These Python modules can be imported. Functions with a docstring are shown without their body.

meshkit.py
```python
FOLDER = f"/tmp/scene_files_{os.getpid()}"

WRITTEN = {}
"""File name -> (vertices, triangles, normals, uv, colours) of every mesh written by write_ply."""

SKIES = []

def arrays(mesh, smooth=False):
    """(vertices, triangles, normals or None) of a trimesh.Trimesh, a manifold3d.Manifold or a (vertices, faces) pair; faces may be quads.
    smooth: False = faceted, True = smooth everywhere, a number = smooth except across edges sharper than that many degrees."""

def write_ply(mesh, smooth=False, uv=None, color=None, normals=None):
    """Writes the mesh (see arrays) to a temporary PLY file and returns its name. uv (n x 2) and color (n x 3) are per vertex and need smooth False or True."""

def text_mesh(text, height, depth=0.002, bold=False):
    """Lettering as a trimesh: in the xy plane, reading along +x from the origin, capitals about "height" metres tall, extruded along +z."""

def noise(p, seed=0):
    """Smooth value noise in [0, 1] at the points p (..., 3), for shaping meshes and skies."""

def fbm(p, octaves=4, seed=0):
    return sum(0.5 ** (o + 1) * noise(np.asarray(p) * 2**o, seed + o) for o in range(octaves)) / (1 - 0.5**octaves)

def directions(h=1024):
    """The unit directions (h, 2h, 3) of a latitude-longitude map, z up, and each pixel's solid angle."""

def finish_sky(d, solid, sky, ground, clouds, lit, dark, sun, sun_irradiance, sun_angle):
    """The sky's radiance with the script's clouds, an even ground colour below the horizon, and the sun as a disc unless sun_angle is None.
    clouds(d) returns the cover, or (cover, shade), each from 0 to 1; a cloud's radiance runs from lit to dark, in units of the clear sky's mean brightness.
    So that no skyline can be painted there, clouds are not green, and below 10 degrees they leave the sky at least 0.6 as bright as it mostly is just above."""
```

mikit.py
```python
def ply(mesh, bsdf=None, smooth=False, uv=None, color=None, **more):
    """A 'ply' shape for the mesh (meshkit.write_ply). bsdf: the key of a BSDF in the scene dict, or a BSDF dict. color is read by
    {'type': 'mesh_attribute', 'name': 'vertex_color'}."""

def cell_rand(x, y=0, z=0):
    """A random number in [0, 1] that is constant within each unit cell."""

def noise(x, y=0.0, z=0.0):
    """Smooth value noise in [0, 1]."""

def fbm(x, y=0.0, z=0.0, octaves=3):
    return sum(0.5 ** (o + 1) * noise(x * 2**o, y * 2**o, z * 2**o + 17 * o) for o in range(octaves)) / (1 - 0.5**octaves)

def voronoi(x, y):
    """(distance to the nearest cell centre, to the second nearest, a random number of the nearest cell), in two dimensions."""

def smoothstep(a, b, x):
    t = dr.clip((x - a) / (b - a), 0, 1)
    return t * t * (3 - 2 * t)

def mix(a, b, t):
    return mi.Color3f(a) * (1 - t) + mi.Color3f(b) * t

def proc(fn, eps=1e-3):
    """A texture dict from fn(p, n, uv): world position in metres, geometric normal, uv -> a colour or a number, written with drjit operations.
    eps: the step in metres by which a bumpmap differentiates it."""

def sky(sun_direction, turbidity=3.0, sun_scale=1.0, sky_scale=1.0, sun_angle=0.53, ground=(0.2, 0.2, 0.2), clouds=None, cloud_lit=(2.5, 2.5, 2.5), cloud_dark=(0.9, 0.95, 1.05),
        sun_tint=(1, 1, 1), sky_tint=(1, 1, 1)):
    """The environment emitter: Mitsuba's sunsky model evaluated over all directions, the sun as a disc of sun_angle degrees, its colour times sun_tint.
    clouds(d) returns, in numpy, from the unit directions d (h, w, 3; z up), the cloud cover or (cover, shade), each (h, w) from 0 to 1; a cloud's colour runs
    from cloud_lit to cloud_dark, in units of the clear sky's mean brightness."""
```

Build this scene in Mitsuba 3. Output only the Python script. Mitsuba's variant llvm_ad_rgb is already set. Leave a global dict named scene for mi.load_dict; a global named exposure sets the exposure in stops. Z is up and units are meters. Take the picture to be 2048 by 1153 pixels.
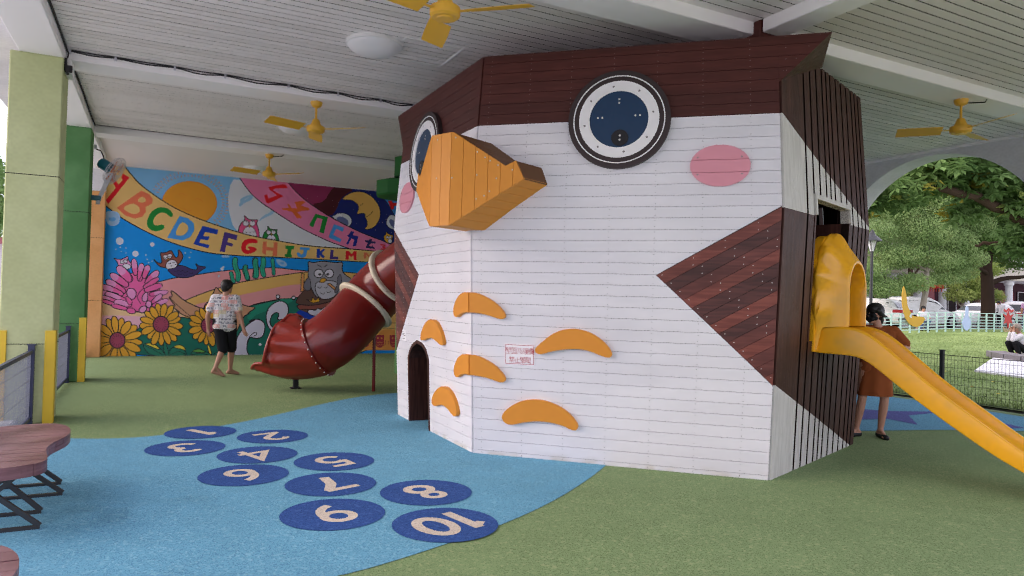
import math, random, sys
import numpy as np, trimesh, mitsuba as mi, mikit, meshkit, drjit as dr
import manifold3d as m3
from shapely.geometry import Polygon, LineString, Point, box as sbox, MultiPolygon
from shapely.ops import unary_union
from shapely import affinity
random.seed(7); RNG = np.random.default_rng(11)
PI = math.pi
scene, labels = {}, {}

# ------------------------------------------------------------------ camera, sky, exposure
# world: x along the beams, y along the row of pillars towards the painted wall, z up, metres
EYE = np.array([0, 0, 1.53])
_az, _pt, _rl = math.radians(27.136), math.radians(0.87), math.radians(1.597)
_f = np.array([math.sin(_az)*math.cos(_pt), math.cos(_az)*math.cos(_pt), math.sin(_pt)])
_r = np.array([math.cos(_az), -math.sin(_az), 0.0]); _u = np.cross(_r, _f)
_up = -math.sin(_rl)*_r + math.cos(_rl)*_u
scene['camera'] = {'type': 'perspective', 'fov': 72.76, 'fov_axis': 'x', 'near_clip': 0.05, 'far_clip': 600.0,
                   'to_world': mi.ScalarTransform4f().look_at(origin=EYE.tolist(), target=(EYE+_f).tolist(), up=_up.tolist())}
scene['sky'] = mikit.sky([-0.88, 0.25, 0.45], turbidity=4, sun_scale=0.36, sun_angle=45, clouds=lambda d: 1.0,
                         cloud_lit=(2.45, 2.42, 2.88), sun_tint=(.93, .97, 1.22), ground=(0.2, 0.2, 0.17))
exposure = 2.86

# ------------------------------------------------------------------ helpers
def lin(*rgb):
    return [((c/255)/12.92 if c/255 <= .04045 else ((c/255+.055)/1.055)**2.4) for c in rgb]
def mat(name, col, rough=.6, spec=.3, **k):
    if isinstance(col, (list, tuple)): col = {'type': 'rgb', 'value': [float(c) for c in col]}
    scene[name] = {'type': 'twosided', 'bsdf': {'type': 'principled', 'base_color': col, 'roughness': rough, 'specular': spec, **k}}
    return name
def fnmat(name, fn, rough=.7, spec=.25, bump=None, **k):
    b = {'type': 'principled', 'base_color': mikit.proc(fn), 'roughness': rough, 'specular': spec, **k}
    if bump: b = {'type': 'bumpmap', 'arbitrary': mikit.proc(bump[0], eps=bump[2] if len(bump) > 2 else 1e-3), 'scale': bump[1], 'bsdf': b}
    scene[name] = {'type': 'twosided', 'bsdf': b}
    return name
def numbered(name):
    if name not in scene and name not in labels and name not in USED: USED.add(name); return name
    k = COUNT.get(name, 0)
    while True:
        k += 1; n = f'{name}_{k:03d}'
        if n not in scene and n not in USED and n not in labels: break
    COUNT[name] = k; USED.add(n); return n
USED, COUNT = set(), {}
def tag(key, label=None, cat=None, group=None, kind=None):
    d = labels.setdefault(key, {})
    for n, v in (('label', label), ('category', cat), ('group', group), ('kind', kind)):
        if v: d[n] = v
    return key
def thing(name, label, cat, group=None, kind=None):
    key = numbered(name); tag(key, label, cat, group, kind); return key
def obj(name, mesh, m, parent=None, smooth=False, label=None, cat=None, group=None, kind=None, **k):
    key = numbered((parent + '__' if parent else '') + name)
    scene[key] = mikit.ply(mesh, m, smooth=smooth, **k)
    if label or kind or cat: tag(key, label, cat, group, kind)
    return key
def cat_(ms):
    vs, fs, o = [], [], 0
    for m in ms:
        v, f = (np.asarray(m.vertices), np.asarray(m.faces)) if hasattr(m, 'faces') else (np.asarray(m[0], float), np.asarray(m[1], int))
        vs.append(v); fs.append(f+o); o += len(v)
    return np.vstack(vs), np.vstack(fs)
BF = np.array([[0,2,1],[0,3,2],[4,5,6],[4,6,7],[0,1,5],[0,5,4],[1,2,6],[1,6,5],[2,3,7],[2,7,6],[3,0,4],[3,4,7]])
def bx(x0, x1, y0, y1, z0, z1):
    return np.array([[x0,y0,z0],[x1,y0,z0],[x1,y1,z0],[x0,y1,z0],[x0,y0,z1],[x1,y0,z1],[x1,y1,z1],[x0,y1,z1]], float), BF
def cbx(x0, x1, y0, y1, z0, z1, c=.006):
    "box with chamfered edges"
    pts = []
    for x, sx in ((x0,1),(x1,-1)):
        for y, sy in ((y0,1),(y1,-1)):
            for z, sz in ((z0,1),(z1,-1)):
                pts += [[x+sx*c,y+sy*c,z],[x+sx*c,y,z+sz*c],[x,y+sy*c,z+sz*c]]
    h = m3.Manifold.hull_points(np.array(pts, np.float32)).to_mesh()
    return np.array(h.vert_properties[:, :3], float), np.array(h.tri_verts)
def frame(d, up=(0,0,1)):
    d = np.asarray(d, float); d = d/np.linalg.norm(d)
    if abs(d @ np.asarray(up)) > .97: up = (1,0,0)
    a = np.cross(up, d); a /= np.linalg.norm(a); return a, np.cross(d, a), d
def bar(p, q, w, h, up=(0,0,1)):
    p, q = np.asarray(p, float), np.asarray(q, float); a, b, d = frame(q-p, up)
    v = [P+a*sa*w/2+b*sb*h/2 for P in (p, q) for sa, sb in ((-1,-1),(1,-1),(1,1),(-1,1))]
    return np.array(v), BF
def tube(pts, r, n=10, cap=True):
    p = np.asarray(pts, float); r = np.broadcast_to(r, (len(p),)).astype(float)
    t = np.gradient(p, axis=0); t /= np.linalg.norm(t, axis=1, keepdims=True)
    a, b, _ = frame(t[0]); vs = []
    for i in range(len(p)):
        a = a-t[i]*(a@t[i]); a /= np.linalg.norm(a); b = np.cross(t[i], a)
        th = np.arange(n)/n*2*PI
        vs.append(p[i]+r[i]*(np.cos(th)[:,None]*a+np.sin(th)[:,None]*b))
    V = np.vstack(vs); F = []
    for i in range(len(p)-1):
        for j in range(n):
            k = (j+1) % n; A, B, C, D = i*n+j, i*n+k, (i+1)*n+k, (i+1)*n+j
            F += [[A,B,C],[A,C,D]]
    if cap:
        V = np.vstack([V, p[:1], p[-1:]]); m = len(V)
        for j in range(n):
            k = (j+1) % n; F += [[m-2,k,j],[m-1,(len(p)-1)*n+j,(len(p)-1)*n+k]]
    return V, np.array(F)
def loft(rings, closed=True, caps=False):
    R = np.array(rings, float); m, n = R.shape[:2]; V = R.reshape(-1,3); F = []
    for i in range(m-1):
        for j in range(n if closed else n-1):
            k = (j+1) % n; A, B, C, D = i*n+j, i*n+k, (i+1)*n+k, (i+1)*n+j
            F += [[A,B,C],[A,C,D]]
    if caps:
        V = np.vstack([V, R[0].mean(0), R[-1].mean(0)]); q = len(V)
        for j in range(n):
            k = (j+1) % n; F += [[q-2,k,j],[q-1,(m-1)*n+j,(m-1)*n+k]]
    return V, np.array(F)
def lathe(prof, c=(0,0,0), n=24, axis=None):
    th = np.arange(n)/n*2*PI
    R = [[[r*math.cos(a), r*math.sin(a), z] for a in th] for r, z in prof]
    V, F = loft(R)
    F = F[:, ::-1] if prof[0][1] > prof[-1][1] else F
    if axis is not None:
        a, b, d = frame(axis); V = V[:, :1]*a+V[:, 1:2]*b+V[:, 2:]*d
    return V+np.asarray(c, float), F
def rot(m, deg, c=(0,0,0), axis=(0,0,1)):
    v, f = m; R = trimesh.transformations.rotation_matrix(math.radians(deg), axis, c)
    return trimesh.transform_points(np.asarray(v, float), R), f
def mv(m, d): return np.asarray(m[0], float)+np.asarray(d, float), m[1]
def polys(g):
    if g.is_empty: return []
    if g.geom_type == 'Polygon': return [g] if g.area > 1e-6 else []
    return [p for q in getattr(g, 'geoms', []) for p in polys(q)]
def slab(g, fn, o0, o1, back=False):
    """Polygon(s) in (s, z) made solid: fn(s, z, offset) -> xyz arrays; front face at offset o1, sides down to o0."""
    vs, fs, n = [], [], 0
    for p in polys(g):
        p = Polygon(p.exterior, p.interiors).simplify(1e-4)
        try: v, f = trimesh.creation.triangulate_polygon(p, engine='earcut')
        except Exception: continue
        v, f = np.asarray(v), np.asarray(f)
        if not len(f): continue
        a = v[f]; s = np.cross(a[:,1]-a[:,0], a[:,2]-a[:,0])
        f = np.where((s < 0)[:, None], f[:, ::-1], f)
        vs.append(fn(v[:,0], v[:,1], o1)); fs.append(f+n); n += len(v)
        if back:
            vs.append(fn(v[:,0], v[:,1], o0)); fs.append(f[:, ::-1]+n); n += len(v)
        for ring in [p.exterior, *p.interiors]:
            c = np.array(ring.coords)[:-1]; m = len(c)
            ccw = ring.is_ccw
            vs.append(fn(c[:,0], c[:,1], o1)); vs.append(fn(c[:,0], c[:,1], o0))
            for j in range(m):
                k = (j+1) % m; A, B, C, D = n+j, n+k, n+m+k, n+m+j
                q = [[A,D,C],[A,C,B]]
                fs.append(np.array(q if (ccw == (ring is p.exterior)) or True else q)); 
            n += 2*m
    if not vs: return None
    return np.vstack(vs), np.vstack(fs)
def flat(o, ex, ey, en):
    o, ex, ey, en = (np.asarray(a, float) for a in (o, ex, ey, en))
    return lambda s, z, d: o+np.asarray(s)[:,None]*ex+np.asarray(z)[:,None]*ey+en*d
def smoothpts(c, n=2, closed=True):
    c = np.asarray(c, float)
    for _ in range(n):
        if closed:
            d = np.roll(c, -1, 0); c = np.stack([.75*c+.25*d, .25*c+.75*d], 1).reshape(-1, c.shape[1])
        else:
            d = np.stack([.75*c[:-1]+.25*c[1:], .25*c[:-1]+.75*c[1:]], 1).reshape(-1, c.shape[1]); c = np.vstack([c[:1], d, c[-1:]])
    return c
def spoly(c, n=2): return Polygon(smoothpts(c, n)).buffer(0)
def circ(x, y, r, n=40): return Polygon([(x+r*math.cos(a), y+r*math.sin(a)) for a in np.arange(n)/n*2*PI])
def hull_spheres(ps):
    return m3.Manifold.batch_hull([m3.Manifold.sphere(r, 14).translate([float(c) for c in p]) for p, r in ps])

# ------------------------------------------------------------------ materials
N, FB, MX, SS = mikit.noise, mikit.fbm, mikit.mix, mikit.smoothstep
def speckle(base, lo, hi, f=150.):
    def fn(p, n, uv):
        c = mikit.cell_rand(p.x*f, p.y*f, 3.); d = N(p.x*f*.45, p.y*f*.45, 7.)
        big = FB(p.x*.9, p.y*.9, 1.5, 3); mid = N(p.x*7, p.y*7, 5.)
        col = MX(MX(base, lo, SS(.55, .95, c)*.8), hi, SS(.6, .95, d)*.55)
        st = SS(.60,.74,FB(p.x*.55+9, p.y*.55, 4.5, 4))*SS(.35,.7,N(p.x*5, p.y*5, 9))
        return col*(.86+.2*big+.08*mid)*(1-.16*st)
    return fn
def rubber_bump(p, n, uv): return N(p.x*160, p.y*160, p.z*160)
fnmat('mat_rubber_green', speckle((.172,.243,.116), (.09,.15,.062), (.29,.335,.185)), .85, .15)
fnmat('mat_rubber_blue', speckle((.115,.30,.43), (.06,.17,.30), (.22,.42,.52)), .85, .15)
fnmat('mat_disc_blue', speckle((.028,.072,.24), (.014,.04,.15), (.06,.12,.33)), .85, .15)
fnmat('mat_numeral', speckle((.50,.44,.38), (.36,.31,.27), (.60,.54,.47)), .85, .15)
fnmat('mat_star_blue', speckle((.09,.10,.30), (.05,.06,.2), (.16,.17,.4)), .85, .15)
def wood(a, b, s=1.):
    def fn(p, n, uv):
        q = p.x*.7+p.y*.7; 
        g = FB(q*3*s, p.z*70*s, (p.x-p.y)*3*s, 3); h = N(q*.8, p.z*9.7, 2.)
        return MX(a, b, SS(.3, .75, g))*(.8+.4*h)
    return fn
def woodv(a, b, s=1.):
    def fn(p, n, uv):
        g = FB(p.x*60*s, p.y*60*s, p.z*2.5*s, 3); h = N(p.x*9, p.y*9, p.z*.7)
        return MX(a, b, SS(.3, .75, g))*(.75+.5*h)
    return fn
fnmat('mat_brown_plank', wood((.060,.0138,.0105), (.074,.0178,.0135)), .55, .3)
fnmat('mat_wing_red', wood((.125,.030,.022), (.18,.050,.036)), .5, .35)
fnmat('mat_wing_dark', wood((.052,.017,.0155), (.084,.027,.023)), .5, .35)
fnmat('mat_wing_mid', wood((.085,.023,.019), (.125,.036,.029)), .5, .35)
fnmat('mat_slat_brown', woodv((.034,.010,.007), (.062,.020,.013)), .5, .35)
fnmat('mat_bench_wood', wood((.13,.05,.058), (.23,.11,.125), .8), .38, .45)
def whitepaint(p, n, uv):
    d = FB(p.x*1.5+p.y, p.z*2.2, p.y*1.3, 3); s = N(p.x*.9-p.y*.9, p.z*9.75, 3.)
    g = .6*SS(.09, .0, p.z)*SS(.4, .8, N(p.x*9, p.y*9, p.z*9))
    return MX(MX((.63,.625,.665), (.685,.68,.715), SS(.3,.7,d))*(.94+.08*s), (.45,.40,.30), g*.8)
fnmat('mat_white_plank', whitepaint, .55, .3)
fnmat('mat_white_slat', lambda p, n, uv: MX((.50,.49,.46), (.57,.56,.53), SS(.3,.7,FB(p.x*40, p.y*40, p.z*3, 2))), .6, .25)
def plaster(a, b):
    def fn(p, n, uv):
        d = SS(.30, .02, p.z)*SS(.35,.7,FB(p.x*6+p.y*5, p.z*3, p.y*2, 3))
        return MX(a, b, SS(.3,.7,FB(p.x*2.2+p.y*2, p.z*2.2, p.y, 4)))*(.93+.1*N(p.x*40, p.y*40+p.x*7, p.z*40))*(1-.35*d)
    return fn
pl_bump = (lambda p, n, uv: FB(p.x*28, p.y*28, p.z*28, 3), .006)
fnmat('mat_lime', plaster((.44,.48,.25), (.49,.53,.29)), .8, .2, pl_bump)
fnmat('mat_green', plaster((.08,.21,.075), (.12,.27,.11)), .8, .2, pl_bump)
fnmat('mat_apricot', plaster((.62,.31,.115), (.68,.36,.15)), .8, .2)
fnmat('mat_wall_white', plaster((.66,.65,.68), (.74,.73,.75)), .8, .2)
fnmat('mat_wall_grey', plaster((.60,.60,.63), (.66,.66,.69)), .8, .2)
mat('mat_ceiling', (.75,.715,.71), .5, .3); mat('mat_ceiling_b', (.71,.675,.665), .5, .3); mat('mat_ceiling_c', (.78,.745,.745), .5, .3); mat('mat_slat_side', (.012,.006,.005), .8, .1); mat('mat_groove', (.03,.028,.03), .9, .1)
mat('mat_beam', (.82,.81,.82), .6, .25); mat('mat_roof', (.4,.38,.37), .9, .1)
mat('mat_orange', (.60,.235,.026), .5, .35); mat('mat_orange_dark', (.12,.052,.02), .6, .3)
mat('mat_eye_rim', (.028,.017,.018), .45, .4); mat('mat_eye_white', (.74,.735,.74), .4, .4)
mat('mat_iris', (.006,.032,.085), .3, .5); mat('mat_glint', (.008,.008,.011), .4, .4); mat('mat_pink', (.62,.26,.32), .55, .3)
mat('mat_screw', (.55,.52,.50), .4, .5); mat('mat_screw_dim', (.20,.14,.13), .5, .4); mat('mat_seam', (.19,.185,.195), .9, .1); mat('mat_screw_dark', (.2,.19,.19), .4, .5)
mat('mat_black', (.012,.012,.014), .5, .35); mat('mat_dark_steel', (.03,.031,.035), .4, .5)
mat('mat_navy', (.030,.036,.085), .4, .45); mat('mat_guard_yellow', (.66,.45,.035), .5, .35)
fnmat('mat_slide_yellow', lambda p, n, uv: MX((.76,.365,.012), (.66,.34,.03), SS(.45,.8,FB(p.x*5, p.y*5, p.z*5, 4))), .24, .5); mat('mat_slide_red', (.165,.012,.010), .2, .5); mat('mat_ring_cream', (.66,.58,.44), .35, .45)
mat('mat_slide_red_exit', (.23,.022,.015), .25, .5)
mat('mat_fan_yellow', (.68,.38,.035), .35, .45); mat('mat_lamp_dome', (.70,.70,.72), .25, .5)
mat('mat_teal', (.008,.12,.17), .35, .5); mat('mat_plastic_grey', (.52,.52,.57), .4, .4); mat('mat_plastic_white', (.7,.7,.7), .4, .4)
mat('mat_fan_orange', (.66,.16,.05), .3, .4)
mat('mat_sign_white', (.75,.74,.77), .5, .3); mat('mat_sign_red', (.36,.015,.03), .6, .2); mat('mat_leafgreen_paint', (.02,.13,.03), .6, .25)
mat('mat_steel', (.42,.42,.43), .35, .5, metallic=.6)
# ------------------------------------------------------------------ floor
ZC, ZB = 4.25, 4.13
NW = ' one two three four five six seven eight nine ten'.split(' ')
def sheet(g, z):
    g = g if isinstance(g, (list, tuple)) else polys(g)
    vs, fs, n = [], [], 0
    for p in g:
        v, f = trimesh.creation.triangulate_polygon(p, engine='earcut'); v, f = np.asarray(v), np.asarray(f)
        a = v[f]; s = np.cross(a[:,1]-a[:,0], a[:,2]-a[:,0]); f = np.where((s < 0)[:,None], f[:, ::-1], f)
        vs.append(np.c_[v, np.full(len(v), z)]); fs.append(f+n); n += len(v)
    return np.vstack(vs), np.vstack(fs)
obj('floor', bx(-1.32, 11.7, -3.0, 18.0, -.2, 0), 'mat_rubber_green', kind='structure', label='green speckled rubber play floor under the pavilion roof')
UPB = [(-1.32,8.75),(-1.0,8.42),(-.716,8.233),(-.449,8.113),(-.094,8.068),(.28,8.189),(.64,8.427),(1.042,8.725),(1.436,9.077),(1.976,9.624),(2.591,10.172),(3.126,10.456),(3.471,10.533),(4.2,10.3),(4.9,9.7)]
LOB = [(4.6,6.4),(4.3,5.85),(3.815,5.382),(3.27,4.932),(2.682,4.509),(2.107,4.19),(1.677,4.019),(1.309,3.879),(.964,3.774),(.3,3.72),(-.4,3.7),(-1.32,3.6)]
blue1 = Polygon(list(smoothpts(UPB, 2, False))+list(smoothpts(LOB, 2, False))).buffer(0)
obj('blue_floor', sheet(blue1, .004), 'mat_rubber_blue', kind='structure', label='blue rubber floor pool with the numbered discs')
blue2 = Polygon(smoothpts([(6.4,6.1),(7.745,5.76),(8.15,5.65),(8.77,5.48),(9.24,5.32),(10.4,4.8),(11.46,4.5),(11.46,9.6),(8.6,11),(6.6,9.0)], 2)).buffer(0)
stars = [[(8.35,6.35),(9.1,6.2),(9.05,5.75),(9.7,6.3),(10.6,6.35),(9.75,6.7),(9.3,7.3),(9.2,6.75)], [(8.1,7.4),(8.6,7.3),(9.0,7.6),(8.7,7.9),(8.2,8.0)], [(9.8,5.2),(10.3,5.1),(10.5,5.6),(10.1,5.6)]]
sp = unary_union([Polygon(s).buffer(0) for s in stars])
obj('blue_floor', sheet(blue2, .004), 'mat_rubber_blue', kind='structure', label='blue rubber floor behind the yellow slide')
obj('star_marking', sheet(sp, .008), 'mat_star_blue', kind='structure', label='violet blue star shapes set in the blue floor behind the slide')

# number discs: outline of each numeral in its own frame (x right, y up), 0.36 m tall
def arcpts(cx, cy, rx, ry, a0, a1, n=16): return [(cx+rx*math.cos(math.radians(a)), cy+ry*math.sin(math.radians(a))) for a in np.linspace(a0, a1, n)]
def stroke(p, w, cap=2): return LineString(p).buffer(w/2, cap_style=cap, join_style=2, mitre_limit=3)
DIG = {
 1: unary_union([stroke([(.0,-.18),(.0,.18)], .075), stroke([(.02,.15),(-.075,.09)], .06)]),
 2: unary_union([stroke(arcpts(0,.07,.085,.085,170,-35)+[(-.10,-.15)], .062), stroke([(-.125,-.15),(.125,-.15)], .06)]),
 3: unary_union([stroke(arcpts(0,.082,.08,.072,160,-80), .06), stroke(arcpts(0,-.075,.095,.085,85,-160), .062)]),
 4: unary_union([stroke([(.06,-.18),(.06,.17),(-.11,-.07),(.13,-.07)], .055)]),
 5: unary_union([stroke([(.10,.155),(-.065,.155),(-.08,.0)], .055), stroke(arcpts(-.0,-.055,.098,.098,140,-150), .06)]),
 6: unary_union([Point(0,-.065).buffer(.115).difference(affinity.scale(Point(0,-.065).buffer(.055),1,1.1)), stroke(arcpts(.09,-.04,.165,.20,175,100), .06)]),
 7: unary_union([stroke([(-.13,.15),(.12,.15)], .06), stroke([(.10,.15),(.0,.0),(-.045,-.18)], .075)]),
 8: unary_union([affinity.scale(Point(0,.085).buffer(.09).difference(Point(0,.085).buffer(.037)),1.05,1), affinity.scale(Point(0,-.08).buffer(.108).difference(Point(0,-.08).buffer(.048)),1.08,1)]),
 9: None,
 10: unary_union([stroke([(-.13,-.17),(-.13,.17)], .07), stroke([(-.12,.15),(-.2,.09)], .055), affinity.scale(Point(.07,0).buffer(.18).difference(affinity.scale(Point(.07,0).buffer(.115),.72,1)),.7,1)])}
DIG[9] = affinity.rotate(DIG[6], 180, origin=(0,0))
CEN = {1:(.48,8.15),2:(1.15,7.68),3:(.306,7.385),4:(.898,6.866),5:(1.497,6.365),6:(.702,6.15),7:(1.30,5.618),8:(1.924,5.12),9:(1.143,4.85),10:(1.778,4.352)}
WHERE = {1:'farthest of the ten',2:'beside disc one at the far end',3:'leftmost of the ten',4:'in the middle of the second row',5:'nearest the arched doorway',6:'left of disc seven',7:'between discs five and nine',8:'closest to the white boards',9:'left of disc ten',10:'touching the green floor'}
for k, (cx, cy) in CEN.items():
    t = thing('number_disc', f'dark blue floor disc with cream numeral {NW[k]}, {WHERE[k]}', 'floor marking', 'numbered hopscotch discs on the blue floor')
    c = circ(cx, cy, .355, 56)
    a = 180+18+{1:14,3:-6,4:4,6:3,10:-3}.get(k,0)
    d = affinity.translate(affinity.rotate(affinity.scale(DIG[k],1.12,1.12,origin=(0,0)), a, origin=(0,0)), cx, cy)
    obj('disc', sheet(c.difference(d), .008), 'mat_disc_blue', t)
    obj('numeral', sheet(d, .0085), 'mat_numeral', t)

# ------------------------------------------------------------------ ceiling, roof, beams
XB0, XB1 = 5.05, 5.33                      # beam along y above the owl
obj('roof', bx(-1.75, 12.0, .2, 18.4, ZC+.045, ZC+.35), 'mat_roof', kind='structure', label='flat roof slab over the pavilion')
c = 'ceiling'; USED.add(c); tag(c, 'pale grey plank ceiling with dark open joints', kind='structure')
obj('backing', bx(-1.0, 11.65, 1.0, 13.65, ZC+.022, ZC+.030), 'mat_groove', c)
BEAMS_Y = [(1.0,1.42),(4.88,5.30),(9.42,9.86),(13.6,14.04)]
y = 1.42
while y < 13.58:
    if not any(a-.02 < y+.06 < b+.02 for a, b in BEAMS_Y):
        for x0, x1 in ((-.99, XB0-.004), (XB1+.004, 11.64)):
            yy = y+RNG.uniform(-.0008,.0008); z = ZC+RNG.uniform(-.001,.001)
            obj('plank', bx(x0, x1, yy, yy+.104, z, z+.003), ('mat_ceiling','mat_ceiling_b','mat_ceiling_c')[int(RNG.integers(3))], c)
    y += .12
obj('end_panel', bx(-1.0, 11.65, 14.04, 17.76, ZC, ZC+.018), 'mat_ceiling', c, label='smooth plain ceiling panel before the painted wall')
BL = ['white painted ceiling beam nearest the camera, mostly out of view','white ceiling beam running into the brown post above the owl house','white ceiling beam with black cables clipped along it','white ceiling beam farthest back, in front of the painted wall']
for (y0, y1), L_ in zip(BEAMS_Y, BL):
    t = thing('ceiling_beam', L_, 'beam', 'white ceiling beams')
    for x0, x1 in ((-1.02, XB0-.002), (XB1+.002, 11.645)):
        obj('span', cbx(x0, x1, y0, y1, ZB, ZC+.008, .008), 'mat_beam', t)
t = obj('cross_beam', cbx(XB0, XB1, 1.0, 4.79, ZB-.004, ZC+.008, .008), 'mat_beam', label='white ceiling beam coming towards the camera from the brown post', cat='beam')
obj('cross_beam', cbx(XB0, XB1, 5.37, 17.7, ZB-.004, ZC+.008, .008), 'mat_beam', label='white ceiling beam hidden above the owl house, running to the painted wall', cat='beam')
obj('wooden_post', cbx(5.03, 5.36, 4.80, 5.36, 3.2, ZC, .008), 'mat_brown_plank', label='short brown boarded post rising from the owl house to the beams', cat='post')
# edge beam and eave along the pillar row
obj('edge_beam', cbx(-1.42, -1.0, .6, 18.0, ZB-.03, ZC+.02, .01), 'mat_beam', label='white edge beam on top of the green pillars', cat='beam')
obj('eave', bx(-2.1, -1.42, .2, 18.4, ZC-.02, ZC+.06), 'mat_wall_white', kind='structure', label='white soffit outside the pillar row')
# shadow-gap strip with cable along the edge beam
obj('cable', tube([(-.985, yy, ZC-.02-.012*math.sin(yy*2.1)) for yy in np.linspace(1.4, 13.5, 60)], .011, 6), 'mat_black', label='black cable along the edge beam above the pillars', cat='cable')

# ------------------------------------------------------------------ pillars with corner guards
def pillar(y0, y1, m, label, jz, guards):
    t = thing('pillar', label, 'pillar')
    obj('shaft', cbx(-1.5, -1.0, y0, y1, 0, ZB-.03, .012), m, t)
    j = cat_([bx(-1.502, -.998, y0-.002, y1+.002, z-.004, z+.004) for z in jz])
    obj('joint', j, 'mat_groove', t)
    for gx, gy, sx in guards:
        g = m3.Manifold
        s = Polygon([(gx,gy),(gx-sx*.07,gy),(gx-sx*.07,gy-.022),(gx+sx*.022,gy-.022),(gx+sx*.022,gy+.09),(gx,gy+.09)]).buffer(.004)
        obj('corner_guard', slab(s, lambda a, b, d: np.c_[a, b, np.full(len(a), d)], .0, 1.03, True), 'mat_guard_yellow', t)
    return t
pillar(9.25, 9.75, 'mat_lime', 'pale lime green plastered pillar with yellow corner guards, near left', (2.75,.88), ((-1.0,9.25,1),(-1.5,9.25,-1)))
pillar(13.1, 13.6, 'mat_green', 'dark green plastered pillar with one yellow corner guard, behind the lime pillar', (.93,2.73), ((-1.0,13.1,1),))
pillar(5.1, 5.6, 'mat_lime', 'lime green pillar outside the picture on the left', (2.35,), ()) if False else None
t = thing('pillar', 'orange painted end pillar beside the painted wall', 'pillar')
obj('shaft', cbx(-1.5, -1.035, 17.55, 17.95, 0, 3.62, .01), 'mat_apricot', t)
obj('cap', bx(-1.5, -1.036, 17.551, 17.95, 3.62, ZC), 'mat_wall_white', t)
obj('joint', cat_([bx(-1.502, -1.033, 17.548, 17.9, z-.004, z+.004) for z in (1.24, 2.6)]), 'mat_orange_dark', t)

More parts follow.
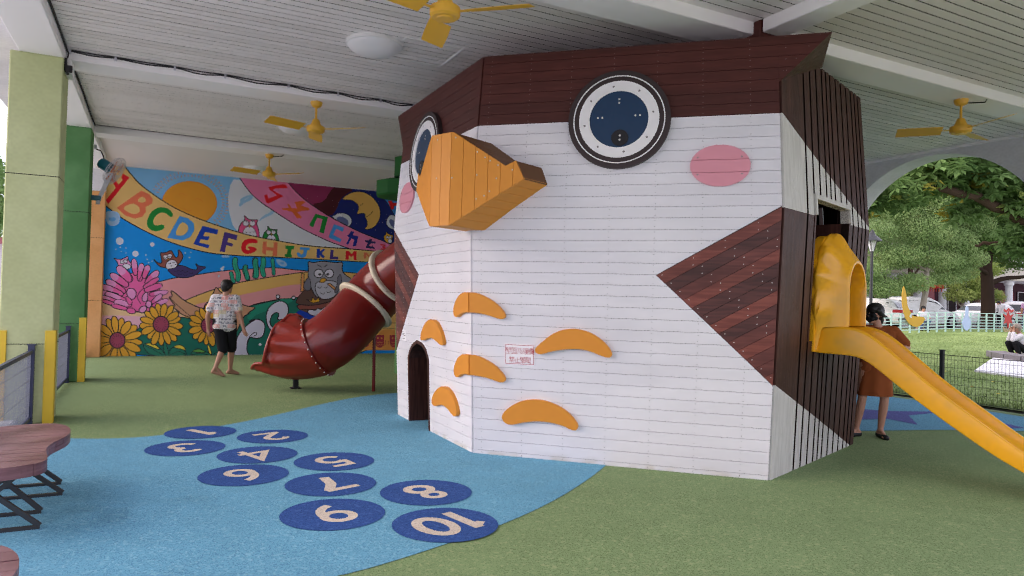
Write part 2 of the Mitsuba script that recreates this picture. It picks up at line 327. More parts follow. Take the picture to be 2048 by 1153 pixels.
# ------------------------------------------------------------------ arched end wall on the right
AX0, AX1 = 11.65, 12.1
wall = sbox(1.0, 0, 17.9, ZC+.01)
arch = unary_union([sbox(5.38, -.1, 9.12, 2.29), Point(7.25, 2.29).buffer(1.87, 48)])
arch2 = affinity.translate(arch, -4.35, 0); arch3 = affinity.translate(arch, 4.35, 0); arch4 = affinity.translate(arch, 8.7, 0)
w = wall.difference(unary_union([arch, arch2, arch3]))
t = thing('arched_wall', 'pale grey wall with wide round arches open to the park', 'wall')
obj('wall', slab(w, lambda s, z, d: np.c_[np.full(len(s), d), s, z], AX1, AX0, True), 'mat_wall_grey', t)
obj('cornice', bx(AX0-.02, AX0, 1.0, 17.9, ZC-.045, ZC-.002), 'mat_beam', t)

# ------------------------------------------------------------------ ceiling lights, fans, hatch, cables
def ceiling_light(x, y, label):
    t = thing('ceiling_light', label, 'ceiling light', 'white dome lights under the ceiling')
    obj('base', lathe([(.30,ZC-.0),(.30,ZC-.035),(.27,ZC-.045),(.0,ZC-.045)], (x,y,0), 36), 'mat_plastic_white', t, smooth=40)
    obj('dome', lathe([(.285,ZC-.038),(.272,ZC-.06),(.22,ZC-.10),(.13,ZC-.128),(.05,ZC-.138),(.001,ZC-.14)], (x,y,0), 40), 'mat_lamp_dome', t, smooth=60)
ceiling_light(2.02, 7.36, 'white dome ceiling light nearest, by the ceiling hatch'); ceiling_light(1.97, 11.72, 'white dome ceiling light beside the second yellow fan'); ceiling_light(1.92, 16.2, 'white dome ceiling light farthest back, near the painted wall')
def fan(x, y, label, ang, top=ZB, blades=True):
    t = thing('ceiling_fan', label, 'ceiling fan', 'yellow ceiling fans')
    z0 = top
    obj('canopy', lathe([(.001,z0-.075),(.03,z0-.075),(.062,z0-.06),(.078,z0-.022),(.078,z0-.0)], (x,y,0), 28), 'mat_fan_yellow', t, smooth=40)
    obj('rod', lathe([(.014,z0-.26),(.014,z0-.07)], (x,y,0), 12), 'mat_fan_yellow', t, smooth=True)
    obj('motor', lathe([(.001,z0-.425),(.06,z0-.425),(.065,z0-.415),(.10,z0-.415),(.118,z0-.40),(.122,z0-.36),(.118,z0-.335),(.075,z0-.32),(.055,z0-.275),(.04,z0-.235),(.02,z0-.23)], (x,y,0), 36), 'mat_fan_yellow', t, smooth=35)
    for k in range(3):
        a = ang+120*k
        br = bar((.10,0,z0-.37), (.24,0,z0-.372), .03, .006)
        bl = []
        for i, u in enumerate(np.linspace(.2, .70, 8)):
            wd = .075+.02*math.sin(u*3); tl = .028
            bl.append([[u,-wd,z0-.375-tl],[u,wd,z0-.375+tl],[u,wd,z0-.370+tl],[u,-wd,z0-.370-tl]])
        obj('blade', rot(mv(loft(bl, caps=True), (x,y,0)), a, (x,y,0)), 'mat_fan_yellow', t)
        obj('bracket', rot(mv(br, (x,y,0)), a, (x,y,0)), 'mat_fan_yellow', t)
fan(1.95, 5.09, 'yellow three blade ceiling fan cut by the top edge of the picture', 78)
fan(1.87, 9.64, 'yellow ceiling fan on the beam with the black cables', 79)
fan(1.84, 13.82, 'yellow ceiling fan farthest back, on the last beam', 77)
t4 = fan(8.75, 5.09, 'yellow ceiling fan on the right, in front of the arch', 12)
for fx, fy, dz in ((8.75,5.09,1), (1.84,13.82,1)):
    obj('cable', tube([(fx+.25,fy-.16,ZC-.0),(fx+.25,fy-.17,ZB+.02),(fx+.2,fy-.17,ZB-.04),(fx+.07,fy-.03,ZB-.035)], .008, 6), 'mat_black', label='short black cable looping to the fan '+('on the right' if fx > 5 else 'farthest back'), cat='cable')
t = thing('ceiling_hatch', 'rectangular access hatch framed in the plank ceiling beside the dome light', 'hatch')
for (x0,x1,y0,y1) in ((2.25,2.92,7.0,7.02),(2.25,2.92,7.66,7.68),(2.25,2.27,7.02,7.66),(2.90,2.92,7.02,7.66)):
    obj('trim', bx(x0,x1,y0,y1,ZC-.012,ZC-.002), 'mat_plastic_white', t)
CX = [-.96,-.505,.124,.693,1.461,2.104,2.691,3.171,3.6]
t = thing('cable', 'pair of black cables sagging between clips along the white beam', 'cable')
for ph in (0, 1):
    p = []
    for a, b in zip(CX[:-1], CX[1:]):
        for u in np.linspace(0, 1, 9)[:-1]:
            s = math.sin(u*PI)**2*(.018 if ph else .006)*(1.6 if (a > 0) else .8)
            p.append((a+(b-a)*u, 9.405, ZC-.012-s-.013*ph))
    obj('strand', tube([(-.985,9.40,ZB-.1),(-.98,9.40,ZB+.0),(-.972,9.40,ZB+.07)]+p, .0075, 6), 'mat_black', t)
obj('clip', cat_([bx(x-.012, x+.012, 9.395, 9.42, ZC-.055, ZC-.005) for x in CX[:-1]]), 'mat_plastic_grey', t)
t = thing('security_camera', 'grey junction box with a small black camera on the lime pillar', 'camera')
obj('box', cbx(-.998, -.93, 9.34, 9.62, 3.95, ZB-.005, .006), 'mat_plastic_white', t)
obj('lens', rot(lathe([(.001,.0),(.035,.0),(.04,.02),(.04,.07),(.001,.07)], (-.96,9.33,3.96), 16), 0), 'mat_black', t, smooth=40)
obj('conduit', tube([(-.985,9.3,ZB-.02),(-.985,9.3,3.98),(-.96,9.32,3.93)], .014, 8), 'mat_black', t)

# wall fans (teal, orange blades in a clear guard)
def wall_fan(o, d, label):
    o = np.array(o, float); t = thing('wall_fan', label, 'wall fan', 'teal wall fans on the pillars')
    obj('bracket', cbx(*np.array([[-.02,.14],[-.05,.05],[-.05,.03]]).__add__(o[:,None]).ravel(), .008), 'mat_teal', t)
    e = o+np.array([.10,0,-.06]); q = o+np.array([.27,.0,.42])
    obj('knob', lathe([(.001,-.05),(.03,-.05),(.03,.02),(.001,.02)], e, 12), 'mat_plastic_grey', t, smooth=40)
    obj('arm', loft([[q*(u)+e*(1-u)+np.array([dx*(.028+.012*u),dy*(.028+.012*u),0]) for dx,dy in ((-1,-1),(1,-1),(1,1),(-1,1))] for u in (0,.5,1)], caps=True), 'mat_plastic_grey', t)
    d = np.array(d, float); d /= np.linalg.norm(d); c = q+np.array([0,0,.08])
    obj('motor', lathe([(.001,-.20),(.07,-.20),(.09,-.17),(.095,-.02),(.07,.0),(.001,.0)], c, 20, d), 'mat_teal', t, smooth=40)
    a, b, _ = frame(d); R = .25
    rings = []
    for zz, rr in ((.02,.9),(.06,1.0),(.10,.96),(.12,.75),(.13,.5),(.13,.25)):
        rings.append(tube([c+d*zz+R*rr*(math.cos(x)*a+math.sin(x)*b) for x in np.linspace(0, 2*PI, 33)], .0035, 5, False))
    for k in range(28):
        x = k/28*2*PI; e_ = math.cos(x)*a+math.sin(x)*b
        rings.append(tube([c+d*.0+e_*.09, c+d*.02+e_*R*.9, c+d*.06+e_*R, c+d*.10+e_*R*.96, c+d*.12+e_*R*.75, c+d*.13+e_*R*.2], .0025, 4, False))
    obj('guard', cat_(rings), 'mat_plastic_grey', t)
    for k in range(3):
        x = k*2*PI/3; bl = []
        for u in np.linspace(.03, .2, 6):
            w_ = .1+.5*u
            bl.append([c+d*(.055+.25*(y_-x)*.12)+u*(math.cos(y_)*a+math.sin(y_)*b) for y_ in np.linspace(x, x+1.3, 8)])
        obj('blade', loft(bl, closed=False), 'mat_fan_orange', t, smooth=True)
wall_fan((-1.0, 13.45, 3.02), (.84,-.24,-.50), 'teal wall fan with orange blades beside the dark green pillar')
t = thing('socket', 'small black wall socket with a hanging plug above the far wall fan', 'socket')
obj('box', cbx(-1.0,-.96,13.62,13.70,3.86,3.93,.004), 'mat_plastic_grey', t); obj('lead', tube([(-.97,13.66,3.86),(-.9,13.67,3.84),(-.86,13.66,3.75),(-.83,13.6,3.62),(-.8,13.55,3.45)], .011, 6), 'mat_black', t)

# green painted round column behind the owl
t = thing('column', 'green painted round column top with a wide collar behind the owl house', 'column')
obj('shaft', lathe([(.22,0),(.22,ZC)], (4.45,13.2,0), 24), 'mat_green', t, smooth=True)
obj('collar', lathe([(.001,3.46),(.56,3.46),(.6,3.49),(.6,3.75),(.54,3.77),(.001,3.77)], (4.35,13.2,0), 10), 'mat_leafgreen_paint', t, smooth=20)
obj('collar', lathe([(.001,3.87),(.40,3.87),(.40,ZC-.005),(.001,ZC-.005)], (4.5,13.2,0), 10), 'mat_leafgreen_paint', t, smooth=20)
# ------------------------------------------------------------------ the owl play house
OP = {0:(2.834,8.593),1:(2.843,6.27),2:(4.843,4.413),3:(7.03,5.231),4:(7.80,7.15),5:(6.75,9.15),6:(4.90,9.67)}
OO = {0:(-.93,.37),1:(-.92,-.39),2:(-.25,-.97),3:(.55,-.84),4:(1,0.05),5:(.75,.7),6:(-.1,1)}
ZF, ZT, BU, PITCH, ZP0 = 2.4, 3.92, .12, .1026, .04
def corner(i, z):
    z = np.asarray(z, float); b = BU*np.where(z < ZF, z/ZF, (3.95-z)/(3.95-ZF))
    return np.stack([OP[i][0]+OO[i][0]*b, OP[i][1]+OO[i][1]*b, z], -1)
def flen(i, j): return math.hypot(OP[i][0]-OP[j][0], OP[i][1]-OP[j][1])
def fnorm(i, j):
    a, b = OP[i], OP[j]; t = np.array([b[0]-a[0], b[1]-a[1], 0]); t /= np.linalg.norm(t); return np.array([t[1], -t[0], 0])
def face(i, j):
    Lf, n = flen(i, j), fnorm(i, j)
    def fn(s, z, d):
        s, z = np.asarray(s, float), np.asarray(z, float)
        return corner(i, z)+(corner(j, z)-corner(i, z))*(s/Lf)[:,None]+n*d
    return fn
def zsplit(g):
    return MultiPolygon(polys(g.intersection(sbox(-9,-9,9,ZF)))+polys(g.intersection(sbox(-9,ZF,9,9))))
owl = thing('owl_playhouse', 'tall octagonal owl play house of white and brown boards with orange beak', 'playhouse')
TH = .022
def put(name, g, f, m, parent, o0=0., o1=TH):
    r = slab(zsplit(g), f, o0, o1)
    if r is not None: return obj(name, r, m, parent)
def rows(z0, z1, pitch=PITCH, off=ZP0, gap=.0035):
    out, k = [], -1
    while off+k*pitch < z1:
        a, b = off+k*pitch+gap/2, off+(k+1)*pitch-gap/2; k += 1
        a, b = max(a, z0), min(b, z1)
        if b-a > .008: out.append((a, b))
    return out
F0, F1, F2 = face(0,1), face(1,2), face(2,3)
L0, L1, L2 = flen(0,1), flen(1,2), flen(2,3)
HZ = ZP0+31*PITCH
SCREW, SCREWD, SCREWB = [], [], []
def screw(f, s, z, lst, r=.0055, off=TH):
    q = np.arange(6)/6*2*PI; c = f(np.array([s]), np.array([z]), off+.0025)[0]
    e = f(np.array([s+.01]), np.array([z]), off)[0]-f(np.array([s]), np.array([z]), off)[0]; e /= np.linalg.norm(e)
    v = np.vstack([c[None], [c+r*(math.cos(a)*e+math.sin(a)*np.array([0,0,1])) for a in q]])
    lst.append((v, np.array([[0,1+k,1+(k+1)%6] for k in range(6)])))
wing1 = Polygon([(2.9,2.4+.1),(1.716,1.779),(2.726,.835),(2.9,.66)])
wing0 = Polygon([(-.2,2.5),(.866,1.778),(.03,.86),(-.2,.64)])
door = Polygon([(.44,-.2),(.45,.78),(.50,.86),(.60,.94),(.78,1.005),(.95,.985),(1.08,.92),(1.155,.82),(1.16,-.2)])
win = owl+'__left_wall'; USED.add(win)
for (fc, nm, LL, wing, fz, hole) in ((F1,'front_wall',L1,wing1,(0,ZT),None), (F0,'left_wall',L0,wing0,(0,ZT),door)):
    bw = sbox(.004,0,LL-.004,HZ).difference(wing)
    key = obj(nm, slab(zsplit(bw.difference(hole) if hole is not None else bw), fc, -.03, .012, True), 'mat_seam', owl)
    obj('backing', slab(zsplit(unary_union([sbox(.004,HZ,LL-.004,ZT-.02), wing.intersection(sbox(.004,0,LL-.004,HZ))])), fc, -.03, .008, True), 'mat_slat_side', key)
    for a, b in rows(0, HZ):
        g = sbox(.002, a, LL-.002, b).difference(wing.buffer(.003))
        if hole is not None: g = g.difference(hole)
        for p in polys(g): put('plank', p, fc, 'mat_white_plank', key)
        for s in np.arange(.09, LL, .40):
            if wing.contains(Point(s, (a+b)/2)) or (hole is not None and hole.contains(Point(s,(a+b)/2))): continue
            for z in (a+.022, b-.022): screw(fc, s, z, SCREWD, .004)
    for a, b in rows(HZ, ZT):
        put('plank', sbox(.002, a, LL-.002, b), fc, 'mat_brown_plank', key)
        for s in np.arange(.09, LL, .40):
            for z in (a+.022, b-.022): screw(fc, s, z, SCREWB, .0045)
    # diagonal wing boards
    if nm == 'front_wall': o, d = np.array([1.716,1.779]), np.array([1.005,.608])
    else: o, d = np.array([.866,1.778]), np.array([-.80,.57])
    d = d/np.linalg.norm(d); q = np.array([d[1], -d[0]]) if nm == 'front_wall' else np.array([-d[1], d[0]])
    if q[1] > 0: q = -q
    wv = ['mat_wing_red','mat_wing_dark','mat_wing_mid','mat_wing_red','mat_wing_dark','mat_wing_dark','mat_wing_red','mat_wing_dark','mat_wing_mid','mat_wing_red','mat_wing_mid','mat_wing_mid','mat_wing_red','mat_wing_mid','mat_wing_dark']
    wc = wing.intersection(sbox(.002, 0, LL-.002, 3))
    for k in range(15):
        A = o-d*3+q*(k*.103+.0018); B = o+d*3+q*(k*.103+.0018); Cc = B+q*.0995; D = A+q*.0995
        for p in polys(Polygon([A,B,Cc,D]).intersection(wc)):
            put('wing_board', p, fc, wv[k] if nm == 'front_wall' else wv[(k+2)%15], key, 0, TH+.002)
            x0, _, x1, _ = p.bounds
            for s in np.arange(x0+.05, x1, .26):
                for e in (.025, .078):
                    P_ = o+q*(k*.103+e); P_ = P_+d*((s-P_[0])/d[0])
                    if p.contains(Point(*P_).buffer(.008)): screw(fc, P_[0], P_[1], SCREW, .005, TH+.002)
front, left = owl+'__front_wall', owl+'__left_wall'
# right wall: tight boards, then spaced slats, with an opening for the slide
white2 = unary_union([Polygon([(-.02,3.232),(2.37,2.425),(2.37,2.41),(-.02,2.385)]), Polygon([(-.02,.845),(2.225,.0),(2.2,-.1),(-.02,-.1)])])
open2 = sbox(.735, 1.20, 1.66, 2.555)
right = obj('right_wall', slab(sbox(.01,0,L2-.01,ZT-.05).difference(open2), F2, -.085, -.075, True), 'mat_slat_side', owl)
def slat2(a, b, o0, o1):
    for g, m, nm in ((sbox(a,0,b,ZT-.005).difference(white2), 'mat_slat_brown', 'slat'), (sbox(a,0,b,ZT).intersection(white2), 'mat_white_slat', 'slat')):
        for p in polys(g.difference(open2)): put(nm, p, F2, m, right, o1-.0015 if o0 < 0 else o0, o1)
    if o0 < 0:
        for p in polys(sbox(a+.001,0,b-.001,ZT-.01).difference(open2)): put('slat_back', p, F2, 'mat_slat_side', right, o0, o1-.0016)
for k in range(5): slat2(.002+k*.102, .002+k*.102+.1005, 0, TH)
x, k_, WS = .552, 0, (.132,.13,.128,.084,.082,.13,.128,.13,.126,.085,.08,.12)
while x < L2-.03:
    wd = WS[k_ % len(WS)]; k_ += 1
    slat2(x, min(x+wd, L2), -.055, TH); x += wd+.040
lint = unary_union([sbox(.70,2.555,1.70,2.60), sbox(.70,2.40,.735,2.6), sbox(1.66,2.415,1.70,2.6)])
obj('frame', slab(lint, F2, -.06, TH+.02, True), 'mat_white_slat', right)
for q_ in (sbox(.70,1.2,.735,2.40), sbox(1.66,1.2,1.70,2.415)): obj('frame', slab(q_, F2, -.4, TH+.004, True), 'mat_slat_brown', right)
# back walls, closed with dark boards
for i, j in ((3,4),(4,5),(5,6),(6,0)):
    g = sbox(.01,0,flen(i,j)-.01,ZT-.02)
    if (i,j) == (4,5): g = g.difference(unary_union([sbox(.5+.35*k, zz, .62+.35*k, zz+.75) for k in range(4) for zz in (.35,1.9)]))
    if (i,j) == (3,4): g = g.difference(unary_union([sbox(.80, 2.5, .90, 2.78), sbox(1.03, 2.5, 1.16, 2.8), sbox(.35,.4,.5,1.1)]))
    if (i,j) == (5,6): g = g.difference(unary_union([sbox(.2+.4*k, zz, .33+.4*k, zz+.6) for k in range(4) for zz in (.3,1.1)]))
    if (i,j) == (6,0): g = g.difference(unary_union([Point(1.1,1.75).buffer(.44), sbox(1.84,.61,1.93,.86), sbox(1.84,.30,1.93,.50), sbox(1.84,.07,1.93,.25), sbox(.2,.25,.32,.9)]))
    obj('back_wall', slab(g, face(i,j), -.03, TH, True), 'mat_slat_brown', owl)
cen = [OP[k] for k in range(7)]
inner = Polygon(cen).buffer(-.1)
obj('deck', sheet(inner.difference(Point(4.2,8.2).buffer(.5)), 1.19), 'mat_brown_plank', owl)
obj('roof', sheet(Polygon(cen).buffer(-.06), ZT-.06), 'mat_slat_brown', owl)
# doorway lining
obj('door_frame', slab(door.buffer(.004).difference(door.buffer(-.035)).intersection(sbox(0,.0,2,2)), F0, -.42, TH+.006, True), 'mat_slat_brown', left)
# ears: front boards running past the corner, with sloping undersides
def ear(name, i, j, out, lowz, key):
    f = face(i,j); LL = flen(i,j); side = 1 if j == 2 else -1
    s0 = LL if side > 0 else 0
    tip = (s0+side*out, ZT); low = (s0, lowz)
    tri = Polygon([(s0-side*.002,ZT), tip, low])
    e = obj('ear', slab(Polygon([(s0,ZT),(s0+side*(out-.01),ZT),(s0,lowz+.01)]), f, -.02, -.006, True), 'mat_groove', owl)
    for a, b in rows(HZ, ZT):
        for p in polys(tri.intersection(sbox(-2,a,9,b))):
            put('plank', p, f, 'mat_brown_plank', e)
            x0, _, x1, _ = p.bounds
            for s in (x0+.06, x1-.1):
                if p.contains(Point(s, a+.07)): screw(f, s, a+.07, SCREWB, .0045)
    T_, Q, E = (f(np.array([s]), np.array([z]), .0)[0] for s, z in ((s0,ZT),(s0,lowz+.01),(s0+side*out,ZT)))
    oth = (2,3) if side > 0 else (6,0)
    K = face(*oth)(np.array([1.08 if side > 0 else flen(6,0)-.9]), np.array([ZT+.01]), TH)[0]
    # underside boards from E to K
    for k in range(6):
        u0, u1 = k/6+.004, (k+1)/6-.004
        A, B = E+(K-E)*u0, E+(K-E)*u1
        obj('underside_board', (np.array([Q,A,B,Q+[0,0,.02],A+[0,0,.02],B+[0,0,.02]]), np.array([[0,1,2],[3,5,4],[1,4,5],[1,5,2]])), 'mat_slat_brown', e)
    return e
ear('ear', 1, 2, .44, 3.50, None); ear('ear', 0, 1, .36, 3.44, None)
# eyes
def annulus(r0, r1, n=64):
    p = circ(0,0,r1,n); return p.difference(circ(0,0,r0,n)) if r0 else p
def eye(f, s, z, parent, glint, label):
    e = owl+'__eye' if False else numbered(owl+'__eye'); 
    tr = lambda g: affinity.translate(g, s, z)
    scene[e] = mikit.ply(slab(zsplit(tr(annulus(.415,.462))), f, TH, .075), 'mat_eye_rim'); tag(e, label)
    def sub(n, g, m, o): obj(n, slab(zsplit(tr(g)), f, .03, o), m, e)
    sub('trim_ring', annulus(.405,.415), 'mat_eye_white', .077); sub('dark_ring', annulus(.362,.405), 'mat_eye_rim', .072)
    sub('white_ring', annulus(.266,.362), 'mat_eye_white', .078); sub('iris', annulus(0,.266), 'mat_iris', .066)
    obj('pupil', slab(circ(s+glint[0], z+glint[1], .076), f, .06, .078), 'mat_glint', e)
    b = []
    for k in range(8):
        a = math.radians(100+45*k); screw(f, s+.313*math.cos(a), z+.313*math.sin(a), b, .011, .078)
    obj('bolt', cat_(b), 'mat_screw_dark', e, kind='stuff'); b = []
    for x_, y_ in ((0,.19),(0,.155),(-.19,.02),(-.15,.02),(.15,.03),(.19,.03),(glint[0],glint[1]+.02),(glint[0],glint[1]-.02)): screw(f, s+x_, z+y_, b, .010, .0785 if y_ < -.1 else .066)
    obj('bolt', cat_(b), 'mat_screw', e, kind='stuff')
eye(F1, 1.353, 3.213, front, (.015,-.176), 'large round owl eye with navy iris on the front wall'); eye(F0, .955, 3.20, left, (-.015,-.176), 'owl eye with navy iris on the left wall, half behind the beak')
def cheek(f, s, z, rx, rz, key):
    e = affinity.scale(Point(s,z).buffer(1,24), rx, rz)
    for a, b in ((-1,-.33),(-.33,.28),(.28,1)):
        put('cheek_board', e.intersection(sbox(s-1, z+a*rz+.002, s+1, z+b*rz-.002)), f, 'mat_pink', owl, TH, .042)
    b = []
    for x_ in (-.75,.72):
        for y_ in (-.42,.40): screw(f, s+x_*rx, z+y_*rz, b, .008, .042)
    obj('bolt', cat_(b), 'mat_screw_dark', owl, kind='stuff')
cheek(F1, 2.233, 2.762, .25, .188, front); cheek(F0, .41, 2.735, .25, .188, left)
# curved belly feathers
FE = [(F1,[(.613,1.046),(.68,1.116),(.813,1.227),(.968,1.271),(1.132,1.244),(1.271,1.157),(1.351,1.053),(1.329,1.005),(1.255,1.02),(1.111,1.074),(.971,1.077),(.805,1.05),(.662,1.0)]),
 (F1,[(.294,.368),(.329,.449),(.483,.556),(.689,.585),(.907,.513),(1.042,.381),(1.038,.319),(.996,.306),(.885,.355),(.691,.378),(.519,.351),(.369,.305)]),
 (F0,[(.979,1.032),(1.047,1.15),(1.185,1.248),(1.34,1.281),(1.483,1.255),(1.606,1.169),(1.69,1.046),(1.655,1.006),(1.558,1.02),(1.397,1.07),(1.229,1.067),(1.059,1.018)]),
 (F0,[(1.304,.349),(1.378,.458),(1.542,.55),(1.694,.584),(1.856,.552),(1.986,.456),(2.048,.343),(1.976,.297),(1.891,.318),(1.757,.37),(1.561,.373),(1.413,.318)])]
for f, c in FE: obj('feather', slab(spoly(c,2), f, TH, .062), 'mat_orange', owl)
for dz, in ((0.,),(-.61,)):
    a = spoly([(-.36,1.375),(-.34,1.44),(-.25,1.53),(-.13,1.575),(0,1.581),(.07,1.573),(.219,1.504),(.318,1.41),(.345,1.353),(.30,1.322),(.194,1.357),(.069,1.382),(-.08,1.384),(-.18,1.365),(-.26,1.326),(-.33,1.33)],2)
    a = affinity.translate(a, 0, dz)
    e = obj('feather', slab(a.intersection(sbox(-.018,0,9,9)), F1, TH, .062), 'mat_orange', owl)
    obj('left_half', slab(affinity.translate(a.intersection(sbox(-9,0,.018,9)), L0, 0), F0, TH, .062), 'mat_orange', e)
# beak
bn = np.array([-.9135,-.4068,0]); bh = np.array([.4068,-.9135,0]); BO = np.array([2.755,6.232,0])
half = [(0,2.185),(.125,2.185),(.687,2.62),(.622,2.785),(.545,2.735),(.14,3.04),(0,3.04)]
outl = Polygon([(w,z) for w,z in half]+[(-w,z) for w,z in half[::-1]]).buffer(0)
def dep(w): return np.where(np.abs(w) < .125, .48, .48-(np.abs(w)-.125)*(.375/.562))
def bmap(w, z, d):
    w = np.asarray(w, float); z = np.asarray(z, float)
    return BO+bh*np.where(w < -.2, w*1.05, w)[:,None]+np.stack([0*z,0*z,z],-1)+bn*(dep(w)+d)[:,None] if np.ndim(d) == 0 else None
def back(w, z):
    w, z = np.asarray(w, float), np.asarray(z, float); return BO+bh*w[:,None]+np.stack([0*z,0*z,z],-1)+bn*(-np.abs(w)*.46-.02)[:,None]
bk = numbered(owl+'__beak'); scene[bk] = None
edges = [-.70,-.60,-.508,-.412,-.316,-.22,-.125,-.003,.003,.125,.22,.316,.412,.508,.60,.70]
edges = [-.70,-.604,-.508,-.412,-.316,-.22,-.125,0,.125,.22,.316,.412,.508,.604,.70]
BS = []
fb = lambda s, z, d: bmap(s, z, d)
for a, b in zip(edges[:-1], edges[1:]):
    for p in polys(outl.intersection(sbox(a+.002,1,b-.002,4))):
        obj('board', slab(p, fb, -.02, .0), 'mat_orange', bk)
ring = np.array(Polygon(outl).exterior.coords)[:-1]
dense = []
for a, b in zip(ring, np.roll(ring, -1, 0)):
    n = max(1, int(np.hypot(*(b-a))/.1))
    for k in range(n): dense.append(a+(b-a)*k/n)
dense = np.array(dense); fr, bc = bmap(dense[:,0], dense[:,1], -.004), back(dense[:,0], dense[:,1])
cg = dense.mean(0)
for k in range(len(dense)):
    j = (k+1) % len(dense); e = (dense[j]-dense[k])*.035
    A, B = dense[k]+e, dense[j]-e
    V = np.vstack([bmap([A[0],B[0]],[A[1],B[1]],-.004), back([B[0],A[0]],[B[1],A[1]])])
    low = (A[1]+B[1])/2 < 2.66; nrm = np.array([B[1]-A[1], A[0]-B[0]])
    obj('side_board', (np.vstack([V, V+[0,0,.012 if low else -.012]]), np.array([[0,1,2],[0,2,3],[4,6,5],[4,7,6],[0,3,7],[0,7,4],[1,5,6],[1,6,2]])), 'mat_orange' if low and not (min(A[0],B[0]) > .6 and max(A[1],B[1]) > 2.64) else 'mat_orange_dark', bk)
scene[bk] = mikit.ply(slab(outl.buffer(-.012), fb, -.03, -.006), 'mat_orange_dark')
b = []
for w, z in ((.33,2.86),(.39,2.81),(.43,2.78),(.49,2.74),(.48,2.62),(.43,2.5),(.39,2.46),(.33,2.43),(.33,2.65),(.14,2.62),(-.05,2.63),(-.05,2.99),(.16,2.99),(.6,2.7)): screw(fb, w, z, b, .0075, .0)
obj('bolt', cat_(b), 'mat_screw', bk, kind='stuff')
obj('screw', cat_(SCREWD), 'mat_screw_dark', owl, kind='stuff'); obj('screw', cat_(SCREW), 'mat_screw', owl, kind='stuff'); obj('screw', cat_(SCREWB), 'mat_screw_dim', owl, kind='stuff')

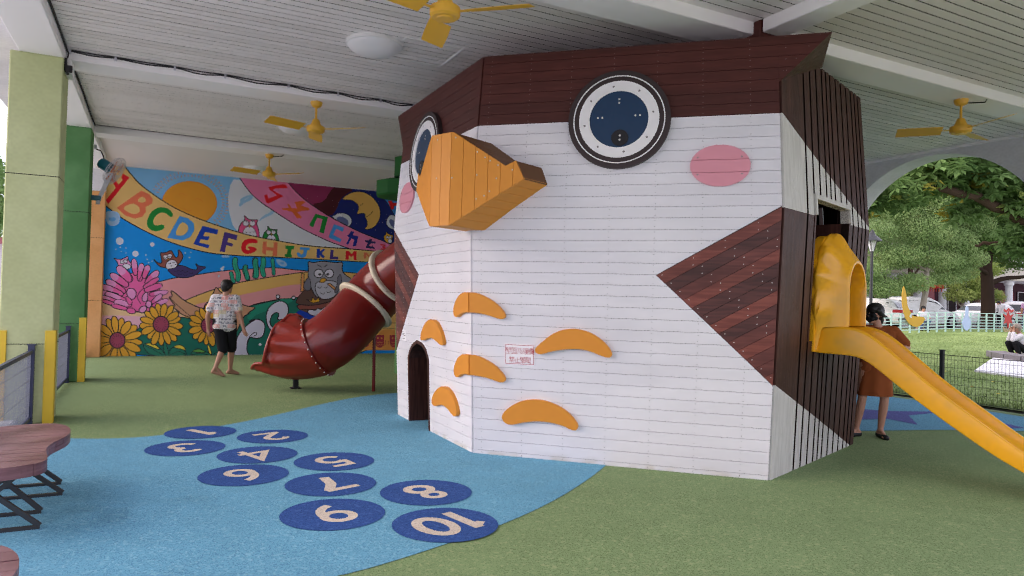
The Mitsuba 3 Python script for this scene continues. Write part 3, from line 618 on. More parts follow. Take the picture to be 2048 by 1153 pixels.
# ------------------------------------------------------------------ signs on the front and by the door
GL = {'壁':[[(0,10),(4,10)],[(4,10),(4,7.6)],[(.3,10),(.1,5.6)],[(.4,7.6),(4,7.6)],[(1,6.7),(3.8,6.7),(3.8,4.8),(1,4.8),(1,6.7)],[(5.6,10.2),(9.6,10.2)],[(7.5,11),(7.5,10.2)],[(6.4,9.7),(6.7,8.7)],[(8.8,9.7),(8.4,8.7)],[(5.3,8.4),(9.9,8.4)],[(5.6,7),(9.6,7)],[(7.5,8.4),(7.5,5)],[(1.5,3),(8.5,3)],[(5,4.5),(5,.4)],[(.3,.3),(9.7,.3)]],
 '面':[[(0,10),(10,10)],[(5,10),(4.4,8)],[(.8,8),(9.2,8),(9.2,0),(.8,0),(.8,8)],[(3.6,8),(3.6,.2)],[(6.4,8),(6.4,.2)],[(3.6,5.3),(6.4,5.3)],[(3.6,2.8),(6.4,2.8)]],
 '及':[[(.8,9.5),(7,9.5),(6.2,6.3),(8.6,6.3),(6.8,2.6),(4.6,.2)],[(2.6,9.5),(2.2,4),(.2,.2)],[(3,6.3),(5.2,2.6),(9.8,.2)]],
 '護':[[(1.5,10.4),(2.4,9.6)],[(0,8.8),(3.6,8.8)],[(.5,7.2),(3,7.2)],[(.5,5.8),(3,5.8)],[(.5,4.3),(3,4.3),(3,1.6),(.5,1.6),(.5,4.3)],[(4.4,9.4),(10,9.4)],[(6,10.4),(6,8.6)],[(8.4,10.4),(8.4,8.6)],[(5.6,8.4),(4.5,6.4)],[(5.4,7.2),(5.4,3.6)],[(5.4,7.2),(9.6,7.2)],[(5.4,6),(9.4,6)],[(5.4,4.9),(9.4,4.9)],[(5.4,3.7),(9.8,3.7)],[(7.4,8),(7.4,3.7)],[(4.8,2.6),(9,2.6),(7,.8),(4.4,0)],[(5.8,2.2),(7.6,.8),(10,0)]],
 '欄':[[(0,7.4),(3,7.4)],[(1.6,10.4),(1.6,0)],[(1.5,7),(0,3.6)],[(1.8,6.4),(3,4.8)],[(3.8,10.2),(3.8,0)],[(3.8,10.2),(6.2,10.2),(6.2,7.4),(3.8,7.4)],[(3.8,8.8),(6.2,8.8)],[(7.4,10.2),(9.8,10.2),(9.8,0),(9.2,.4)],[(7.4,10.2),(7.4,7.4),(9.8,7.4)],[(7.4,8.8),(9.8,8.8)],[(4.8,6),(8.8,6)],[(6.8,7),(6.8,.4)],[(5.2,4.9),(8.4,4.9),(8.4,2.9),(5.2,2.9),(5.2,4.9)],[(6.6,2.8),(4.8,1)],[(7,2.8),(8.8,1)]],
 '禁':[[(.4,8.8),(4.6,8.8)],[(2.5,10.4),(2.5,5.4)],[(2.4,8.4),(.3,5.8)],[(2.7,8.2),(4.3,6.4)],[(5.4,8.8),(9.6,8.8)],[(7.5,10.4),(7.5,5.4)],[(7.4,8.4),(5.3,5.8)],[(7.7,8.2),(9.7,5.8)],[(2,4.7),(8,4.7)],[(.3,3.3),(9.7,3.3)],[(5,3.3),(5,0)],[(3,2.4),(1.4,.4)],[(7,2.4),(8.6,.4)]],
 '止':[[(5.2,10),(5.2,.4)],[(5.2,6),(8.8,6)],[(2.2,6.6),(2.2,.4)],[(.2,.4),(9.8,.4)]],
 '攀':[[(0,9),(2.8,9)],[(1.4,10.4),(1.4,6)],[(1.3,8.8),(.1,6.8)],[(7.2,9),(10,9)],[(8.6,10.4),(8.6,6)],[(8.7,8.8),(9.9,6.8)],[(3.8,10),(6,8.4)],[(6,10),(3.8,8.4)],[(3.8,8),(6,6.6)],[(6,8),(3.8,6.6)],[(0,5.4),(10,5.4)],[(3.8,5.4),(.6,3.4)],[(6.2,5.4),(9.4,3.4)],[(2.6,3.6),(7.4,4.1)],[(2,2.5),(8,2.5)],[(.8,1.2),(9.2,1.2)],[(5,4),(5,0),(4.2,.3)]],
 '爬':[[(.4,9.6),(4.4,10)],[(1,9.6),(.9,3.6),(.1,.8)],[(2.4,9.6),(2.4,1.4),(3.6,2.2)],[(3.5,9.8),(3.8,4),(5,1.4),(9.8,.4)],[(5.4,9.2),(9.2,9.2),(9.2,5.4),(5.4,5.4)],[(5.4,9.2),(5.4,2.4),(9.6,2.4),(9.6,3.6)],[(7.3,9.2),(7.3,5.4)]]}
def glyphs(txt, x, y, h, pit, w=.07):
    out = []
    for k, ch in enumerate(txt):
        for st in GL[ch]: out.append(LineString([(x+k*pit+p[0]/10*h*.92, y+p[1]/10.4*h) for p in st]).buffer(h*w/1.6, cap_style=2, quad_segs=2))
    return unary_union(out)
t = thing('warning_sign', 'white sign with red border and red Chinese lettering forbidding climbing', 'sign')
b_ = sbox(.323,.896,.614,1.093)
obj('plate', slab(b_, F1, TH, .027, True), 'mat_sign_white', t)
obj('border', slab(b_.buffer(-.006).difference(b_.buffer(-.011)), F1, .0265, .0277), 'mat_sign_red', t)
obj('lettering', slab(glyphs('壁面及護欄', .336, 1.000, .060, .0545, .055), F1, .0265, .0277), 'mat_sign_red', t)
obj('lettering', slab(glyphs('禁止攀爬', .364, .914, .060, .0545, .055), F1, .0265, .0277), 'mat_sign_red', t)
t = thing('notice', 'small white paper notice with lines of black print above the arched doorway', 'sign')
b_ = sbox(.235,.965,.385,1.105)
obj('sheet', slab(b_, F0, TH, .0235), 'mat_sign_white', t)
obj('print', slab(unary_union([sbox(.25,1.078-k*.021,.30+.035*((k*7)%3),1.085-k*.021) for k in range(5)]), F0, .0234, .0242), 'mat_black', t)

# ------------------------------------------------------------------ yellow slide out of the right wall
td = np.array([OP[3][0]-OP[2][0], OP[3][1]-OP[2][1], 0]); td /= np.linalg.norm(td); no = fnorm(2,3)
def SP(t, d, z):
    t, d, z = np.broadcast_arrays(*[np.asarray(a, float) for a in (t, d, z)])
    b = corner(2, 1.3)*[1,1,0]
    return b+td*t[...,None]+no*d[...,None]+np.stack([0*z,0*z,z],-1)
ys = thing('yellow_slide', 'glossy yellow plastic slide with an arched hood at its top', 'slide')
top = smoothpts([(-.02,1.35),(.18,1.352),(.33,1.35),(.47,1.31),(.60,1.215),(.78,1.06),(1.0,.865),(1.34,.62),(1.68,.375),(2.0,.21),(2.35,.14)], 2, False)
bot = smoothpts([(-.02,1.09),(.18,1.085),(.37,1.082),(.48,1.04),(.62,.935),(.79,.80),(1.0,.645),(1.25,.475),(1.5,.315),(1.75,.19),(2.0,.11),(2.35,.08)], 2, False)
dd = np.linspace(0, 2.35, 44); zt = np.interp(dd, top[:,0], top[:,1]); zb = np.interp(dd, bot[:,0], bot[:,1]); zt = np.maximum(zt, zb+.09)
T0, T1 = .95, 1.60
rings = []
for d, a, b in zip(dd, zb, zt):
    m = a+min(.07, (b-a)*.35); r = min(.03, (b-a)*.2)
    half_ = [(T0+.012,a),(T0,a+.02),(T0,b-r),(T0+.012,b-.006),(T0+.032,b),(T0+.055,b-.006),(T0+.068,b-r),(T0+.075,m+.05),(T0+.12,m+.006),(T0+.2,m)]
    pr_ = half_+[(T0+T1-t_, z_) for t_, z_ in half_[::-1]]
    rings.append([SP(t_, d, z_) for t_, z_ in pr_])
obj('chute', loft(rings, caps=True), 'mat_slide_yellow', ys, smooth=35)
def archring(hw, zc, rz, z0, n=26, lump=0):
    pts = [(-hw, z0+(zc-z0)*k/6) for k in range(6)]
    for a in np.linspace(PI, 0, n):
        q = 1+lump*.05*abs(math.sin(2.5*a)); pts.append((hw*math.cos(a)*q, zc+rz*math.sin(a)*q))
    pts += [(hw, zc-(zc-z0)*(k+1)/6) for k in range(6)]
    return pts
tc = (T0+T1)/2
base = [(.0,.40,1.80,.44,1.10),(.05,.395,1.80,.44,1.12),(.09,.365,1.79,.40,1.34),(.13,.34,1.78,.375,1.345),(.18,.325,1.765,.36,1.345),(.24,.305,1.74,.335,1.35),(.285,.288,1.71,.305,1.35),(.303,.272,1.70,.288,1.35),(.300,.255,1.70,.268,1.35),(.2,.235,1.70,.25,1.35),(-.12,.235,1.70,.25,1.33)]
ba = np.array(base[:8]); ui = np.linspace(0, 7, 30)
base = [tuple(np.interp(u_, range(8), ba[:,q_]) for q_ in range(5)) for u_ in ui]+base[8:]
R_ = []
for i, (d, hw, zc, rz, z0) in enumerate(base):
    ring = []
    for t_, z_ in archring(hw, zc, rz, z0, 60):
        th = math.atan2(z_-1.72, t_); b_ = 0
        if 0 < i < 29:
            for ta, am, dc in ((PI+.42,.10,.08),(PI-.22,.115,.09),(2.35,.11,.12),(1.62,.105,.13),(.85,.105,.12),(.25,.11,.09),(-.42,.10,.08)):
                x_ = (th-ta+PI) % (2*PI)-PI; b_ += am*math.exp(-(x_/.25)**2-((d-dc)/.075)**2)
        ring.append(SP(tc+t_+b_*math.cos(th), d, z_+b_*math.sin(th)))
    R_.append(ring)
obj('hood', loft(R_, closed=False), 'mat_slide_yellow', ys, smooth=60)
fl = Polygon([(tc+a, b) for a, b in archring(.43, 1.80, .45, 1.10)]).difference(Polygon([(tc+a, b) for a, b in archring(.24, 1.70, .25, 1.0)]))
obj('flange', slab(fl, lambda s, z, d: SP(s, d, z), -.05, .035, True), 'mat_slide_yellow', ys)
obj('mount', cat_([bx(0,0.001,0,.001,0,.001)]+[(SP(np.array([a,b,b,a,a,b,b,a]), np.array([-.1,-.1,.01,.01]*2), np.array([z0]*4+[z1]*4)), BF) for a,b,z0,z1 in ((T0-.15,T0-.03,1.125,1.19),(T0-.15,T0-.05,2.13,2.23),(T1+.03,T1+.14,2.0,2.1))]), 'mat_slide_yellow', ys)
obj('foot', bar(SP(tc-.2,2.0,0), SP(tc-.2,2.0,.13), .05, .05), 'mat_dark_steel', ys); obj('foot', bar(SP(tc+.2,2.0,0), SP(tc+.2,2.0,.13), .05, .05), 'mat_dark_steel', ys)

# ------------------------------------------------------------------ red tube slide behind
rs = thing('tube_slide', 'glossy dark red spiral tube slide with cream rings and a flared exit', 'slide')
path = smoothpts([(4.3,8.9,2.25),(3.85,9.7,2.2),(3.6,10.3,2.09),(3.38,10.70,1.83),(3.19,10.93,1.60),(2.98,10.94,1.35),(2.70,10.84,1.05),(2.50,10.82,.86),(2.36,10.87,.75),(2.26,10.93,.69)], 3, False)
def cutpath(i0, i1): return path[i0:i1]
n = len(path); dist = np.r_[0, np.cumsum(np.linalg.norm(np.diff(path, axis=0), axis=1))]
def at(s): return np.array([np.interp(s, dist, path[:,k]) for k in range(3)])
def near(p): return dist[np.argmin(np.linalg.norm(path-np.array(p), axis=1))]
s1, s2 = near((2.98,10.92,1.35)), near((3.38,10.68,1.83)); RT = .44
for a, b in ((0, s2-.02), (s2+.02, s1-.02), (s1+.02, dist[-1])):
    obj('tube_section', tube([at(u) for u in np.linspace(a, b, 14)], RT, 40, False), 'mat_slide_red', rs, smooth=60)
for s in (s1, s2):
    q = [at(s-.046), at(s-.045), at(s-.027), at(s), at(s+.027), at(s+.045), at(s+.046)]
    obj('ring', tube(q, [RT-.01,RT+.045,RT+.066,RT+.073,RT+.066,RT+.045,RT-.01], 44, False), 'mat_ring_cream', rs, smooth=50)
e = at(dist[-1]); dv = e-at(dist[-1]-.12); dv /= np.linalg.norm(dv); hd = np.array([dv[0],dv[1],0]); hd /= np.linalg.norm(hd)
fa, fb_, _ = frame(dv); 
q = [e-dv*.03, e-dv*.029, e+dv*.004, e+dv*.005]
obj('flange', tube(q, [RT-.01,RT+.045,RT+.045,RT-.01], 44, False), 'mat_slide_red', rs, smooth=30)
bo = []
for k in range(26):
    a = k/26*2*PI; c = e+(RT+.046)*(math.cos(a)*fa+math.sin(a)*fb_)-dv*.012
    s_ = trimesh.creation.icosphere(subdivisions=1, radius=.012); bo.append((np.array(s_.vertices)+c, np.array(s_.faces)))
obj('bolt', cat_(bo), 'mat_screw', rs, kind='stuff')
lat = np.cross([0,0,1], hd)
hd = np.array([-.80,.60,0]); lat = np.cross([0,0,1], hd)
R_ = []
for i, u in enumerate(np.linspace(0, 1, 46)):
    th = PI*np.interp(u, [0,.36,.48,.54,.59,.63,.68,.76,.9,1], [1,.985,.94,.80,.58,.42,.345,.31,.26,.16]); rr = RT+.02+.045*min(1,u*2.2); a1 = max(0,1-u*3)
    c = e+dv*.0+hd*(.95*u)+np.array([0,0,-.06*math.sin(u*PI)+.06*u])
    ax1 = hd*(1-a1)+dv*a1; ax1 /= np.linalg.norm(ax1); l1 = np.cross([0,0,1], ax1); l1 /= np.linalg.norm(l1); upv = np.cross(ax1, l1)
    ring = []
    for a in np.linspace(-th, th, 56):
        wob = 1+.06*math.cos(abs(a)*10.5)*min(1,u*2.2)*(1 if abs(a) > .8 else abs(a)/.8)
        ring.append(c+rr*wob*math.sin(a)*l1-upv*rr*math.cos(a)*(1-.12*u if abs(a) < PI/2 else 1)*wob)
    R_.append(ring)
inner_ = [[p+(c_.mean(0)-p)*.05 for p in c_] for c_ in map(np.array, R_)]
full = [list(r)+list(np.array(i_)[::-1]) for r, i_ in zip(R_, inner_)]
obj('exit_chute', loft(full, closed=True), 'mat_slide_red_exit', rs, smooth=50)
lipc = np.array(R_[-1]); 
edge_ = [r[0] for r in R_[14:]]+list(lipc)+[r[-1] for r in R_[14:][::-1]]
obj('exit_lip', tube(smoothpts(np.array(edge_)[::2], 1, False), .024, 8), 'mat_slide_red_exit', rs, smooth=True)
obj('post', tube([(3.124,10.808,0),(3.11,10.815,.9)], .026, 12), 'mat_slide_red', rs, smooth=30)
obj('foot', cat_([cbx(2.0,2.08,11.43,11.51,0,.22,.004), cbx(1.96,2.12,11.39,11.55,0,.012,.003)]), 'mat_black', rs)
# ------------------------------------------------------------------ painted wall
mw = thing('mural_wall', 'end wall with a bright painted mural of owls, sun, sunflowers and letters', 'wall')
obj('base', bx(-1.036, 11.65, 17.772, 18.0, 0, ZC), 'mat_wall_white', mw)
MOTIF = 'sky sun cloud night_sky moon night_cloud night_owl blue_ribbon pink_ribbon bopomofo perched_owl water sand grass_hill alphabet_ribbon letter bubble seaweed diving_owl pink_owl anemone flying_owl sunflower_leaf sunflower wave rowing_owl owl_strip'.split()
PAINT = 'sky rayorange sunrim sun cloud cloudblue night nightplum nightwine star moon brown slate gold white ribbonblue red pinkband black tangerine forest cornflower navy ink raspberry green water rosedune ochre sandlight rosepale fir firlight sandyellow salmon royal indigo bubble bubbleblue bubblewhite weed tailpurple ownbrown pinklight pinkdark taupe fir2 leafyellow leafgreen golddark core coredark wavewhite coffee orangewood grey greydark greylight apricot maroon'.split()
PRGB = dict(sky=(112,168,205),rayorange=(205,120,75),sunrim=(200,120,40),sun=(228,158,48),cloud=(186,192,196),cloudblue=(135,178,205),night=(16,28,92),nightplum=(120,38,75),nightwine=(62,16,26),star=(180,160,170),moon=(224,180,94),brown=(100,62,30),slate=(82,92,132),gold=(228,172,54),white=(214,214,220),ribbonblue=(50,120,180),red=(186,26,34),pinkband=(212,120,158),black=(28,20,28),tangerine=(226,108,52),forest=(22,112,42),cornflower=(66,142,206),navy=(20,32,112),ink=(34,30,78),raspberry=(206,80,128),green=(26,112,46),water=(8,124,194),rosedune=(206,142,142),ochre=(208,168,94),sandlight=(230,196,146),rosepale=(224,176,186),fir=(24,94,78),firlight=(30,118,94),sandyellow=(226,190,116),salmon=(222,118,80),royal=(20,52,142),indigo=(62,46,108),bubble=(150,190,222),bubbleblue=(90,150,200),bubblewhite=(206,218,230),weed=(36,142,112),tailpurple=(56,46,88),ownbrown=(118,68,58),pinklight=(224,150,196),pinkdark=(206,92,146),taupe=(166,126,96),fir2=(36,106,82),leafyellow=(190,174,62),leafgreen=(84,142,62),golddark=(176,118,40),core=(134,58,78),coredark=(84,30,46),wavewhite=(204,204,216),coffee=(84,62,54),orangewood=(226,160,96),grey=(128,128,134),greydark=(100,100,108),greylight=(160,160,166),apricot=(222,152,72),maroon=(140,42,52))
def paintcol(rgb):
    c = np.array(lin(*rgb))*(1.02,.97,1.03)/.64; return (c*min(1, .80/c.max())).tolist()
for n_, rgb in PRGB.items():
    mat('mat_paint_'+n_, paintcol(rgb), .55, .25)
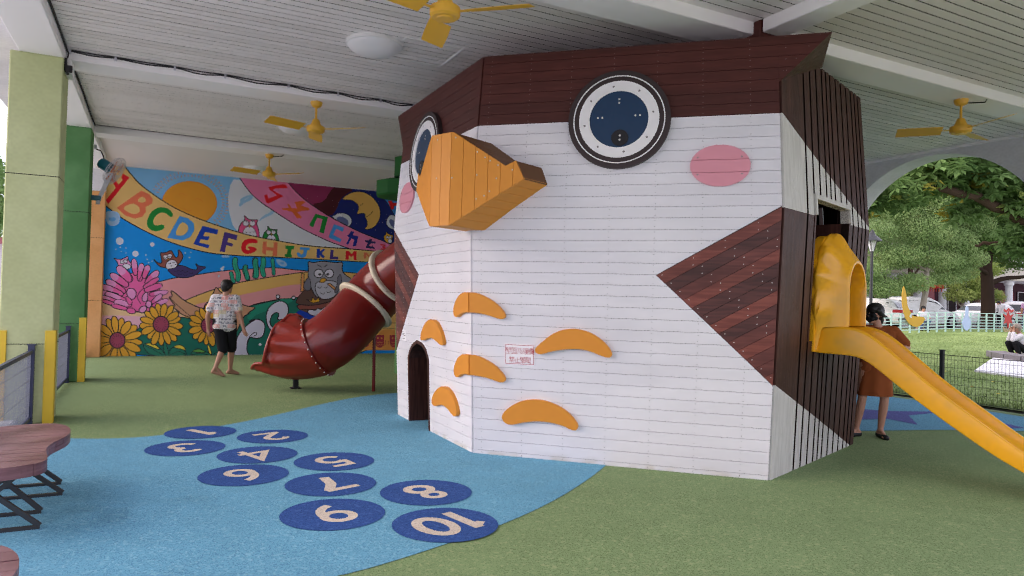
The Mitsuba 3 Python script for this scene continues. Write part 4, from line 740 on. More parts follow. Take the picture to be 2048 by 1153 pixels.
RAW = """0;0;0;0;0;-92,454 -66,419 -55,405 -40,388 -16,370 8,354 36,338 72,323 105,312 139,302 168,294 204,286 268,278 332,270 428,269 477,268 520,266 580,263 633,265 832,274 1109,682 -139,508
1;1;0;0;1.3;0,372 -5,373
1;1;0;0;1.3;2,378 -2,379
1;1;0;0;1.3;6,384 2,385
1;1;0;0;1.3;10,389 6,391
1;1;0;0;1.3;15,394 12,397
1;1;0;0;1.3;20,399 17,402
1;1;0;0;1.3;26,403 23,406
1;1;0;0;1.3;32,407 30,410
1;1;0;0;1.3;38,410 37,413
1;1;0;0;1.3;45,412 44,416
1;1;0;0;1.3;52,414 52,418
1;1;0;0;1.3;59,415 59,419
1;1;0;0;1.3;67,416 67,420
1;1;0;0;1.3;74,416 75,420
1;1;0;0;1.3;81,415 82,419
1;1;0;0;1.3;88,414 90,418
1;1;0;0;1.3;95,412 97,415
1;1;0;0;1.3;101,409 104,412
1;1;0;0;1.3;107,405 110,409
1;1;0;0;1.3;113,401 116,405
1;1;0;0;1.3;118,397 122,400
1;1;0;0;1.3;122,392 126,395
1;1;0;0;1.3;126,387 130,389
1;1;0;0;1.3;129,381 133,383
1;1;0;0;1.3;131,375 136,376
1;1;0;0;1.3;133,368 138,369
1;1;0;0;1.3;134,362 138,362
1;1;0;0;1.3;134,355 138,355
1;1;0;0;1.3;133,349 137,348
1;1;0;0;1.3;131,342 136,341
1;1;0;0;1.3;129,336 133,335
1;1;0;0;1.3;126,330 130,328
1;1;0;0;1.3;122,324 126,322
1;1;0;0;1.3;117,319 121,316
1;1;0;0;1.3;-8,377 -12,379
1;1;0;0;1.3;-4,384 -8,386
1;1;0;0;1.3;0,390 -4,393
1;1;0;0;1.3;5,396 2,399
1;1;0;0;1.3;11,402 8,405
1;1;0;0;1.3;17,407 14,410
1;1;0;0;1.3;24,412 21,415
1;1;0;0;1.3;31,415 29,419
1;1;0;0;1.3;39,419 37,423
1;1;0;0;1.3;47,421 45,426
1;1;0;0;1.3;55,423 54,428
1;1;0;0;1.3;63,424 63,429
1;1;0;0;1.3;71,424 72,429
1;1;0;0;1.3;79,424 80,429
1;1;0;0;1.3;87,423 89,427
1;1;0;0;1.3;95,421 97,425
1;1;0;0;1.3;103,418 105,422
1;1;0;0;1.3;110,415 113,419
1;1;0;0;1.3;116,410 120,414
1;1;0;0;1.3;123,406 127,409
1;1;0;0;1.3;128,400 132,403
1;1;0;0;1.3;133,394 137,397
1;1;0;0;1.3;136,388 141,390
1;1;0;0;1.3;140,381 145,383
1;1;0;0;1.3;142,374 147,375
1;1;0;0;1.3;143,367 148,368
1;1;0;0;1.3;143,359 149,360
1;1;0;0;1.3;143,352 148,352
1;1;0;0;1.3;142,344 147,344
1;1;0;0;1.3;139,337 145,336
1;1;0;0;1.3;136,330 141,328
1;1;0;0;1.3;132,323 137,321
1;1;0;0;1.3;128,317 132,314
1;1;0;0;1.3;122,311 126,308
1;2;2;0;0;124,359 119,335 103,315 79,303 52,301 28,309 12,326 5,348 10,371 26,391 49,403 75,406 100,398 117,381
1;3;2;0;0;122,359 117,336 101,316 78,305 53,303 29,311 13,327 7,348 12,371 27,390 49,402 75,404 99,397 116,380
1;2;2;0;0.9;40,371 45,375 51,374 57,369
1;2;2;0;0.9;74,363 81,366 88,363 93,358
1;2;2;0;0.9;52,341 58,336 64,336 69,338
2;4;2;0;0;163,418 157,407 161,392 153,382 152,366 160,360 158,348 167,342 165,330 159,316 173,299 225,282 270,278 265,432
2;4;1;0;0;152,419 175,419 185,406 203,382 227,364 259,348 308,319 355,298 403,279 437,270 332,269 268,278 204,286 163,292 144,361
2;5;2;0;0;198,386 192,378 179,368 171,363 171,354 177,357 183,365 198,372 204,382
2;5;2;0;0;173,366 180,365 184,374 196,382 205,386 196,386 185,381 173,373
2;5;2;0;0;216,321 224,329 237,336 248,342 254,352 250,354 241,345 228,338 218,326
3;6;0;0;0;258,451 287,418 300,404 319,388 338,375 365,359 391,345 421,332 451,319 476,310 506,301 537,291 564,282 634,262 839,247 826,643 259,563
3;7;0;0;0;258,451 287,418 300,404 319,388 338,375 353,366 371,376 389,407 401,418 413,424 421,483 280,467
3;8;1;0;0;338,375 365,359 389,347 403,367 411,394 435,415 445,417 422,447 389,419 371,383
3;9;2;0;0;331,382 331,381 330,382 330,383 331,383
3;9;2;0;0;334,357 333,356 333,357
3;9;2;0;0;491,413 490,412 489,413 489,414 490,414
3;9;2;0;0;416,343 416,342 415,342 415,343 416,344
3;9;2;0;0;381,332 380,331 379,331 379,332 380,332
3;9;2;0;0;314,284 313,284 313,285 314,285
3;9;2;0;0;534,352 533,351 532,351 532,353 533,353
3;9;2;0;0;320,320 319,319 319,320
3;9;2;0;0;475,300 474,300 474,301 475,301
3;9;2;0;0;384,320 384,319 383,319 383,320 384,320
3;9;2;0;0;518,341 517,340 516,340 516,341 517,342
3;9;2;0;0;417,320 416,319 415,319 415,320 416,320
3;9;2;0;0;522,378 521,377 520,377 520,378 521,378
3;9;2;0;0;482,388 482,387 481,388 482,389
3;9;2;0;0;448,371 447,370 446,371 447,371
3;9;2;0;0;356,317 355,316 354,316 354,317 355,318
3;9;2;0;0;540,405 539,404 538,405 539,406
3;9;2;0;0;553,348 552,347 551,347 551,349 552,349
3;9;2;0;0;507,322 507,321 506,321 506,322 507,323
3;9;2;0;0;331,388 330,387 329,388 330,389
3;9;2;0;0;341,375 341,374 340,375 340,376 341,376
3;9;2;0;0;553,337 553,336 552,336 552,337 553,337
3;9;2;0;0;483,421 483,420 482,420 482,421 483,422
3;9;2;0;0;456,335 456,334 455,334 455,335 456,335
3;9;2;0;0;445,398 445,397 444,397 444,398 445,398
3;9;2;0;0;428,351 428,350 427,350 427,351 428,351
3;9;2;0;0;317,343 316,342 315,343 316,344
3;9;2;0;0;405,370 404,369 403,369 403,370 404,370
3;9;2;0;0;395,373 394,373 394,374
3;9;2;0;0;446,300 446,299 445,299 445,300 446,301
3;9;2;0;0;549,318 549,317 548,317 548,318 549,319
3;9;2;0;0;513,396 513,395 512,396 513,397
3;9;2;0;0;375,342 374,341 373,341 373,342 374,342
3;9;2;0;0;452,411 451,410 450,411 451,412
3;9;2;0;0;483,416 483,415 482,416 483,417
3;9;2;0;0;410,332 409,331 409,332
3;9;2;0;0;542,400 542,399 541,400 542,401
3;9;2;0;0;392,389 392,388 391,388 391,390 392,390
3;9;2;0;0;342,360 341,359 340,359 340,360 341,361
3;9;2;0;0;560,416 560,415 559,415 559,416 560,417
3;9;2;0;0;325,336 324,335 324,336
3;9;2;0;0;545,359 544,359 544,360 545,360
3;9;2;0;0;413,308 413,307 412,307 412,308 413,309
3;9;2;0;0;409,385 408,385 407,385 407,386 408,386
3;9;2;0;0;402,318 402,317 401,317 401,318 402,319
3;9;2;0;0;436,402 435,401 434,401 434,402 435,403
3;9;2;0;0;451,294 450,294 450,295 451,295
3;9;2;0;0;502,336 502,335 501,335 501,336 501,337
3;9;2;0;0;530,338 529,337 529,338 528,339 529,339
3;9;2;0;0;474,383 474,382 473,382 473,383 474,384
3;9;2;0;0;505,364 505,363 504,364 504,365 505,365
3;9;2;0;0;525,344 524,343 523,343 523,344 524,345
3;9;2;0;0;398,324 398,323 397,323 397,324 398,325
3;9;2;0;0;531,300 531,299 530,299 530,300 531,300
3;9;2;0;0;533,378 533,377 532,377 532,378 533,378
3;9;2;0;0;472,405 471,404 470,404 470,405 471,406
3;9;2;0;0;487,427 486,426 485,426 485,427 486,427
3;9;2;0;0;417,346 417,345 416,345 416,347 417,347
3;9;2;0;0;362,345 362,344 361,344 361,345 362,345
3;9;2;0;0;537,311 537,310 536,311 536,312 537,312
3;9;2;0;0;532,405 532,404 531,405 531,406 532,406
3;9;2;0;0;493,367 493,366 492,367 492,368 493,368
3;9;2;0;0;397,333 397,332 396,332 396,333 397,333
3;9;2;0;0;435,378 435,377 434,377 434,379 435,379
3;9;2;0;0;355,396 354,395 354,397
3;9;2;0;0;558,402 557,402 556,402 556,403 557,403
3;9;2;0;0;458,360 458,359 456,359 456,360 458,360
3;9;2;0;0;530,369 529,368 528,368 528,369 529,369
3;9;2;0;0;538,364 537,364 537,365 538,365
3;9;2;0;0;357,350 357,349 356,349 356,350 357,350
4;10;1;0.8;0;415,394 426,405 440,414 455,418 472,418 493,409 506,395 515,381 518,364 514,346 503,330 488,322 475,322 484,331 483,344 477,353 477,363 467,363 454,358 459,371 460,381 452,389 441,395 426,394
4;11;2;0;1.2;462,385 465,383 468,385 471,389
4;11;2;0;1.2;480,354 486,358 492,363 497,370
5;4;2;0.8;0;389,349 401,352 404,357 420,360 432,356 441,349 443,336 438,328 433,325 411,336
5;12;2;0;0;401,345 413,351 425,348 435,340 435,330 428,327 411,336
5;4;2;0.8;0;540,363 551,366 567,355 605,325 605,309 562,324 541,330 532,342
5;12;2;0;0;543,356 562,347 578,323 552,331 541,343
6;13;1;0.8;0;527,308 534,311 533,320 542,313 555,311 550,303 553,293 543,288 531,295
6;14;2;0.6;0;542,305 542,304 541,302 539,301 538,301 536,302 535,303 535,305 535,307 536,308 537,309 539,309 540,308 541,307
6;14;2;0.6;0;550,306 549,304 548,303 547,302 545,302 544,302 543,304 542,305 543,307 544,309 545,309 547,310 548,309 549,308
6;14;2;0.6;0;551,296 551,293 549,291 547,290 544,290 542,291 540,293 540,295 540,298 542,300 544,301 547,301 549,300 551,298
7;15;1;1.4;0;519,412 539,391 561,355 605,320 631,327 628,429 518,431
7;16;0;0;0;537,400 546,403 550,397 565,398 565,390 554,389 553,381 546,379
7;16;0;0;0;561,365 577,371 582,359 569,353
8;17;0;0;0;258,451 287,418 300,404 319,388 338,375 365,359 391,345 421,332 451,319 476,310 506,301 537,291 564,282 634,262 1035,234 719,200 437,270 422,274 388,284 355,297 317,313 280,333 245,354 223,367 200,385 183,405 174,419 158,440
8;18;2;0;1.6;258,451 287,418 300,404 319,388 338,375 365,359 391,345 421,332 451,319 476,310 506,301 537,291 564,282 634,262
8;18;2;0;1.6;158,440 174,419 183,405 200,385 223,367 245,354 280,333 317,313 355,297 388,284 422,274 437,270
9;16;0;0;0;237,408 268,418 277,418 282,410 253,406 247,401 273,389 238,368 232,370 227,387 234,390 238,380 257,390 239,402
9;19;0;0;0;299,377 319,382 326,379 315,370 334,365 337,360 316,356 306,352 318,342 316,338 306,337 294,352 270,356 270,359 286,361 282,370 285,372 294,361 306,362
9;20;0;0;0;351,352 382,346 373,304 362,307 369,340 355,342 346,318 336,322
9;21;0;0;0;398,329 423,322 421,312 404,318 396,302 418,292 415,284 387,294 386,299
9;22;0;0;0;442,315 450,313 446,305 461,302 456,278 447,276 451,293 443,296 435,279 430,281 438,297 431,303 437,306
9;23;0;0;0;479,294 489,294 491,298 498,297 496,292 507,291 507,287 494,286 489,280 498,278 498,281 507,272 482,274 482,278 487,287 478,290
9;16;0;0;0;520,286 535,285 531,280 538,276 533,270 521,271 522,275 530,274 525,278 529,282 520,283
9;1;0;0;0;548,278 561,279 564,268 559,269 554,273 547,273
10;24;1;1.3;0;173,274 171,300 177,316 186,323 183,336 192,326 202,325 216,327 211,317 218,303 220,273
10;14;1;0.8;0;181,274 181,295 189,308 198,310 207,305 213,292 214,274
10;14;2;0.8;0;195,316 194,313 192,311 190,309 187,309 184,310 182,312 181,315 182,319 184,321 186,323 189,323 192,322 194,319
10;18;2;0;0;190,320 190,319 189,318 188,318 188,319 187,319 187,320 187,321 188,321 189,322 190,321
10;14;2;0.8;0;209,318 209,314 207,312 204,310 201,310 199,311 197,313 196,317 196,320 198,322 201,324 204,324 207,323 208,321
10;18;2;0;0;205,321 205,320 204,320 203,319 202,320 202,321 202,322 203,323 204,322
10;13;0;0.6;0;194,313 199,312 196,304
10;18;0;0;0.8;187,296 190,293 192,296
10;18;0;0;0.8;196,296 198,294 201,296
10;18;0;0;0.8;204,297 207,294 209,297
10;18;0;0;0.8;187,288 190,285 192,288
10;18;0;0;0.8;196,288 199,286 201,289
10;18;0;0;0.8;205,289 207,286 210,289
10;25;1;1.3;0;229,265 227,285 231,298 239,304 237,314 244,306 252,305 262,306 258,299 264,288 266,264
10;14;1;0.8;0;235,265 235,282 241,291 248,293 255,289 260,279 261,265
10;14;2;0.8;0;246,298 245,296 244,294 242,293 240,292 237,293 236,295 235,298 236,300 237,302 239,303 242,303 244,302 245,301
10;18;2;0;0;242,301 242,300 241,300 240,300 240,301 240,302 241,302 242,302
10;14;2;0.8;0;257,299 257,297 255,295 253,293 251,293 249,294 247,296 247,298 247,301 248,303 251,304 253,304 255,303 257,301
10;18;2;0;0;254,302 253,301 252,301 251,301 251,302 252,303 253,303 253,302
10;13;0;0.6;0;245,296 249,295 247,288
10;18;0;0;0.8;240,282 242,280 244,282
10;18;0;0;0.8;247,283 249,281 250,283
10;18;0;0;0.8;253,283 255,281 257,283
10;18;0;0;0.8;240,276 242,274 244,276
10;18;0;0;0.8;247,276 249,274 251,277
10;18;0;0;0.8;254,277 256,275 258,277
11;26;0;0;0;-123,349 -108,336 -94,325 -75,310 -50,295 -21,280 10,266 46,254 79,246 109,240 141,238 183,237 199,237 231,238 287,238 357,238 429,237 478,237 529,239 634,247 832,260 844,91 847,-22 -123,-12
12;27;1;1.4;0;-17,161 6,169 41,180 80,187 121,196 163,203 206,207 219,210 261,213 305,209 379,206 473,187 588,178 593,-3 -45,5 -48,102
12;28;1;1.4;0;35,112 62,128 102,147 131,158 164,169 179,174 234,186 291,198 337,206 379,208 431,209 472,206 491,202 587,184 593,-3 79,3
12;27;1;0;0;55,103 83,119 123,129 165,139 180,143 235,157 291,171 338,176 380,171 381,134 264,120 181,101
12;29;1;0;0;-110,124 -81,110 -49,100 -15,98 16,103 43,121 71,104 56,77 6,55 -114,54
12;30;1;0;0;-115,90 -71,91 -22,89 24,96 63,90 45,46 -114,46
12;18;2;0;1.4;-110,124 -81,110 -49,100 -15,98 12,102 33,114
13;31;1;1.2;0;-38,55 -22,72 5,81 53,90 76,85 104,77 166,96 185,115 197,115 222,125 250,131 275,137 298,138 316,142 357,128 445,80 478,30 479,-8 -138,0
13;32;1;0;0;197,115 222,125 250,131 275,137 298,138 313,139 279,117 223,101 199,78
13;18;0;0;2.2;208,119 236,127 272,135
14;33;0;0;0;-92,454 -66,419 -55,405 -40,388 -16,370 8,354 36,338 72,323 105,312 139,302 168,294 204,286 268,278 332,270 428,269 477,268 520,266 580,263 633,265 832,274 832,260 634,247 529,239 478,237 429,237 357,238 287,238 231,238 199,237 183,237 141,238 109,240 79,246 46,254 10,266 -21,280 -50,295 -75,310 -94,325 -108,336 -123,349
14;18;2;0;1.7;-92,454 -66,419 -55,405 -40,388 -16,370 8,354 36,338 72,323 105,312 139,302 168,294 204,286 268,278 332,270 428,269 477,268 520,266 580,263 633,265 832,274
14;18;2;0;1.7;-123,349 -108,336 -94,325 -75,310 -50,295 -21,280 10,266 46,254 79,246 109,240 141,238 183,237 199,237 231,238 287,238 357,238 429,237 478,237 529,239 634,247 832,260
15;16;0;0;0;-73,408 -60,400 -99,337 -105,345 -86,374 -93,388 -108,387 -109,393 -88,394 -81,382 -73,393 -76,399
15;34;0;0;0;-36,373 -20,367 -12,356 -13,346 -26,337 -25,326 -32,314 -47,309 -65,314 -83,330
15;33;1;0;0;-35,361 -26,355 -26,350 -33,345 -44,349
15;33;1;0;0;-53,344 -42,339 -37,332 -38,324 -47,318 -60,322 -72,331
15;20;1;0;0;3,339 16,339 26,333 31,322 26,317 19,324 10,328 -1,324 -9,312 -10,300 -4,296 12,301 14,290 -2,283 -14,285 -22,294 -22,308 -16,325 -5,336
15;21;0;0;0;44,322 62,318 74,308 76,292 68,275 52,266 20,270
15;33;1;0;0;47,310 59,305 64,296 60,284 50,276 34,278
15;35;0;0;0;93,303 127,296 125,285 99,289 95,279 109,279 106,270 90,271 87,263 109,259 107,251 75,259
15;36;0;0;0;141,292 170,286 168,274 150,278 148,268 161,265 159,258 146,261 143,244 132,245
15;16;1;0;0;182,273 195,280 210,280 217,275 215,269 200,270 189,262 190,253 196,251 200,254 193,257 196,262 215,258 213,250 197,242 186,243 178,252
15;34;0;0;0;228,274 237,275 237,262 253,261 253,274 262,275 262,241 251,241 252,253 236,253 236,242 227,247
15;20;0;0;0;281,268 302,268 301,260 296,260 294,247 297,246 297,240 280,240 280,247 285,247 287,259 281,260
15;21;0;0;0;316,266 340,266 339,260 334,260 331,244 322,239 311,243 308,251 314,253 319,247 324,251 325,260 316,260
15;35;0;0;0;357,264 365,265 365,257 372,265 378,264 369,254 377,246 373,241 365,249 365,241 357,242
15;36;0;0;0;391,264 399,264 398,247 411,247 411,240 390,240
15;16;0;0;0;430,263 438,263 444,255 452,264 458,263 458,241 451,241 450,253 444,247 438,253 438,241 430,241
15;34;0;0;0;477,262 484,262 493,252 495,262 502,262 499,247 493,246 484,256 483,246 477,245
15;20;2;0;0;537,253 536,249 533,244 528,242 524,242 519,244 516,248 515,252 516,257 519,261 523,264 528,264 532,262 535,258
15;33;2;0;0;530,253 530,251 529,249 527,248 525,248 523,248 522,250 521,253 521,255 523,257 525,258 527,258 528,257 530,256
16;37;2;0;0;-106,317 -97,323 -81,322 -75,314 -76,296 -87,288 -98,291 -102,301
16;38;2;0;0;-99,306 -91,309 -83,308 -85,300 -94,299
16;39;2;0;0;-67,257 -67,253 -70,250 -73,248 -76,248 -79,250 -81,252 -82,256 -82,260 -80,263 -77,265 -73,265 -70,263 -68,261
16;39;2;0;0;-5,253 -6,251 -7,249 -9,248 -11,248 -13,249 -14,251 -15,253 -14,255 -13,257 -11,258 -9,258 -7,257 -6,256
16;39;2;0;0;-36,230 -37,227 -39,225 -41,223 -44,223 -47,225 -49,227 -49,230 -49,233 -47,235 -45,237 -42,237 -39,236 -37,233
16;39;2;0;0;143,204 142,203 141,201 140,200 138,200 136,201 135,202 134,204 135,206 136,207 138,208 139,208 141,208 142,206
16;39;2;0;0;144,209 143,208 143,207 142,206 141,206 140,207 139,208 139,209 139,210 140,211 141,211 142,211 143,211 143,210
16;39;2;0;0;135,187 134,186 134,185 133,184 131,184 130,185 129,186 129,187 129,188 130,189 131,190 132,190 133,189 134,188
16;37;2;0;0;154,234 154,233 151,232 147,231 143,231 139,231 137,232 136,233 136,235 139,236 143,237 147,237 151,237 153,236
16;39;2;0;0;-71,243 -72,242 -74,242 -75,243 -74,244 -72,244
16;39;2;0;0;-80,238 -80,237 -82,236 -83,238 -82,239 -80,239
16;39;2;0;0;-69,234 -70,233 -72,233 -72,234 -72,235 -70,235
16;39;2;0;0;-60,242 -61,241 -63,241 -64,242 -63,243 -61,243
16;39;2;0;0;-60,231 -61,230 -62,230 -63,231 -63,232 -61,232
16;39;2;0;0;-20,229 -21,227 -23,227 -24,228 -23,230 -21,230
16;39;2;0;0;60,237 59,236 57,236 56,237 57,238 59,239
16;39;2;0;0;70,227 69,226 67,226 66,227 67,228 69,228
16;39;2;0;0;72,240 71,238 69,238 68,239 69,241 71,241
16;39;2;0;0;-17,219 -18,218 -20,217 -21,219 -20,220 -18,220
16;39;2;0;0;-14,212 -15,210 -17,210 -18,211 -17,213 -15,213
16;39;2;0;0;-7,215 -8,214 -10,214 -11,215 -10,216 -8,216
16;39;2;0;0;60,238 59,237 57,237 56,238 57,239 59,240
16;39;2;0;0;70,227 69,226 67,226 65,227 66,229 68,229
16;37;2;0;0;258,234 272,233 285,226 286,217 276,215 264,221
16;38;2;0;0;268,228 278,227 281,221 273,220
17;40;2;1.1;0;162,234 160,219 164,203 170,194 168,176 179,174 181,195 174,208 171,219 173,232
17;31;2;0;0.8;166,219 169,206 176,194 173,175
17;40;2;1.1;0;188,218 182,204 188,191 193,177 203,181 198,195 193,204 197,214
17;31;2;0;0.8;187,204 193,193 198,179
17;40;2;1.1;0;153,196 157,188 158,178 165,169 171,176 165,182 165,191 160,200
17;31;2;0;0.8;161,189 161,180 168,172
17;40;2;1.1;0;207,236 205,221 209,209 208,199 206,185 218,183 220,197 221,211 217,222 219,233
17;31;2;0;0.8;211,221 215,210 214,198 212,184
17;40;2;1.1;0;224,236 226,220 222,207 229,186 239,190 233,208 237,219 235,238
17;31;2;0;0.8;232,219 228,207 234,188
17;40;2;1.1;0;187,217 185,205 189,194 191,179 200,180 198,197 193,206 196,215
17;31;2;0;0.8;189,206 193,196 195,180
17;40;2;1.1;0;247,234 249,220 251,208 252,193 260,194 258,209 257,221 255,236
17;31;2;0;0.8;253,220 254,209 256,193
17;40;2;1.1;0;208,234 206,218 210,202 209,185 221,184 221,204 217,219 219,232
17;31;2;0;0.8;212,219 216,203 215,185
18;41;1;1.3;0;21,198 34,202 46,209 58,207 72,200 86,199 84,208 80,215 88,208 106,207 94,200 82,187 69,181 51,179 35,184
18;42;1;1.3;0;-7,221 0,213 12,210 8,229 7,236 17,235 29,243 33,235 39,224 45,231 43,246 51,238 55,227 46,211 36,202 18,201 5,204
18;14;1;1;0;19,199 19,212 28,221 37,220 44,211 40,203 28,199
18;14;2;0.9;0;23,226 22,223 21,221 19,220 17,220 15,221 13,223 13,225 13,228 14,230 16,231 19,231 21,230 22,228
18;18;2;0;1;14,224 18,223 21,225
18;14;2;0.9;0;32,229 31,227 30,225 28,223 26,223 23,224 22,226 21,229 22,231 23,233 25,234 27,234 30,233 31,232
18;18;2;0;1;23,228 27,226 30,228
18;13;0;0.6;0;21,222 25,223 24,218
18;18;2;0;0.9;24,212 27,210 29,213
18;18;2;0;0.9;32,215 34,213 37,215
18;18;2;0;0.9;27,207 30,205 32,207
18;18;2;0;0.9;36,211 39,209 41,211
18;18;2;0;0.8;36,195 40,192 45,196
18;18;2;0;0.8;46,197 50,194 55,197
18;18;2;0;0.8;56,195 60,192 65,195
18;18;2;0;0.8;44,189 48,186 53,189
18;18;2;0;0.8;56,187 60,184 65,188
18;18;2;0;0.8;68,192 72,189 77,193
19;43;1;1.2;0;-86,219 -75,215 -64,219 -57,225 -57,215 -49,207 -52,198 -75,199 -78,211
19;14;2;0.9;0;-65,211 -65,208 -66,207 -68,206 -69,206 -71,207 -72,208 -72,210 -72,212 -71,214 -70,215 -68,215 -66,214 -65,213
19;18;2;0;0;-67,211 -67,210 -68,210 -68,211 -68,212 -67,212
19;14;2;0.9;0;-58,213 -58,211 -59,209 -60,208 -62,208 -63,209 -65,211 -65,213 -65,215 -64,216 -62,217 -61,217 -59,217 -58,215
19;18;2;0;0;-59,214 -59,213 -60,213 -61,213 -61,214 -61,215 -60,215 -59,214
19;14;1;0.8;0;-69,204 -56,208 -49,198 -63,192
20;44;1;1.2;0;-103,118 -86,148 -74,174 -50,187 -26,188 -10,169 6,155 15,138 11,111 -15,98 -49,102 -81,112
20;44;2;1.3;0;-44,180 -49,196 -51,209 -49,218 -44,219 -39,211 -37,198 -37,182
20;43;2;0;0;-48,196 -50,210 -48,218 -44,219 -40,213 -38,198
20;44;2;1.3;0;-37,169 -38,186 -36,201 -32,210 -26,209 -24,200 -25,185 -28,168
20;43;2;0;0;-36,192 -36,202 -32,209 -27,208 -24,201 -25,191
20;44;2;1.3;0;-29,177 -27,190 -24,201 -19,207 -13,205 -12,196 -16,186 -21,174
20;43;2;0;0;-25,196 -23,202 -18,206 -14,204 -12,197 -14,192
20;44;2;1.3;0;-24,166 -16,181 -6,192 2,196 7,191 4,181 -5,170 -17,159
20;43;2;0;0;-12,183 -5,192 2,195 6,191 4,182 -3,174
20;44;2;1.3;0;-27,157 -15,168 -4,177 5,179 7,175 2,167 -9,158 -22,150
20;43;2;0;0;1,180 -3,177 4,179 7,174 3,168 7,171
20;44;2;1.3;0;-24,152 -10,160 3,166 12,165 14,159 7,152 -6,147 -21,143
20;43;2;0;0;10,168 4,166 11,165 13,159 8,153 14,156
20;44;2;1.3;0;-13,143 2,148 16,150 25,149 26,144 18,139 4,137 -12,135
20;43;2;0;0;-4,146 17,150 25,149 25,144 19,140 -2,136
20;44;2;1.3;0;-10,123 -2,132 6,140 12,142 15,138 12,132 4,124 -6,117
20;43;2;0;0;-4,130 7,140 12,141 14,138 12,132 1,122
20;44;2;1.3;0;-7,117 5,124 17,130 26,131 27,127 21,120 9,115 -5,110
20;43;2;0;0;2,122 18,130 25,130 27,126 22,121 6,114
20;44;2;1.3;0;-8,106 5,111 18,115 26,115 27,110 20,106 8,102 -7,99
20;43;2;0;0;-2,109 19,115 26,114 27,110 21,106 1,100
20;44;2;1.3;0;-52,163 -66,174 -76,186 -80,197 -75,203 -65,200 -54,188 -44,173
20;43;2;0;0;-68,178 -77,187 -79,197 -75,202 -67,200 -58,191
20;44;2;1.3;0;-57,152 -73,161 -86,170 -92,180 -89,186 -79,184 -66,175 -52,162
20;43;2;0;0;-79,166 -87,171 -91,179 -88,185 -80,184 -72,178
20;44;2;1.3;0;-63,137 -79,146 -93,156 -100,166 -96,172 -86,169 -72,160 -57,147
20;43;2;0;0;-83,150 -94,157 -99,165 -96,171 -87,170 -76,162
20;44;2;1.3;0;-65,133 -84,138 -99,145 -108,153 -106,159 -95,159 -79,152 -62,142
20;43;2;0;0;-86,140 -100,146 -107,153 -105,158 -97,159 -82,152
20;44;2;1.3;0;-73,132 -88,133 -101,136 -108,140 -107,145 -99,146 -87,143 -72,139
20;43;2;0;0;-99,136 -102,136 -107,140 -107,144 -100,146 -97,145
20;44;2;1.3;0;-50,112 -72,119 -90,128 -100,137 -98,143 -85,142 -67,134 -46,122
20;43;2;0;0;-71,120 -91,129 -99,137 -97,143 -87,142 -67,133
20;44;2;1.3;0;-68,115 -84,119 -98,124 -106,130 -105,134 -95,134 -82,129 -66,122
20;43;2;0;0;-90,122 -99,125 -105,130 -104,134 -97,134 -88,130
20;44;2;1.3;0;-67,107 -84,112 -98,117 -107,122 -106,126 -96,126 -82,120 -66,113
20;43;2;0;0;-104,119 -99,117 -106,122 -105,126 -97,126 -102,127
20;44;2;1.3;0;-47,110 -62,110 -74,112 -82,118 -81,124 -73,127 -60,124 -45,120
20;43;2;0;0;-54,109 -75,113 -81,118 -80,124 -74,127 -53,122
20;44;2;1.3;0;-56,102 -69,104 -80,107 -86,111 -85,116 -78,117 -67,114 -54,109
20;43;2;0;0;-86,109 -81,107 -86,111 -85,115 -79,117 -84,118
20;43;2;1.3;0;-55,152 -45,152 -38,145 -39,132 -46,126 -54,132 -58,142
20;44;1;1;0;-58,136 -46,126 -46,117 -52,114 -59,127
20;43;2;1.3;0;-19,145 -15,143 -15,124 -22,122 -27,126 -26,137
20;43;2;1.3;0;-7,118 -7,114 -9,111 -11,109 -14,109 -16,111 -18,114 -19,117 -18,121 -17,124 -14,125 -12,125 -9,124 -7,121
20;43;2;1.3;0;-17,111 -16,108 -17,105 -19,101 -22,99 -25,97 -28,98 -31,100 -32,103 -31,106 -29,110 -26,112 -23,113 -19,113
20;44;2;1.2;0;-38,100 -39,97 -42,96 -46,95 -50,96 -54,98 -56,101 -57,103 -55,106 -53,108 -49,108 -45,108 -41,106 -39,103
20;18;2;0;1.1;-48,168 -51,185 -56,196
20;18;2;0;1.1;-34,168 -29,184 -26,195
20;18;2;0;1.1;-24,153 -32,145 -37,132 -29,118
21;45;1;1.5;0;30,150 38,147 58,128 83,115 102,108 109,122 121,145 126,163 137,148 165,133 180,124 195,117 218,115 207,106 198,99 202,100 188,90 176,55 164,46 104,86 76,87 55,95 37,112 35,114 43,114 30,129 28,136 36,134
21;18;2;0;1.1;28,135 43,119 59,104 75,90
21;18;2;0;1;37,112 51,101
21;18;2;0;1.1;102,108 103,120 115,129
21;18;2;0;1;188,90 196,97 205,99
22;46;1;1;0;17,40 23,40 26,24 31,11 33,-3 24,-3 20,20
22;47;1;1;0;111,24 116,24 121,10 123,-3 118,-3 115,10
22;46;2;1.1;0;-23,27 -13,28 2,28 15,16 23,5 27,-3 -4,1 -16,12
22;47;2;1.1;0;-19,28 -3,30 6,24 15,14 5,16 -7,22
22;46;2;1.1;0;31,7 36,18 46,20 62,15 72,0 33,-3
22;47;2;1.1;0;40,21 51,26 62,22 68,11 58,15 46,17
22;46;2;1.1;0;75,0 82,11 92,17 106,10 127,-1 107,-3
22;48;2;1.1;0;78,9 90,16 102,13 111,7 96,6
22;46;2;1.1;0;124,-1 131,7 148,6 146,-3
22;18;2;0;1;-20,25 -3,16 19,3
22;18;2;0;1;34,2 50,11 66,4
22;18;2;0;1;78,1 96,6 115,1
23;13;2;1.3;0;27,74 42,78 55,75 61,68 55,61 41,60 27,67
23;49;0;0;0.9;32,70 40,69
23;13;2;1.3;0;25,63 40,54 48,42 47,32 39,33 28,42 21,59
23;49;0;0;0.9;26,57 32,50
23;13;2;1.3;0;17,57 23,42 21,28 16,22 10,28 7,42 12,57
23;49;0;0;0.9;15,51 15,42
